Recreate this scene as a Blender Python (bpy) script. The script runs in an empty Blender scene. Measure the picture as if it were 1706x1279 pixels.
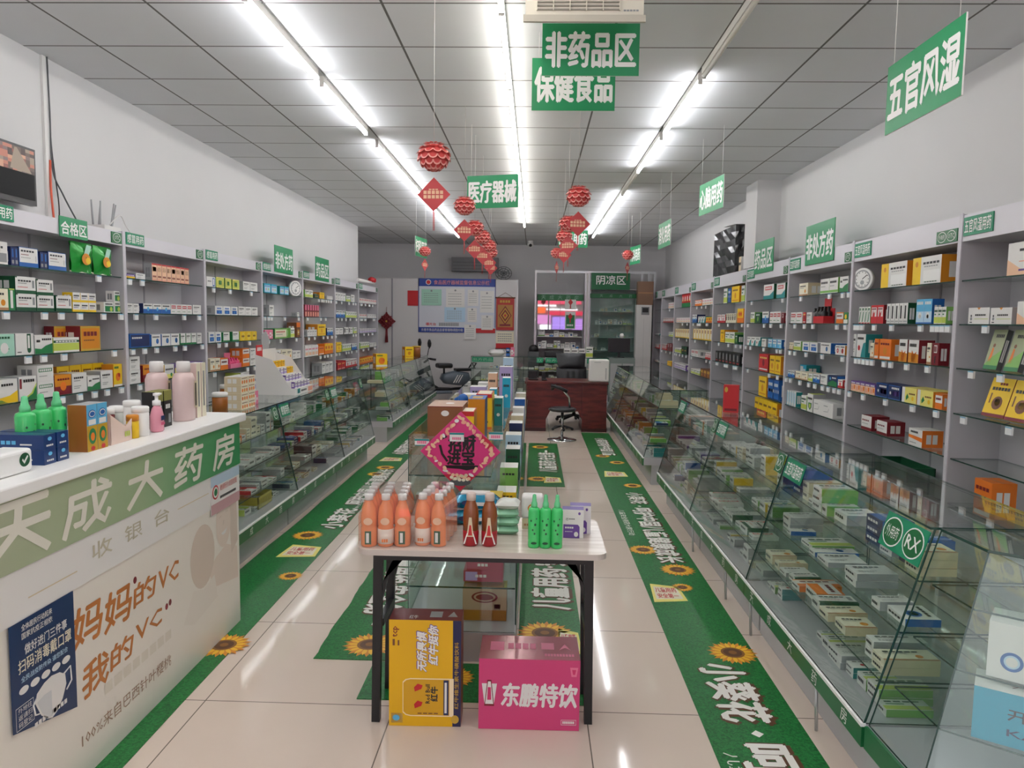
import bpy, bmesh, math, random
from mathutils import Vector, Matrix
random.seed(7)
SC = bpy.context.scene
COL = SC.collection
R = math.radians

# ---------------------------------------------------------------- camera, light, exposure
CAM = Vector((0.0, 0.0, 1.61))
FPX, YAW, PITCH, ROLL = 1215.0, R(-1.70), R(-4.90), R(0.82)
_f = Vector((math.sin(YAW) * math.cos(PITCH), math.cos(YAW) * math.cos(PITCH), math.sin(PITCH)))
_r = Vector((math.cos(YAW), -math.sin(YAW), 0))
_u = _r.cross(_f)
AX_R = _r * math.cos(ROLL) + _u * math.sin(ROLL)
AX_U = _u * math.cos(ROLL) - _r * math.sin(ROLL)
AX_F = _f
cam_data = bpy.data.cameras.new('camera')
cam_data.sensor_width = 36.0
cam_data.lens = FPX / 1706.0 * 36.0
cam_data.clip_start, cam_data.clip_end = 0.05, 200
cam = bpy.data.objects.new('camera', cam_data)
COL.objects.link(cam)
cam.matrix_world = Matrix(((AX_R.x, AX_U.x, -AX_F.x, CAM.x), (AX_R.y, AX_U.y, -AX_F.y, CAM.y), (AX_R.z, AX_U.z, -AX_F.z, CAM.z), (0, 0, 0, 1)))
SC.camera = cam

world = bpy.data.worlds.new('daylight')
SC.world = world
world.use_nodes = True
world.node_tree.nodes['Background'].inputs[0].default_value = (0.92, 0.96, 1.0, 1)
world.node_tree.nodes['Background'].inputs[1].default_value = 0.85
TUBE = 13.5
vs = SC.view_settings
vs.view_transform = 'Standard'
vs.look = 'None'
vs.exposure = 1.5
vs.gamma = 1.0
vs.use_curve_mapping = False
SC.cycles.transparent_max_bounces = 28
SC.cycles.max_bounces = 9
SC.cycles.diffuse_bounces = 5
SC.cycles.use_denoising = True
SC.cycles.sample_clamp_indirect = 4.0


def at(px, py, X=None, Y=None, Z=None):
    """The point of a measured plane that a spot of the photograph (1706 x 1279) lies on."""
    d = AX_F * FPX + AX_R * (px - 853.0) - AX_U * (py - 639.5)
    t = (Z - CAM.z) / d.z if Z is not None else (Y - CAM.y) / d.y if Y is not None else (X - CAM.x) / d.x
    return CAM + d * t


# ---------------------------------------------------------------- materials
def lin(h):
    h = h.lstrip('#')
    return tuple(((c / 12.92) if c <= 0.04045 else ((c + 0.055) / 1.055) ** 2.4) for c in (int(h[i:i + 2], 16) / 255 for i in (0, 2, 4))) + (1,)


HEX = dict(W='e9e7e4', k='2b2b2e', g='8e9092', green='1f7d46', dgreen='145233', lgreen='7fb85a', lime='c3d25a', mint='a9d8c4', teal='1f8a8c', sky='5fb4de',
           blue='1f62b0', navy='1b2a5c', purple='6b4a9a', lilac='b7a6d6', red='c8262c', maroon='7d1a26', pink='e77a9c', salmon='e8a48c', peach='f0c3a0',
           orange='ea7a22', amber='d98a1d', yellow='f2c81e', lemon='efe27a', cream='efe7cf', brown='7a4a2c', tan='b5835a', gold='c9a23c', sand='d9c9a8', white='f6f5f3',
           gray='a9abad', dgray='55585a', black='151517', cyan='19a7c9', magenta='d4356f', khaki='a3aa86', ltblue='bcd9ee')
_mats = {}


def mat(key, color=None, rough=0.5, metal=0.0, spec=0.5, emit=None, coat=0.0, alpha=None):
    if key in _mats:
        return _mats[key]
    m = bpy.data.materials.new(key)
    m.use_nodes = True
    b = m.node_tree.nodes['Principled BSDF']
    c = lin(color if color else HEX[key])
    b.inputs['Base Color'].default_value = c
    b.inputs['Roughness'].default_value = rough
    b.inputs['Metallic'].default_value = metal
    b.inputs['Specular IOR Level'].default_value = spec
    if coat:
        b.inputs['Coat Weight'].default_value = coat
    if emit:
        b.inputs['Emission Color'].default_value = c
        b.inputs['Emission Strength'].default_value = emit
    _mats[key] = m
    return m


def nodemat(key):
    m = bpy.data.materials.new(key)
    m.use_nodes = True
    _mats[key] = m
    nt = m.node_tree
    return m, nt, nt.nodes, nt.links, nt.nodes['Principled BSDF']


def clear_mat(key, tint, gloss=1.0, ior=1.45):
    m, nt, N, L, b = nodemat(key)
    N.remove(b)
    tr = N.new('ShaderNodeBsdfTransparent')
    tr.inputs[0].default_value = tint
    gl = N.new('ShaderNodeBsdfGlossy')
    gl.inputs['Roughness'].default_value = 0.02
    gl.inputs[0].default_value = (gloss, gloss, gloss, 1)
    f0 = ((ior - 1) / (ior + 1)) ** 2
    geo = N.new('ShaderNodeNewGeometry')
    dot = N.new('ShaderNodeVectorMath')
    dot.operation = 'DOT_PRODUCT'
    L.new(geo.outputs['Normal'], dot.inputs[0])
    L.new(geo.outputs['Incoming'], dot.inputs[1])
    last = dot.outputs['Value']
    for kind, v in (('ABSOLUTE', None), ('SUBTRACT', 1.0), ('POWER', 5.0), ('MULTIPLY_ADD', None)):   # Schlick: the same from both faces of a thin pane
        n = N.new('ShaderNodeMath')
        n.operation = kind
        if kind == 'SUBTRACT':
            n.inputs[0].default_value = v
            L.new(last, n.inputs[1])
        else:
            L.new(last, n.inputs[0])
            if kind == 'POWER': n.inputs[1].default_value = v
            if kind == 'MULTIPLY_ADD': n.inputs[1].default_value, n.inputs[2].default_value = 1 - f0, f0
        last = n.outputs[0]
    mx = N.new('ShaderNodeMixShader')
    L.new(last, mx.inputs[0])
    L.new(tr.outputs[0], mx.inputs[1])
    L.new(gl.outputs[0], mx.inputs[2])
    L.new(mx.outputs[0], N['Material Output'].inputs[0])
    return m


GLASS = clear_mat('clear_glass', (0.925, 0.958, 0.94, 1))
FILM = clear_mat('plastic_film', (0.97, 0.965, 0.96, 1), 1.0, 1.75)
DIMGLASS = clear_mat('dim_glass', (0.86, 0.93, 0.91, 1), 1.0, 1.6)
MIRGLASS = clear_mat('mirrored_glass', (0.75, 0.78, 0.78, 1), 1.0, 2.6)
EDGE = mat('glass_edge', '22453c', 0.12, spec=0.8)


def plaster(key, color, bump=0.03):
    m, nt, N, L, b = nodemat(key)
    tc = N.new('ShaderNodeTexCoord')
    n = N.new('ShaderNodeTexNoise')
    n.inputs['Scale'].default_value = 2.2
    n.inputs['Detail'].default_value = 5
    L.new(tc.outputs['Object'], n.inputs['Vector'])
    r = N.new('ShaderNodeValToRGB')
    c = lin(color)
    r.color_ramp.elements[0].color = tuple(x * 0.95 for x in c[:3]) + (1,)
    r.color_ramp.elements[1].color = c
    L.new(n.outputs['Fac'], r.inputs[0])
    L.new(r.outputs[0], b.inputs['Base Color'])
    b.inputs['Roughness'].default_value = 0.75
    return m


WALL = plaster('wall_paint', 'dddcdc')
BACKWALL = plaster('back_wall_paint', 'd9d8d9')


def gridmat(key, base, line, ox, oy, px, py, lw, rough, spec, noise=0.04):
    m, nt, N, L, b = nodemat(key)
    tc = N.new('ShaderNodeTexCoord')
    sep = N.new('ShaderNodeSeparateXYZ')
    L.new(tc.outputs['Object'], sep.inputs[0])

    def op(kind, a, v=None, v2=None):
        n = N.new('ShaderNodeMath')
        n.operation = kind
        for i, s in enumerate((a, v, v2)):
            if s is None:
                continue
            if isinstance(s, (int, float)):
                n.inputs[i].default_value = s
            else:
                L.new(s, n.inputs[i])
        return n.outputs[0]
    dist, cell = [], []
    for s, o, p in ((sep.outputs[0], ox, px), (sep.outputs[1], oy, py)):
        q = op('DIVIDE', op('SUBTRACT', s, o), p)
        cell.append(op('FLOOR', q))
        f = op('FRACT', q)
        dist.append(op('MULTIPLY', op('MINIMUM', f, op('SUBTRACT', 1.0, f)), p))
    d = op('MINIMUM', dist[0], dist[1])
    mask = op('LESS_THAN', d, lw)
    wn = N.new('ShaderNodeTexWhiteNoise')
    wn.noise_dimensions = '2D'
    cmb = N.new('ShaderNodeCombineXYZ')
    L.new(cell[0], cmb.inputs[0])
    L.new(cell[1], cmb.inputs[1])
    L.new(cmb.outputs[0], wn.inputs['Vector'])
    nz = N.new('ShaderNodeTexNoise')
    nz.inputs['Scale'].default_value = 6
    L.new(tc.outputs['Object'], nz.inputs['Vector'])
    hue = N.new('ShaderNodeHueSaturation')
    hue.inputs['Color'].default_value = lin(base)
    L.new(op('ADD', op('MULTIPLY', wn.outputs['Value'], noise), op('ADD', 1.0 - noise, op('MULTIPLY', nz.outputs['Fac'], 0.03))), hue.inputs['Value'])
    mx = N.new('ShaderNodeMix')
    mx.data_type = 'RGBA'
    L.new(mask, mx.inputs[0])
    L.new(hue.outputs[0], mx.inputs[6])
    mx.inputs[7].default_value = lin(line)
    L.new(mx.outputs[2], b.inputs['Base Color'])
    b.inputs['Roughness'].default_value = rough
    b.inputs['Specular IOR Level'].default_value = spec
    return m


CEIL = gridmat('ceiling_panels', 'e1e3e6', '6a6966', -0.20, 4.52, 0.62, 0.605, 0.007, 0.6, 0.3, 0.05)
FLOOR = gridmat('floor_tiles', 'e0cfc1', '7a6e64', -0.56, 2.91, 0.80, 0.805, 0.0025, 0.07, 0.55, 0.03)


def grass():
    m, nt, N, L, b = nodemat('printed_grass')
    tc = N.new('ShaderNodeTexCoord')
    n = N.new('ShaderNodeTexNoise')
    n.inputs['Scale'].default_value = 95
    n.inputs['Detail'].default_value = 6
    n.inputs['Roughness'].default_value = 0.75
    L.new(tc.outputs['Object'], n.inputs['Vector'])
    r = N.new('ShaderNodeValToRGB')
    r.color_ramp.elements[0].position, r.color_ramp.elements[1].position = 0.35, 0.72
    r.color_ramp.elements[0].color = lin('0d4a24')
    r.color_ramp.elements[1].color = lin('2f9448')
    L.new(n.outputs['Fac'], r.inputs[0])
    L.new(r.outputs[0], b.inputs['Base Color'])
    b.inputs['Roughness'].default_value = 0.35
    b.inputs['Specular IOR Level'].default_value = 0.25
    return m


GRASS = grass()


def woodmat(key, a, c, sx, rough):
    m, nt, N, L, b = nodemat(key)
    tc = N.new('ShaderNodeTexCoord')
    mp = N.new('ShaderNodeMapping')
    mp.inputs['Scale'].default_value = sx
    L.new(tc.outputs['Object'], mp.inputs[0])
    n = N.new('ShaderNodeTexNoise')
    n.inputs['Scale'].default_value = 3
    n.inputs['Detail'].default_value = 5
    L.new(mp.outputs[0], n.inputs['Vector'])
    r = N.new('ShaderNodeValToRGB')
    r.color_ramp.elements[0].position, r.color_ramp.elements[1].position = 0.35, 0.65
    r.color_ramp.elements[0].color, r.color_ramp.elements[1].color = lin(a), lin(c)
    L.new(n.outputs['Fac'], r.inputs[0])
    L.new(r.outputs[0], b.inputs['Base Color'])
    b.inputs['Roughness'].default_value = rough
    return m


TABLETOP = woodmat('pale_wood_laminate', 'cdbfb2', 'e2d8cd', (0.6, 9, 4), 0.22)
MAHOGANY = woodmat('mahogany', '4a1713', '6d2620', (1.5, 1.5, 8), 0.3)


def fademat():
    """Green vinyl band whose print has bleached towards the shop window."""
    m, nt, N, L, b = nodemat('sun_bleached_green')
    tc = N.new('ShaderNodeTexCoord')
    sep = N.new('ShaderNodeSeparateXYZ')
    L.new(tc.outputs['Object'], sep.inputs[0])
    mr = N.new('ShaderNodeMapRange')
    mr.inputs[1].default_value, mr.inputs[2].default_value = -0.6, 1.1
    L.new(sep.outputs[1], mr.inputs[0])
    r = N.new('ShaderNodeValToRGB')
    e = r.color_ramp.elements
    e[0].position, e[0].color = 0.0, lin('aeb698')
    e[1].position, e[1].color = 1.0, lin('1f8a4d')
    x = e.new(0.45)
    x.color = lin('9db48c')
    x = e.new(0.72)
    x.color = lin('5aa06a')
    L.new(mr.outputs[0], r.inputs[0])
    L.new(r.outputs[0], b.inputs['Base Color'])
    b.inputs['Roughness'].default_value = 0.35
    return m


FADED = fademat()
CABW = mat('cabinet_white', 'bab8be', 0.35)
CABE = mat('cabinet_edge', 'd3cfd6', 0.3)
HEADW = mat('header_white', 'dedbe2', 0.35)
BASEG = mat('counter_base', 'b4b5b6', 0.22, spec=0.6)
SIGNG = mat('sign_green', '1c8f5a', 0.4)
PLATEG = mat('plate_green', '128a62', 0.4)
FASC = mat('fascia_green', '1a6b3c', 0.35)
ALU = mat('aluminium', 'c9cbcd', 0.3, 0.6)
CHROME = mat('chrome', 'c8c8c8', 0.12, 1.0)
BLKM = mat('black_metal', '17171a', 0.35)
LEATHER = mat('black_leather', '17171c', 0.4)
TUBEON = mat('lit_tube', 'fcfcff', emit=TUBE)
TUBEDIM = mat('dimmer_lit_tube', 'fffbf2', emit=TUBE * 0.6)
TUBEOFF = mat('dead_tube', 'dedbd2', 0.3)


def cm(name):
    return mat(name, None, 0.42) if isinstance(name, str) else name


# ---------------------------------------------------------------- mesh building
_text = {}


def glyphs(s, bold=0.015):
    k = (s, bold)
    if k not in _text:
        c = bpy.data.curves.new('lettering', 'FONT')
        c.body = s
        c.offset = bold
        c.resolution_u = 1
        o = bpy.data.objects.new('lettering', c)
        COL.objects.link(o)
        me = bpy.data.meshes.new_from_object(o.evaluated_get(bpy.context.evaluated_depsgraph_get()))
        vs_ = [(v.co.x, v.co.y) for v in me.vertices]
        fs = [tuple(p.vertices) for p in me.polygons]
        bpy.data.objects.remove(o)
        bpy.data.curves.remove(c)
        bpy.data.meshes.remove(me)
        if not vs_:
            vs_, fs = [(0, 0), (1, 0), (1, 1)], []
        x0, x1 = min(v[0] for v in vs_), max(v[0] for v in vs_)
        y0, y1 = min(v[1] for v in vs_), max(v[1] for v in vs_)
        _text[k] = ([((v[0] - x0) / max(x1 - x0, 1e-6), (v[1] - y0) / max(y1 - y0, 1e-6)) for v in vs_], fs, (x1 - x0) / max(y1 - y0, 1e-6))
    return _text[k]


class MB:
    def __init__(self, o=(0, 0, 0)):
        self.v, self.f, self.m, self.mats, self.sm = [], [], [], [], []
        self.o = Vector(o)

    def mi(self, m):
        m = cm(m)
        if m not in self.mats:
            self.mats.append(m)
        return self.mats.index(m)

    def add(self, vs_, fs, m, smooth=False):
        b = len(self.v)
        self.v += [tuple(Vector(p) - self.o) for p in vs_]
        i = self.mi(m)
        for f in fs:
            self.f.append(tuple(b + j for j in f))
            self.m.append(i)
            self.sm.append(smooth)
        return self

    def box(self, x0, x1, y0, y1, z0, z1, m, edge=None, faces=None):
        if x0 > x1: x0, x1 = x1, x0
        if y0 > y1: y0, y1 = y1, y0
        if z0 > z1: z0, z1 = z1, z0
        vs_ = [(x, y, z) for z in (z0, z1) for y in (y0, y1) for x in (x0, x1)]
        F = dict(b=(0, 2, 3, 1), t=(4, 5, 7, 6), f=(0, 1, 5, 4), k=(2, 6, 7, 3), l=(0, 4, 6, 2), r=(1, 3, 7, 5))
        if edge is None and not faces:
            return self.add(vs_, list(F.values()), m)
        b = len(self.v)
        self.v += [tuple(Vector(p) - self.o) for p in vs_]
        if edge is not None:   # glass slab: the four narrow faces get the edge colour
            d = sorted(((x1 - x0, 'lr'), (y1 - y0, 'fk'), (z1 - z0, 'bt')))
            faces = {c: m for c in d[0][1]}
            m = edge
        for c, f in F.items():
            self.f.append(tuple(b + j for j in f))
            self.m.append(self.mi((faces or {}).get(c, m)))
            self.sm.append(False)
        return self

    def slab(self, pts, n, t, m, edge=None):
        """Flat polygon with a thickness t along n."""
        n = Vector(n).normalized() * t
        a = [Vector(p) for p in pts]
        k = len(a)
        vs_ = a + [p + n for p in a]
        b = len(self.v)
        self.v += [tuple(p - self.o) for p in vs_]
        im, ie = self.mi(m), self.mi(edge or m)
        for f, i in [(tuple(range(k))[::-1], im), (tuple(range(k, 2 * k)), im)] + [((j, (j + 1) % k, k + (j + 1) % k, k + j), ie) for j in range(k)]:
            self.f.append(tuple(b + q for q in f))
            self.m.append(i)
            self.sm.append(False)
        return self

    def poly(self, pts, m):
        return self.add(pts, [tuple(range(len(pts)))], m)

    def cyl(self, p0, p1, r, m, n=12, r2=None, smooth=True):
        p0, p1 = Vector(p0), Vector(p1)
        r2 = r if r2 is None else r2
        d = (p1 - p0).normalized()
        a = d.orthogonal().normalized()
        c = d.cross(a)
        ring = [a * math.cos(2 * math.pi * i / n) + c * math.sin(2 * math.pi * i / n) for i in range(n)]
        vs_ = [p0 + q * r for q in ring] + [p1 + q * r2 for q in ring]
        self.add(vs_, [(i, (i + 1) % n, n + (i + 1) % n, n + i) for i in range(n)], m, smooth)
        b = len(self.v) - 2 * n
        for f in (tuple(range(n))[::-1], tuple(range(n, 2 * n))):
            self.f.append(tuple(b + j for j in f)); self.m.append(self.mi(m)); self.sm.append(False)
        return self

    def lathe(self, c, prof, m, n=20, ax=1.0, ay=1.0):
        c = Vector(c)
        k = len(prof)
        vs_ = [c + Vector((r * ax * math.cos(2 * math.pi * i / n), r * ay * math.sin(2 * math.pi * i / n), z)) for r, z in prof for i in range(n)]
        fs = [(j * n + i, j * n + (i + 1) % n, (j + 1) * n + (i + 1) % n, (j + 1) * n + i) for j in range(k - 1) for i in range(n)]
        self.add(vs_, fs, m, True)
        b = len(self.v) - n * k
        for f in (tuple(range(n))[::-1], tuple(range(n * (k - 1), n * k))):
            self.f.append(tuple(b + j for j in f)); self.m.append(self.mi(m)); self.sm.append(False)
        return self

    def tube(self, pts, r, m, n=8):
        pts = [Vector(p) for p in pts]
        k = len(pts)
        vs_ = []
        a = None
        for i, p in enumerate(pts):
            d = (pts[min(i + 1, k - 1)] - pts[max(i - 1, 0)]).normalized()
            a = (a - d * a.dot(d)).normalized() if a is not None and (a - d * a.dot(d)).length > 1e-4 else d.orthogonal().normalized()
            c = d.cross(a)
            vs_ += [p + (a * math.cos(2 * math.pi * j / n) + c * math.sin(2 * math.pi * j / n)) * r for j in range(n)]
        fs = [(i * n + j, i * n + (j + 1) % n, (i + 1) * n + (j + 1) % n, (i + 1) * n + j) for i in range(k - 1) for j in range(n)]
        fs += [tuple(range(n))[::-1], tuple(range(n * (k - 1), n * k))]
        return self.add(vs_, fs, m, True)

    def sphere(self, c, r, m, n=16, k=10):
        prof = [(r[0] * math.sin(math.pi * i / k) + 1e-5, -r[2] * math.cos(math.pi * i / k)) for i in range(k + 1)] if isinstance(r, tuple) else [(r * math.sin(math.pi * i / k) + 1e-5, -r * math.cos(math.pi * i / k)) for i in range(k + 1)]
        return self.lathe(c, prof, m, n, 1.0, (r[1] / r[0]) if isinstance(r, tuple) else 1.0)

    def text(self, s, o, xd, yd, w, h, m, off=0.0012, bold=0.015, shear=0.0):
        """Lettering filling a w x h rectangle whose lower left corner is o."""
        o, xd, yd = Vector(o), Vector(xd).normalized(), Vector(yd).normalized()
        vs_, fs, asp = glyphs(s, 0.0)
        e = bold * h * 0.8
        for i, (a, b) in enumerate(((0, 0), (-e, 0), (e, 0), (0, -e), (0, e)) if e > 0 else ((0, 0),)):
            n = xd.cross(yd) * (off + 0.00003 * i)
            self.add([o + n + xd * (a + x * w + shear * y * h) + yd * (b + y * h) for x, y in vs_], fs, m)
        return self

    def rect(self, o, xd, yd, x0, y0, x1, y1, m, off=0.0006):
        o, xd, yd = Vector(o), Vector(xd).normalized(), Vector(yd).normalized()
        n = xd.cross(yd) * off
        return self.add([o + n + xd * x + yd * y for x, y in ((x0, y0), (x1, y0), (x1, y1), (x0, y1))], [(0, 1, 2, 3)], m)

    def shape(self, o, xd, yd, pts, m, off=0.0008):
        o, xd, yd = Vector(o), Vector(xd).normalized(), Vector(yd).normalized()
        n = xd.cross(yd) * off
        return self.add([o + n + xd * x + yd * y for x, y in pts], [tuple(range(len(pts)))], m)

    def disc(self, o, xd, yd, cx, cy, rx, ry, m, off=0.0008, n=20):
        return self.shape(o, xd, yd, [(cx + rx * math.cos(2 * math.pi * i / n), cy + ry * math.sin(2 * math.pi * i / n)) for i in range(n)], m, off)

    def bars(self, o, xd, yd, x0, y0, x1, y1, m, n=4, off=0.001):
        """A line of small printed blocks."""
        w = (x1 - x0) / n
        for i in range(n):
            self.rect(o, xd, yd, x0 + i * w, y0, x0 + (i + 0.78) * w, y1, m, off)
        return self

    def mesh(self, name):
        me = bpy.data.meshes.new(name)
        me.from_pydata(self.v, [], self.f)
        for m in self.mats:
            me.materials.append(m)
        me.polygons.foreach_set('material_index', self.m)
        me.polygons.foreach_set('use_smooth', self.sm)
        me.update()
        return me

    def build(self, name, parent=None, loc=None):
        o = bpy.data.objects.new(name, self.mesh(name))
        COL.objects.link(o)
        if parent is not None:
            o.parent = parent
        else:
            o.location = self.o if loc is None else loc
        return o


def bevel(o, w, seg=2):
    b = o.modifiers.new('rounded', 'BEVEL')
    b.width = w
    b.segments = seg
    b.limit_method = 'ANGLE'
    return o


def tag(o, label, cat, group=None, kind=None):
    o['label'] = label
    o['category'] = cat
    if group: o['group'] = group
    if kind: o['kind'] = kind
    return o


def thing(name, label, cat, loc=(0, 0, 0), rotz=0.0, group=None):
    o = bpy.data.objects.new(name, None)
    o.empty_display_size = 0.1
    COL.objects.link(o)
    o.location = loc
    o.rotation_euler = (0, 0, rotz)
    return tag(o, label, cat, group)


def dup(root, loc, rotz=None, label=None, group=None):
    r = root.copy()
    COL.objects.link(r)
    r.location = loc
    if rotz is not None: r.rotation_euler = (0, 0, rotz)
    if label: r['label'] = label
    if group: r['group'] = group
    for ch in list(root.children):
        c = ch.copy()
        COL.objects.link(c)
        c.parent = r
        for g in ch.children:
            d = g.copy()
            COL.objects.link(d)
            d.parent = c
    return r


def struct(o):
    o['kind'] = 'structure'
    return o


ORD = ['first', 'second', 'third', 'fourth', 'fifth', 'sixth', 'seventh', 'eighth', 'ninth', 'tenth', 'eleventh', 'twelfth', 'thirteenth', 'fourteenth', 'fifteenth',
       'sixteenth', 'seventeenth', 'eighteenth', 'nineteenth', 'twentieth'] + ['twenty-' + w for w in ('first', 'second', 'third', 'fourth', 'fifth', 'sixth', 'seventh', 'eighth', 'ninth')]
PX, NX, PY, NY, PZ = (1, 0, 0), (-1, 0, 0), (0, 1, 0), (0, -1, 0), (0, 0, 1)

# ---------------------------------------------------------------- the room
XL, XR, YB, ZC = -3.15, 2.77, 15.85, 3.245
struct(MB().box(-4.4, 3.4, -1.6, YB + 0.2, -0.12, 0, FLOOR).build('floor'))
struct(MB().box(-4.4, 3.4, -1.6, YB + 0.2, ZC, ZC + 0.12, CEIL).build('ceiling'))
struct(MB().box(XL - 0.2, XL, -1.5, 12.99, 0, ZC, WALL).build('wall_left'))
struct(MB().box(XR, XR + 0.2, -1.5, YB, 0, ZC, WALL).build('wall_right'))
struct(MB().box(-4.4, 3.0, YB, YB + 0.2, 0, ZC, BACKWALL).build('wall_back'))
struct(MB().box(-4.4, -4.2, 12.99, YB, 0, ZC, BACKWALL).build('wall_alcove'))
struct(MB().box(-4.4, XL - 0.2, 12.79, 12.99, 0, ZC, BACKWALL).build('wall_alcove_return'))
struct(MB().box(2.5, XR, 8.5, 8.95, 2.275, ZC, WALL).build('pillar'))
wf = MB()
wf.box(XL, -2.5, -1.6, -1.4, 0, ZC, WALL).box(2.2, XR, -1.6, -1.4, 0, ZC, WALL).box(-2.5, 2.2, -1.6, -1.4, 2.7, ZC, WALL)
struct(wf.build('wall_front'))
df = MB()
for x in (-2.47, -0.9, 0.6, 2.17):
    df.box(x - 0.03, x + 0.03, -1.55, -1.45, 0, 2.7, ALU)
df.box(-2.5, 2.2, -1.55, -1.45, 2.64, 2.7, ALU)
struct(df.build('window_1'))

# ---------------------------------------------------------------- printed cartons
def r_(x0, z0, x1, z1, c): return ('r', x0, z0, x1, z1, c)
def t_(x0, z0, x1, z1, c='k', n=5): return ('t', x0, z0, x1, z1, c, n)
def c_(x, z, r, c): return ('c', x, z, r, c)
def p_(c, *pts): return ('p', pts, c)


TXT2 = [t_(.12, .70, .78, .80), t_(.12, .58, .55, .63, 'g', 6)]
TXT3 = TXT2 + [t_(.12, .30, .6, .34, 'g', 7), t_(.12, .2, .5, .24, 'g', 6)]
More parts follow.
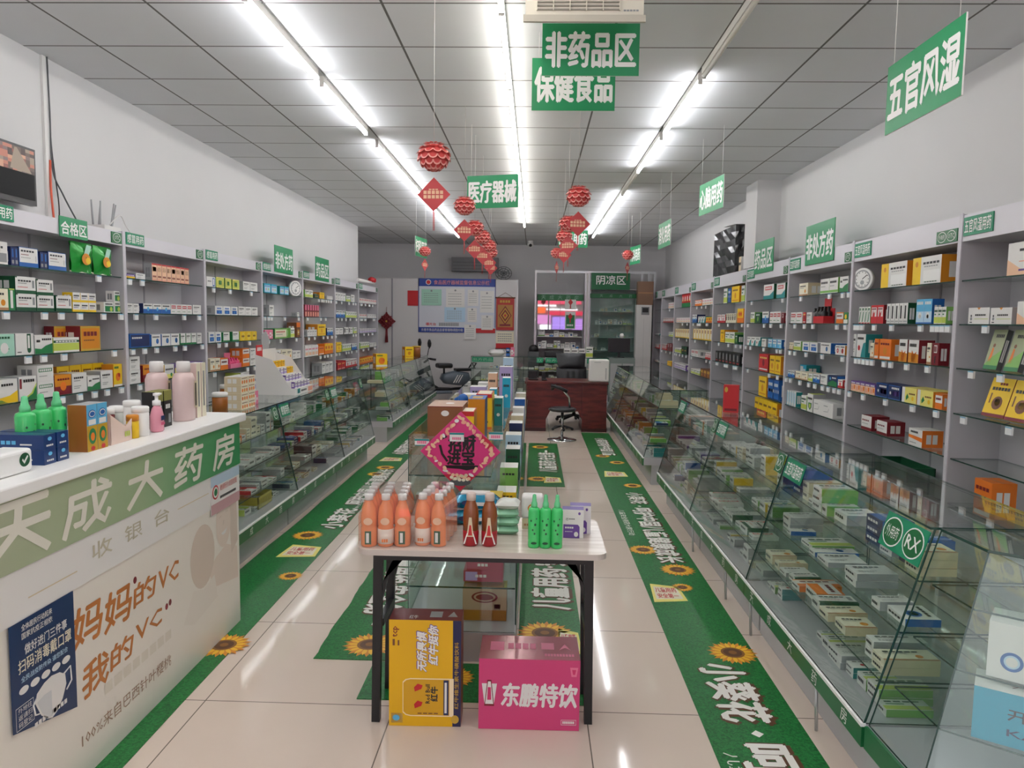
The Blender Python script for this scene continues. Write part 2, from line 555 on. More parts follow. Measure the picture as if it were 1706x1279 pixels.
# name: (words, front, side, top, printing)
DES = {
    'white': ('plain white', 'W', 'gray', 'W', TXT3),
    'wgray': ('white and grey', 'W', 'gray', 'W', [r_(.3, .1, .95, .5, 'g')] + TXT2),
    'navywhite': ('white-fronted navy', 'blue', 'navy', 'W', [r_(.03, .22, .97, .97, 'W'), t_(.1, .76, .8, .85), t_(.1, .6, .5, .64, 'maroon', 6), t_(.1, .45, .6, .48, 'g', 6), r_(.85, .3, .89, .6, 'g')]),
    'navy': ('narrow navy', 'navy', 'navy', 'navy', [r_(.2, .1, .8, .3, 'g'), r_(.3, .45, .7, .9, 'blue')]),
    'cream': ('cream', 'cream', 'sand', 'cream', TXT2 + [r_(0, 0, 1, .12, 'tan'), c_(.7, .35, .13, 'amber')]),
    'greenspine': ('bright green', 'green', 'green', 'green', [t_(.25, .1, .75, .9, 'W', 1), r_(.1, .93, .9, .98, 'lime')]),
    'wgreen': ('white with dark green base', 'W', 'dgreen', 'W', [r_(0, 0, 1, .2, 'dgreen'), r_(0, .92, .08, 1, 'dgreen')] + TXT2 + [r_(.82, .35, .93, .8, 'g'), t_(.1, .36, .6, .4, 'red', 6)]),
    'wgreenb': ('white and forest green', 'W', 'green', 'W', [r_(0, 0, 1, .14, 'green'), r_(.0, .14, .06, 1, 'green')] + TXT2),
    'wyellow': ('small white and yellow', 'W', 'yellow', 'W', [r_(0, 0, 1, .22, 'yellow'), t_(.12, .6, .85, .75), t_(.12, .42, .7, .48, 'purple', 6)]),
    'wgreend': ('white and leaf green', 'W', 'W', 'W', [r_(.12, .08, 1, .62, 'green'), c_(.75, .32, .2, 'lime'), t_(.15, .74, .9, .88)]),
    'mint': ('mint green', 'mint', 'mint', 'W', [t_(.1, .78, .8, .88, 'dgreen'), c_(.5, .35, .22, 'W'), p_('green', (.3, .3), (.55, .5), (.75, .3), (.5, .2))]),
    'whitecross': ('white with dark green strip', 'W', 'gray', 'W', [r_(.62, .2, .84, .98, 'dgreen'), c_(.73, .2, .11, 'dgreen'), t_(.66, .3, .8, .9, 'W', 1), t_(.08, .1, .3, .15)]),
    'wgreenwave': ('white with green wave', 'W', 'gray', 'W', [p_('green', (0, 0), (1, 0), (1, .55), (.6, .42), (.35, .25), (0, .3)), t_(.1, .62, .3, .75), t_(.4, .72, .95, .82)]),
    'lime': ('white and lime', 'W', 'lime', 'W', [r_(0, .12, 1, .62, 'lime'), r_(0, .66, 1, .82, 'dgreen'), t_(.08, .69, .92, .79, 'W', 7)]),
    'gold': ('golden', 'gold', 'maroon', 'amber', [r_(.05, .08, .95, .92, 'amber'), t_(.15, .6, .85, .78, 'maroon', 4), t_(.15, .4, .7, .45, 'brown', 6)]),
    'wyellowwave': ('white with yellow wave', 'W', 'gray', 'W', [p_('yellow', (0, 0), (1, 0), (1, .5), (.6, .3), (0, .22)), p_('lgreen', (0, 0), (.5, 0), (.2, .14), (0, .16)), t_(.2, .72, .8, .82)]),
    'wgreencorner': ('white with green corner', 'W', 'gray', 'W', [p_('green', (.2, 0), (1, 0), (1, .6), (.75, .25)), p_('lime', (.1, 0), (.25, 0), (.78, .25), (1, .62), (1, .7), (.7, .3)), r_(.04, .5, .16, .92, 'maroon'), t_(.25, .76, .9, .88)]),
    'wgreenbar': ('white with green title bar', 'W', 'W', 'W', [r_(.08, .58, .92, .8, 'green'), t_(.12, .62, .88, .76, 'W', 6), t_(.1, .3, .6, .35, 'g', 6)]),
    'orangered': ('orange and dark red', 'amber', 'maroon', 'amber', [r_(0, 0, 1, .42, 'maroon'), c_(.5, .42, .2, 'orange'), t_(.15, .72, .9, .82, 'maroon', 5)]),
    'yellow': ('bright yellow', 'yellow', 'amber', 'yellow', [t_(.15, .7, .85, .8, 'brown', 4), r_(.1, .1, .9, .16, 'amber'), c_(.5, .42, .16, 'amber')]),
    'yellowimg': ('yellow with orange fruit', 'yellow', 'amber', 'yellow', [c_(.5, .42, .24, 'orange'), c_(.62, .5, .12, 'red'), t_(.1, .8, .6, .9, 'green', 4), r_(.0, 0, 1, .08, 'W')]),
    'purpyel': ('purple and yellow', 'purple', 'navy', 'purple', [r_(0, 0, 1, .45, 'yellow'), t_(.1, .6, .9, .75, 'W', 4)]),
    'salmon': ('salmon-striped', 'salmon', 'gray', 'W', [r_(.06, .1, .94, .9, 'peach'), r_(.15, .55, .85, .8, 'brown'), t_(.15, .2, .85, .3, 'maroon', 3), r_(0, .92, 1, 1, 'red')]),
    'wblue': ('white and blue', 'W', 'navy', 'W', [r_(0, 0, 1, .45, 'blue'), c_(.5, .45, .18, 'sky'), t_(.12, .74, .88, .86)]),
    'wred': ('white with red label', 'W', 'W', 'W', [r_(.1, .55, .9, .85, 'red'), t_(.15, .64, .85, .76, 'W', 4), t_(.1, .2, .7, .26, 'green', 5)]),
    'blue': ('large blue', 'blue', 'blue', 'blue', [r_(.04, .06, .96, .94, 'navy'), t_(.1, .65, .6, .78, 'W', 5)]),
    'wblue2': ('white with blue oval', 'W', 'blue', 'W', [c_(.62, .42, .2, 'blue'), c_(.62, .42, .12, 'sky'), t_(.1, .74, .85, .84)]),
    'wyel': ('white and lemon', 'W', 'yellow', 'W', [r_(0, 0, 1, .3, 'lemon'), t_(.1, .6, .9, .72), c_(.7, .25, .12, 'green')]),
    'yelpurp': ('yellow with purple top', 'lemon', 'purple', 'purple', [r_(0, .72, 1, 1, 'purple'), t_(.12, .45, .85, .56, 'navy', 4), r_(.2, .1, .8, .3, 'W')]),
    'wblueside': ('white with blue side strip', 'W', 'W', 'W', [r_(.66, .08, .92, .9, 'blue'), t_(.7, .2, .88, .8, 'W', 1), t_(.1, .5, .5, .6)]),
    'limebox': ('lime yellow', 'lemon', 'green', 'lime', [r_(.06, .1, .94, .9, 'lime'), r_(.2, .2, .8, .8, 'lemon'), t_(.3, .3, .7, .7, 'green', 3)]),
    'wbluesq': ('white with blue square', 'W', 'gray', 'W', [r_(.2, .12, .86, .52, 'blue'), t_(.25, .64, .8, .8, 'blue', 3), c_(.52, .3, .08, 'sky')]),
    'yellowround': ('round-printed yellow', 'yellow', 'lime', 'yellow', [c_(.5, .48, .36, 'lemon'), c_(.5, .48, .27, 'yellow'), t_(.25, .4, .75, .58, 'brown', 3)]),
    'orangew': ('white and orange', 'W', 'orange', 'orange', [r_(0, 0, 1, .4, 'orange'), r_(0, .9, 1, 1, 'orange'), t_(.12, .6, .85, .74, 'maroon', 4)]),
    'orange': ('orange', 'orange', 'orange', 'orange', [t_(.1, .72, .9, .82, 'maroon', 4), r_(.05, .04, .95, .16, 'W'), c_(.5, .42, .16, 'amber')]),
    'bluebox': ('turquoise blue', 'cyan', 'teal', 'cyan', [r_(.06, .1, .94, .82, 'ltblue'), c_(.3, .4, .12, 'salmon'), c_(.65, .4, .12, 'lime'), t_(.1, .66, .9, .76, 'blue', 4)]),
    'pink': ('pink', 'pink', 'magenta', 'W', [r_(.1, .15, .6, .7, 'W'), c_(.35, .4, .12, 'magenta'), t_(.65, .3, .9, .5, 'W', 2)]),
    'wgreenL': ('long white and green', 'lgreen', 'green', 'green', [r_(.04, .12, .9, .88, 'cream'), t_(.1, .6, .8, .72, 'red', 6), t_(.1, .35, .6, .42, 'g', 6)]),
    'brownorange': ('brown with orange lid', 'brown', 'brown', 'orange', [r_(0, .68, 1, 1, 'orange'), r_(.25, .15, .75, .5, 'gold'), t_(.3, .28, .7, .38, 'cream', 3)]),
    'wblack': ('white and black', 'W', 'dgray', 'W', [r_(.08, .2, .3, .85, 'black'), t_(.4, .62, .92, .74), t_(.4, .3, .8, .36, 'g', 4)]),
    'redw': ('red and white', 'W', 'red', 'W', [r_(0, .0, 1, .25, 'red'), c_(.5, .45, .2, 'red'), t_(.1, .76, .9, .88, 'maroon', 4)]),
    'limew': ('white and pale green', 'W', 'lgreen', 'W', [r_(0, .05, 1, .4, 'lime'), r_(.1, .52, .5, .6, 'green'), t_(.1, .7, .9, .82, 'dgreen', 4)]),
    'dark': ('dark green', 'dgreen', 'k', 'k', [r_(.1, .2, .9, .7, 'k'), t_(.2, .4, .8, .55, 'gold', 3)]),
    'pinkbottle': ('pink-capped', 'maroon', 'maroon', 'pink', [r_(.2, .55, .8, 1, 'pink'), r_(.2, .05, .8, .42, 'salmon')]),
    'orangeyel': ('yellow and orange', 'yellow', 'orange', 'orange', [r_(0, .0, 1, .35, 'orange'), r_(.2, .45, .8, .8, 'amber'), t_(.2, .55, .8, .7, 'red', 3)]),
    'red': ('red', 'red', 'maroon', 'red', [r_(.08, .08, .92, .16, 'W'), c_(.5, .5, .18, 'maroon'), t_(.12, .74, .88, .84, 'lemon', 4)]),
    'wpurp': ('white and purple', 'W', 'purple', 'W', [r_(0, .1, 1, .4, 'lilac'), t_(.1, .62, .9, .76, 'purple', 4)]),
    'pinkwhite': ('pale pink', 'W', 'salmon', 'W', [p_('peach', (0, 0), (.7, 0), (.2, .2), (0, .5)), t_(.18, .72, .95, .8), t_(.18, .4, .9, .43, 'salmon', 5), t_(.18, .12, .9, .18, 'purple', 4)]),
    'wpenguin': ('white with yellow line', 'W', 'gray', 'W', [c_(.15, .32, .09, 'g'), c_(.15, .5, .06, 'k'), t_(.34, .5, .85, .6, 'k', 6), r_(.3, .3, .95, .33, 'lime'), p_('amber', (.42, 1), (.58, 1), (.5, .86)), r_(.08, .08, .2, .14, 'k')]),
    'khaki': ('olive green booklet', 'khaki', 'dgray', 'khaki', [r_(0, 0, 1, .12, 'green'), p_('lgreen', (0, .1), (1, .1), (1, .5), (.4, .3)), p_('orange', (.2, .18), (.42, .2), (.4, .52), (.28, .55)), c_(.36, .6, .08, 'brown'), t_(.3, .8, .9, .88, 'k', 5)]),
    'amberw': ('white with amber edge', 'W', 'amber', 'cream', [r_(0, 0, .3, 1, 'yellow'), c_(.15, .75, .09, 'amber'), t_(.38, .72, .96, .8), t_(.42, .62, .9, .65, 'g', 6), r_(.4, .1, .96, .5, 'white'), t_(.45, .06, .9, .09, 'dgreen', 5)]),
    'wgreenstripe': ('slim white and green', 'W', 'lgreen', 'W', [p_('green', (.15, .1), (.45, .1), (.75, .7), (.5, .7)), r_(.1, .0, .9, .06, 'red'), t_(.2, .78, .8, .92, 'green', 2)]),
    'redw2': ('red-flamed white', 'red', 'maroon', 'red', [r_(.1, .38, .9, .88, 'W'), p_('red', (.25, .35), (.6, .35), (.7, .7), (.5, .55), (.35, .75)), t_(.15, .75, .85, .84, 'maroon', 4)]),
    'wcol': ('slim white and black', 'W', 'dgreen', 'W', [t_(.3, .25, .7, .88, 'k', 1), r_(.42, .25, .5, .88, 'W'), r_(.1, .1, .9, .14, 'g'), r_(.1, .02, .9, .04, 'g')]),
    'skyblue': ('sky blue', 'ltblue', 'blue', 'sky', [p_('sky', (0, .5), (1, .5), (1, 1), (0, 1)), c_(.5, .34, .2, 'W'), c_(.5, .3, .12, 'g'), t_(.1, .78, .9, .9, 'W', 4), r_(0, 0, 1, .06, 'blue')]),
    'wteal': ('white and teal', 'W', 'teal', 'W', [p_('teal', (.5, 0), (1, 0), (1, .65), (.75, .6), (.6, .3)), c_(.28, .4, .12, 'red'), t_(.1, .76, .8, .86)]),
    'wflame': ('white with orange flame', 'W', 'maroon', 'W', [p_('amber', (0, 0), (1, 0), (1, .38), (0, .45)), p_('orange', (.3, .05), (.65, .05), (.8, .5), (.55, .38), (.35, .55)), t_(.12, .7, .8, .84)]),
    'maroon': ('dark red', 'maroon', 'maroon', 'maroon', [r_(.3, .55, .75, .9, 'W'), t_(.35, .6, .7, .85, 'maroon', 2), r_(.42, .08, .58, .4, 'k')]),
    'purplepeach': ('peach with purple top', 'peach', 'purple', 'purple', [r_(0, .72, 1, 1, 'purple'), t_(.1, .78, .9, .9, 'W', 4), r_(.1, .1, .5, .5, 'salmon'), r_(.6, .2, .9, .6, 'orange')]),
    'bluenum': ('royal blue', 'blue', 'navy', 'navy', [r_(.03, .05, .97, .95, 'navy'), c_(.2, .42, .1, 'W'), r_(.4, .25, .95, .6, 'purple'), t_(.3, .72, .95, .86, 'W', 5)]),
    'yellowleaf': ('lemon with green leaf', 'lemon', 'amber', 'lemon', [r_(0, 0, .2, 1, 'W'), p_('green', (.3, .12), (.48, .35), (.38, .6), (.28, .35)), t_(.5, .55, .92, .65, 'brown', 4), c_(.75, .3, .13, 'yellow')]),
    'maroonw': ('maroon with white label', 'W', 'maroon', 'maroon', [r_(0, 0, 1, .2, 'maroon'), t_(.1, .62, .8, .72, 'maroon', 4), t_(.1, .42, .7, .46, 'g', 5)]),
    'worange': ('white with orange band', 'W', 'orange', 'W', [p_('orange', (0, .45), (1, .3), (1, .55), (0, .62)), t_(.15, .76, .7, .88), t_(.1, .15, .6, .2, 'g', 5)]),
    'wgreenline': ('white with green line', 'W', 'lgreen', 'W', [r_(0, .05, 1, .2, 'lgreen'), t_(.1, .66, .85, .8), t_(.1, .45, .6, .5, 'g', 5)]),
    'greenyel': ('green and yellow', 'green', 'green', 'k', [r_(0, 0, 1, .35, 'W'), c_(.5, .6, .22, 'yellow')]),
    'wredcircle': ('white with red circle', 'W', 'amber', 'W', [c_(.5, .42, .22, 'red'), c_(.5, .42, .1, 'W'), t_(.1, .78, .9, .88)]),
    'bluegreen': ('blue with green hill', 'navy', 'blue', 'navy', [p_('green', (0, 0), (1, 0), (1, .4), (.5, .55), (0, .25)), c_(.25, .7, .12, 'sky'), t_(.45, .72, .9, .84, 'W', 3)]),
    'teal': ('teal', 'cyan', 'teal', 'cyan', [r_(.06, .4, .5, .9, 'W'), t_(.55, .5, .9, .7, 'W', 2)]),
    'tealw': ('slim white and teal', 'W', 'teal', 'W', [r_(.0, .0, .14, 1, 'cyan'), t_(.3, .2, .8, .9, 'ltblue', 1)]),
    'wgreen2': ('white with green shield', 'W', 'gray', 'lime', [p_('green', (.2, .5), (.8, .5), (.8, .25), (.5, .08), (.2, .25)), c_(.5, .32, .14, 'lime'), t_(.1, .68, .9, .8, 'k', 4)]),
    'whitegray': ('white tissue', 'W', 'W', 'W', [p_('g', (.1, .3), (.5, .34), (.5, .37), (.1, .33)), p_('g', (.5, .34), (.6, .6), (.62, .6), (.52, .33)), t_(.1, .7, .5, .76, 'g', 5)]),
    'greenredw': ('green and white with red label', 'W', 'dgreen', 'W', [p_('teal', (0, 0), (1, 0), (1, .55), (.6, .25), (0, .25)), r_(.15, .62, .8, .86, 'red'), t_(.2, .68, .75, .8, 'W', 4)]),
    'green': ('deep green', 'dgreen', 'dgreen', 'dgreen', [c_(.5, .4, .22, 'lgreen'), t_(.15, .74, .85, .86, 'W', 3)]),
    'skyw': ('white and sky blue', 'sky', 'blue', 'W', [r_(.1, .45, .9, .92, 'W'), t_(.15, .65, .85, .78, 'blue', 4), c_(.7, .25, .13, 'W')]),
    'navyw': ('navy with white band', 'navy', 'blue', 'navy', [r_(.05, .05, .95, .95, 'blue'), r_(0, .35, 1, .5, 'W'), t_(.15, .65, .85, .8, 'W', 4)]),
    'black': ('black', 'black', 'black', 'black', [r_(.2, .1, .8, .18, 'red'), t_(.3, .3, .7, .85, 'g', 1)]),
    'wblackcol': ('cream and black', 'cream', 'sand', 'W', [c_(.5, .5, .26, 'k'), c_(.5, .5, .16, 'cream'), t_(.15, .8, .85, .9, 'k', 3)]),
    'yellowcream': ('cream and yellow', 'cream', 'yellow', 'yellow', [r_(0, 0, 1, .1, 'yellow'), r_(0, 0, .2, 1, 'yellow'), t_(.35, .6, .85, .9, 'tan', 1)]),
    'brown': ('dark brown', 'brown', 'brown', 'brown', [r_(.15, .5, .85, .85, 'gold'), c_(.5, .28, .15, 'amber')]),
    'redgreen': ('red and green', 'red', 'maroon', 'W', [r_(0, 0, 1, .3, 'green'), c_(.5, .6, .2, 'W'), t_(.2, .42, .8, .5, 'lemon', 3)]),
    'orangespot': ('white with orange spots', 'cream', 'sand', 'W', [c_(.2, .35, .2, 'orange'), c_(.5, .35, .2, 'amber'), c_(.8, .35, .2, 'orange'), t_(.1, .75, .9, .85, 'brown', 5)]),
    'emblempack': ('yellow', 'yellow', 'maroon', 'amber', [c_(.52, .36, .2, 'brown'), c_(.52, .38, .11, 'gold'), c_(.46, .42, .05, 'k'), c_(.58, .42, .05, 'k'), r_(.14, .34, .2, .6, 'brown'), t_(.12, .68, .92, .76, 'k', 6), t_(.4, .82, .75, .88, 'maroon', 3), r_(0, 0, 1, .08, 'maroon')]),
    'whitepink': ('white and pink', 'W', 'W', 'W', [r_(.1, .12, .9, .4, 'peach'), t_(.1, .6, .9, .74, 'pink', 3)]),
}
_box = {}


def put_print(mb, el, w, h, o, xd, yd):
    for e in el:
        if e[0] == 'r': mb.rect(o, xd, yd, e[1] * w, e[2] * h, e[3] * w, e[4] * h, e[5])
        elif e[0] == 't': mb.bars(o, xd, yd, e[1] * w, e[2] * h, e[3] * w, e[4] * h, e[5], e[6], 0.0014)
        elif e[0] == 'c': mb.disc(o, xd, yd, e[1] * w, e[2] * h, e[3] * min(w, h) * 1.15, e[3] * min(w, h) * 1.15, e[4], 0.001, 14)
        elif e[0] == 'p': mb.shape(o, xd, yd, [(a * w, b * h) for a, b in e[1]], e[2], 0.0008)


def carton_mesh(des, w, d, h, flat=False):
    w, d, h = round(w, 3), round(d, 3), round(h, 3)
    k = (des, w, d, h, flat)
    if k not in _box:
        _, fr, sd, tp, el = DES[des]
        mb = MB()
        if flat:
            mb.box(-w / 2, w / 2, 0, d, 0, h, fr, faces=dict(l=sd, r=sd, t=fr))
            put_print(mb, el, d, w, (w / 2, 0, h), PY, NX) if d > w else put_print(mb, el, w, d, (-w / 2, 0, h), PX, PY)
            mb.bars((-w / 2, 0, 0), PX, PZ, w * .1, h * .4, w * .75, h * .7, 'k' if fr in ('W', 'cream', 'lemon', 'yellow', 'mint') else 'W', 4)
        else:
            mb.box(-w / 2, w / 2, 0, d, 0, h, fr, faces=dict(l=sd, r=sd, t=tp))
            put_print(mb, el, w, h, (-w / 2, 0, 0), PX, PZ)
            mb.rect((-w / 2, 0, h), PX, PY, 0, d * .45, w, d * .48, 'g')          # flap line
            mb.bars((w / 2, 0, 0), PY, PZ, d * .2, h * .2, d * .8, h * .75, 'g' if sd in ('W', 'gray') else 'W', 2, 0.0006)
            mb.bars((-w / 2, d, 0), NY, PZ, d * .2, h * .2, d * .8, h * .75, 'g' if sd in ('W', 'gray') else 'W', 2, 0.0006)
        _box[k] = mb.mesh('medicine_box')
    return _box[k]


LEVELS = {'A': 1.885, 'B': 1.632, 'C': 1.377, 'D': 1.112, 'E': 0.842, 'F': 0.575}
LWORD = {'A': 'top', 'B': 'second', 'C': 'third', 'D': 'fourth', 'E': 'fifth', 'F': 'sixth'}
SFL, SFR = -2.93, 2.46       # front planes of the two cabinet rows
NBOX = [0]


def wall_side(side):
    return (SFL, R(90), -1) if side == 'L' else (SFR, R(-90), 1)


def fill_shelf(side, bayword, lev, items, stuff=None, edges=(0, 99)):
    """Cartons along one glass shelf. An item: left px, right px, top px, how many, design[, rows, set-back]."""
    front, rot, out = wall_side(side)
    z0 = LEVELS[lev] + 0.0005
    count = 0
    for it in items:
        p0, p1, pt, n, des = it[:5]
        rows = it[5] if len(it) > 5 else 1
        back = it[6] if len(it) > 6 else 0.025
        x = front + out * back
        y0, y1 = at(p0, 560, X=x).y, at(p1, 560, X=x).y
        ztop = at((p0 + p1) / 2, pt, X=x).z
        h = max(0.03, ztop - z0) / rows
        if h * rows > 0.236: h = 0.236 / rows
        b0, b1 = edges[0] + 0.022, edges[1] - 0.022
        y0, y1 = min(max(y0, b0), b1), min(max(y1, b0), b1)
        w = abs(y1 - y0) / n
        d = min(max(0.06, w * 0.8), (0.186 if side == 'L' else 0.27) - back)
        lo, sg = (min(y0, y1), 1) if side == 'L' else (max(y0, y1), -1)
        me = None
        for q in range(rows):
            for i in range(n):
                y = lo + sg * (i + 0.5) * w
                count += 1
                if stuff is not None:
                    m = carton_mesh(des, w * 0.96, d, h - 0.001)
                    rotm = Matrix.Rotation(rot, 3, 'Z')
                    b = len(stuff.v)
                    stuff.v += [tuple(rotm @ v.co + Vector((x, y, z0 + q * h))) for v in m.vertices]
                    for p in m.polygons:
                        stuff.f.append(tuple(b + j for j in p.vertices))
                        stuff.m.append(stuff.mi(m.materials[p.material_index]))
                        stuff.sm.append(False)
                    continue
                o = bpy.data.objects.new('medicine_box', carton_mesh(des, w * 0.96, d, h - 0.001))
                COL.objects.link(o)
                o.location = (x, y, z0 + q * h)
                o.rotation_euler = (0, 0, rot + R(random.uniform(-1.2, 1.2)))
                NBOX[0] += 1
                up = '' if rows == 1 else (' bottom row' if q == 0 else ' upper row')
                tag(o, f"{DES[des][0]} box,{up + ',' if up else ''} {ORD[count - 1]} on {LWORD[lev]} shelf of {bayword}", 'medicine box', f"medicine boxes on the {LWORD[lev]} shelf of {bayword}")
    return count


LB = [3.79, 5.16, 6.43, 7.79, 9.17, 10.66, 12.1, 13.6]
RB = [2.93, 4.36, 5.79, 7.22, 8.64, 10.2, 11.65, 13.0, 14.3, 15.15]
LNAME = ['cash-desk cabinet', 'pink-bottle cabinet', 'honey-jar cabinet', 'turquoise-box cabinet', 'cabinet under left drug-zone sign', 'cabinet at left wall corner', 'alcove cabinet']
RNAME = ['booklet cabinet', 'dial cabinet', 'non-prescription cabinet', 'pillar cabinet', 'black-box cabinet', 'cabinet past the red box', 'seventh right cabinet', 'eighth right cabinet', 'last right cabinet']
TAGW = mat('price_tag_white', 'f2f2f2', 0.4)
TAGB = mat('price_tag_blue', '8ec1dc', 0.4)


def wall_cabinet(side, i, label, tags, plate, otc, lowtags=()):
    """One bay: sides, back, header, five glass shelves with price tags, closed base."""
    Y0, Y1 = (LB if side == 'L' else RB)[i:i + 2]
    X, rot, out = wall_side(side)
    bx = (XL + 0.004) if side == 'L' else (XR - 0.004)
    top = 2.205 if side == 'L' else 2.262
    hb = 2.105
    t = thing('medicine_cabinet', label, 'cabinet', (X, (Y0 + Y1) / 2, 0), 0, 'open medicine cabinets along the ' + ('cash-desk' if side == 'L' else 'pillar') + ' wall')
    O = Vector(t.location)
    for a, b in ((Y0 + 0.001, Y0 + 0.017), (Y1 - 0.017, Y1 - 0.001)):
        m = MB(O)
        m.box(X, bx, a, b, 0, top, CABW)
        m.box(X - out * 0.006, X, a - 0.0005, b + 0.0005, 0, top + 0.004, CABE)
        m.build('side_panel', t)
    bk = MB(O)
    bk.box(bx - out * 0.012, bx, Y0 + 0.017, Y1 - 0.017, 0, hb, CABW)
    ym = (Y0 + Y1) / 2
    bk.box(bx - out * 0.015, bx - out * 0.011, ym - 0.01, ym + 0.01, 0.5, hb, mat('seam_gray', '98969e'))
    bk.build('back_panel', t)
    hd = MB(O)
    hd.box(X + out * 0.001, X + out * 0.016, Y0 + 0.017, Y1 - 0.017, hb, top - 0.006, HEADW)
    hd.box(X + out * 0.016, bx, Y0 + 0.017, Y1 - 0.017, hb, hb + 0.015, CABW)
    h = hd.build('header', t)
    hh = top - hb
    xd = PY if side == 'L' else NY
    yd = PZ
    if plate:
        w = 0.24 if side == 'L' else 0.27
        p = MB(O)
        ys = Y0 + 0.03 if side == 'L' else Y1 - 0.03
        o = Vector((X - out * 0.001, ys, hb + hh * 0.18))
        hp = 0.085 if side == 'L' else 0.105
        sgn = 1 if side == 'L' else -1
        p.box(X - out * 0.006, X + out * 0.0005, ys, ys + sgn * w, hb + hh * 0.18, hb + hh * 0.18 + hp, PLATEG)
        p.text(plate, (X - out * 0.006, ys + sgn * w * 0.05, hb + hh * 0.18 + hp * 0.14), xd, yd, w * 0.9, hp * 0.72, 'white', 0.001, 0.012)
        p.build('category_plate', h)
    if otc:
        n = 2 if 'x' in otc else 1
        w = 0.1 * n + 0.02
        p = MB(O)
        sgn = 1 if side == 'L' else -1
        ys = (Y1 - 0.03 - w) if side == 'L' else (Y0 + 0.03 + w)
        z0 = hb + 0.01
        p.box(X - out * 0.006, X + out * 0.0005, ys, ys + sgn * w, z0, z0 + 0.075, FASC)
        for j, s in enumerate(['外用药', 'OTC'][-n:]):
            o = Vector((X - out * 0.006, ys + sgn * (0.01 + 0.1 * j), z0))
            p.disc(o, xd, yd, 0.05, 0.0375, 0.047, 0.032, 'white', 0.0006)
            p.disc(o, xd, yd, 0.05, 0.0375, 0.043, 0.028, FASC, 0.0012)
            p.text(s, o + Vector(xd) * 0.018 + Vector((0, 0, 0.023)), xd, yd, 0.064, 0.028, 'white', 0.0018, 0.0)
        p.build('class_plate', h)
    for lev, z in LEVELS.items():
        g = MB(O)
        g.box(X + out * 0.012, bx - out * 0.014, Y0 + 0.018, Y1 - 0.018, z - 0.008, z, GLASS, edge=EDGE)
        s = g.build('glass_shelf', t)
        for (py, cnt) in tags.get(lev, ()):
            y = at(py, 560, X=X).y
            for j in range(cnt):
                k = MB(O)
                yy = y + (0.062 * j if side == 'L' else -0.062 * j)
                c = Vector((X - out * 0.002, yy, z - 0.026))
                if not (Y0 + 0.05 < yy < Y1 - 0.05): continue
                k.box(c.x - out * 0.002, c.x + out * 0.011, yy - 0.024, yy + 0.024, z - 0.05, z - 0.0085, TAGW)
                k.box(c.x - out * 0.0026, c.x, yy - 0.0245, yy + 0.0245, z - 0.015, z - 0.008, TAGB)
                k.build('price_tag', s)
    bs = MB(O)
    bs.box(X + out * 0.02, bx - out * 0.013, Y0 + 0.018, Y1 - 0.018, 0.02, 0.45, CABW)
    bs.build('base_cupboard', t)
    return t


LT = [
    {'A': [(168, 1)], 'B': [(12, 1), (76, 1), (104, 1), (135, 1), (174, 1), (203, 1)], 'C': [(46, 1), (72, 1), (106, 1), (190, 1)], 'D': [(100, 1), (130, 1), (155, 1), (176, 1), (200, 1)]},
    {'A': [(219, 1), (240, 1)], 'B': [(228, 1), (261, 1), (308, 1), (333, 1)], 'C': [(221, 1), (241, 1), (261, 1), (292, 1), (308, 1), (337, 1)], 'D': [(231, 1), (300, 1)]},
    {'A': [(358, 1), (385, 1), (420, 1)], 'C': [(365, 1), (377, 1), (395, 1), (416, 1)], 'D': [(357, 1), (412, 1), (424, 1), (433, 1)]},
    {'B': [(442, 1), (448, 1), (453, 1), (475, 1), (498, 1)], 'C': [(448, 1), (468, 1), (494, 1)], 'D': [(456, 1), (477, 1)], 'E': [(450, 1), (480, 1)]},
    {'A': [(532, 1), (537, 1), (540, 1), (544, 1), (548, 1), (552, 1)], 'B': [(513, 1), (535, 1), (543, 1)], 'C': [(515, 1), (525, 1), (539, 1), (546, 1), (553, 1)], 'D': [(534, 1), (541, 1), (546, 1), (552, 1)]},
    {'A': [(561, 1), (570, 1), (582, 1), (589, 1), (593, 1)], 'B': [(559, 1), (564, 1), (570, 1), (577, 1), (584, 1), (594, 1)], 'C': [(560, 1), (589, 1), (593, 1)], 'D': [(561, 1), (566, 1), (577, 1), (581, 1), (586, 1), (594, 1)]},
    {'A': [(602, 2), (609, 1), (615, 2), (621, 1)], 'B': [(601, 3), (608, 2), (622, 3)], 'C': [(607, 1), (614, 1), (620, 2)], 'D': [(605, 2), (614, 1), (624, 2)]},
]
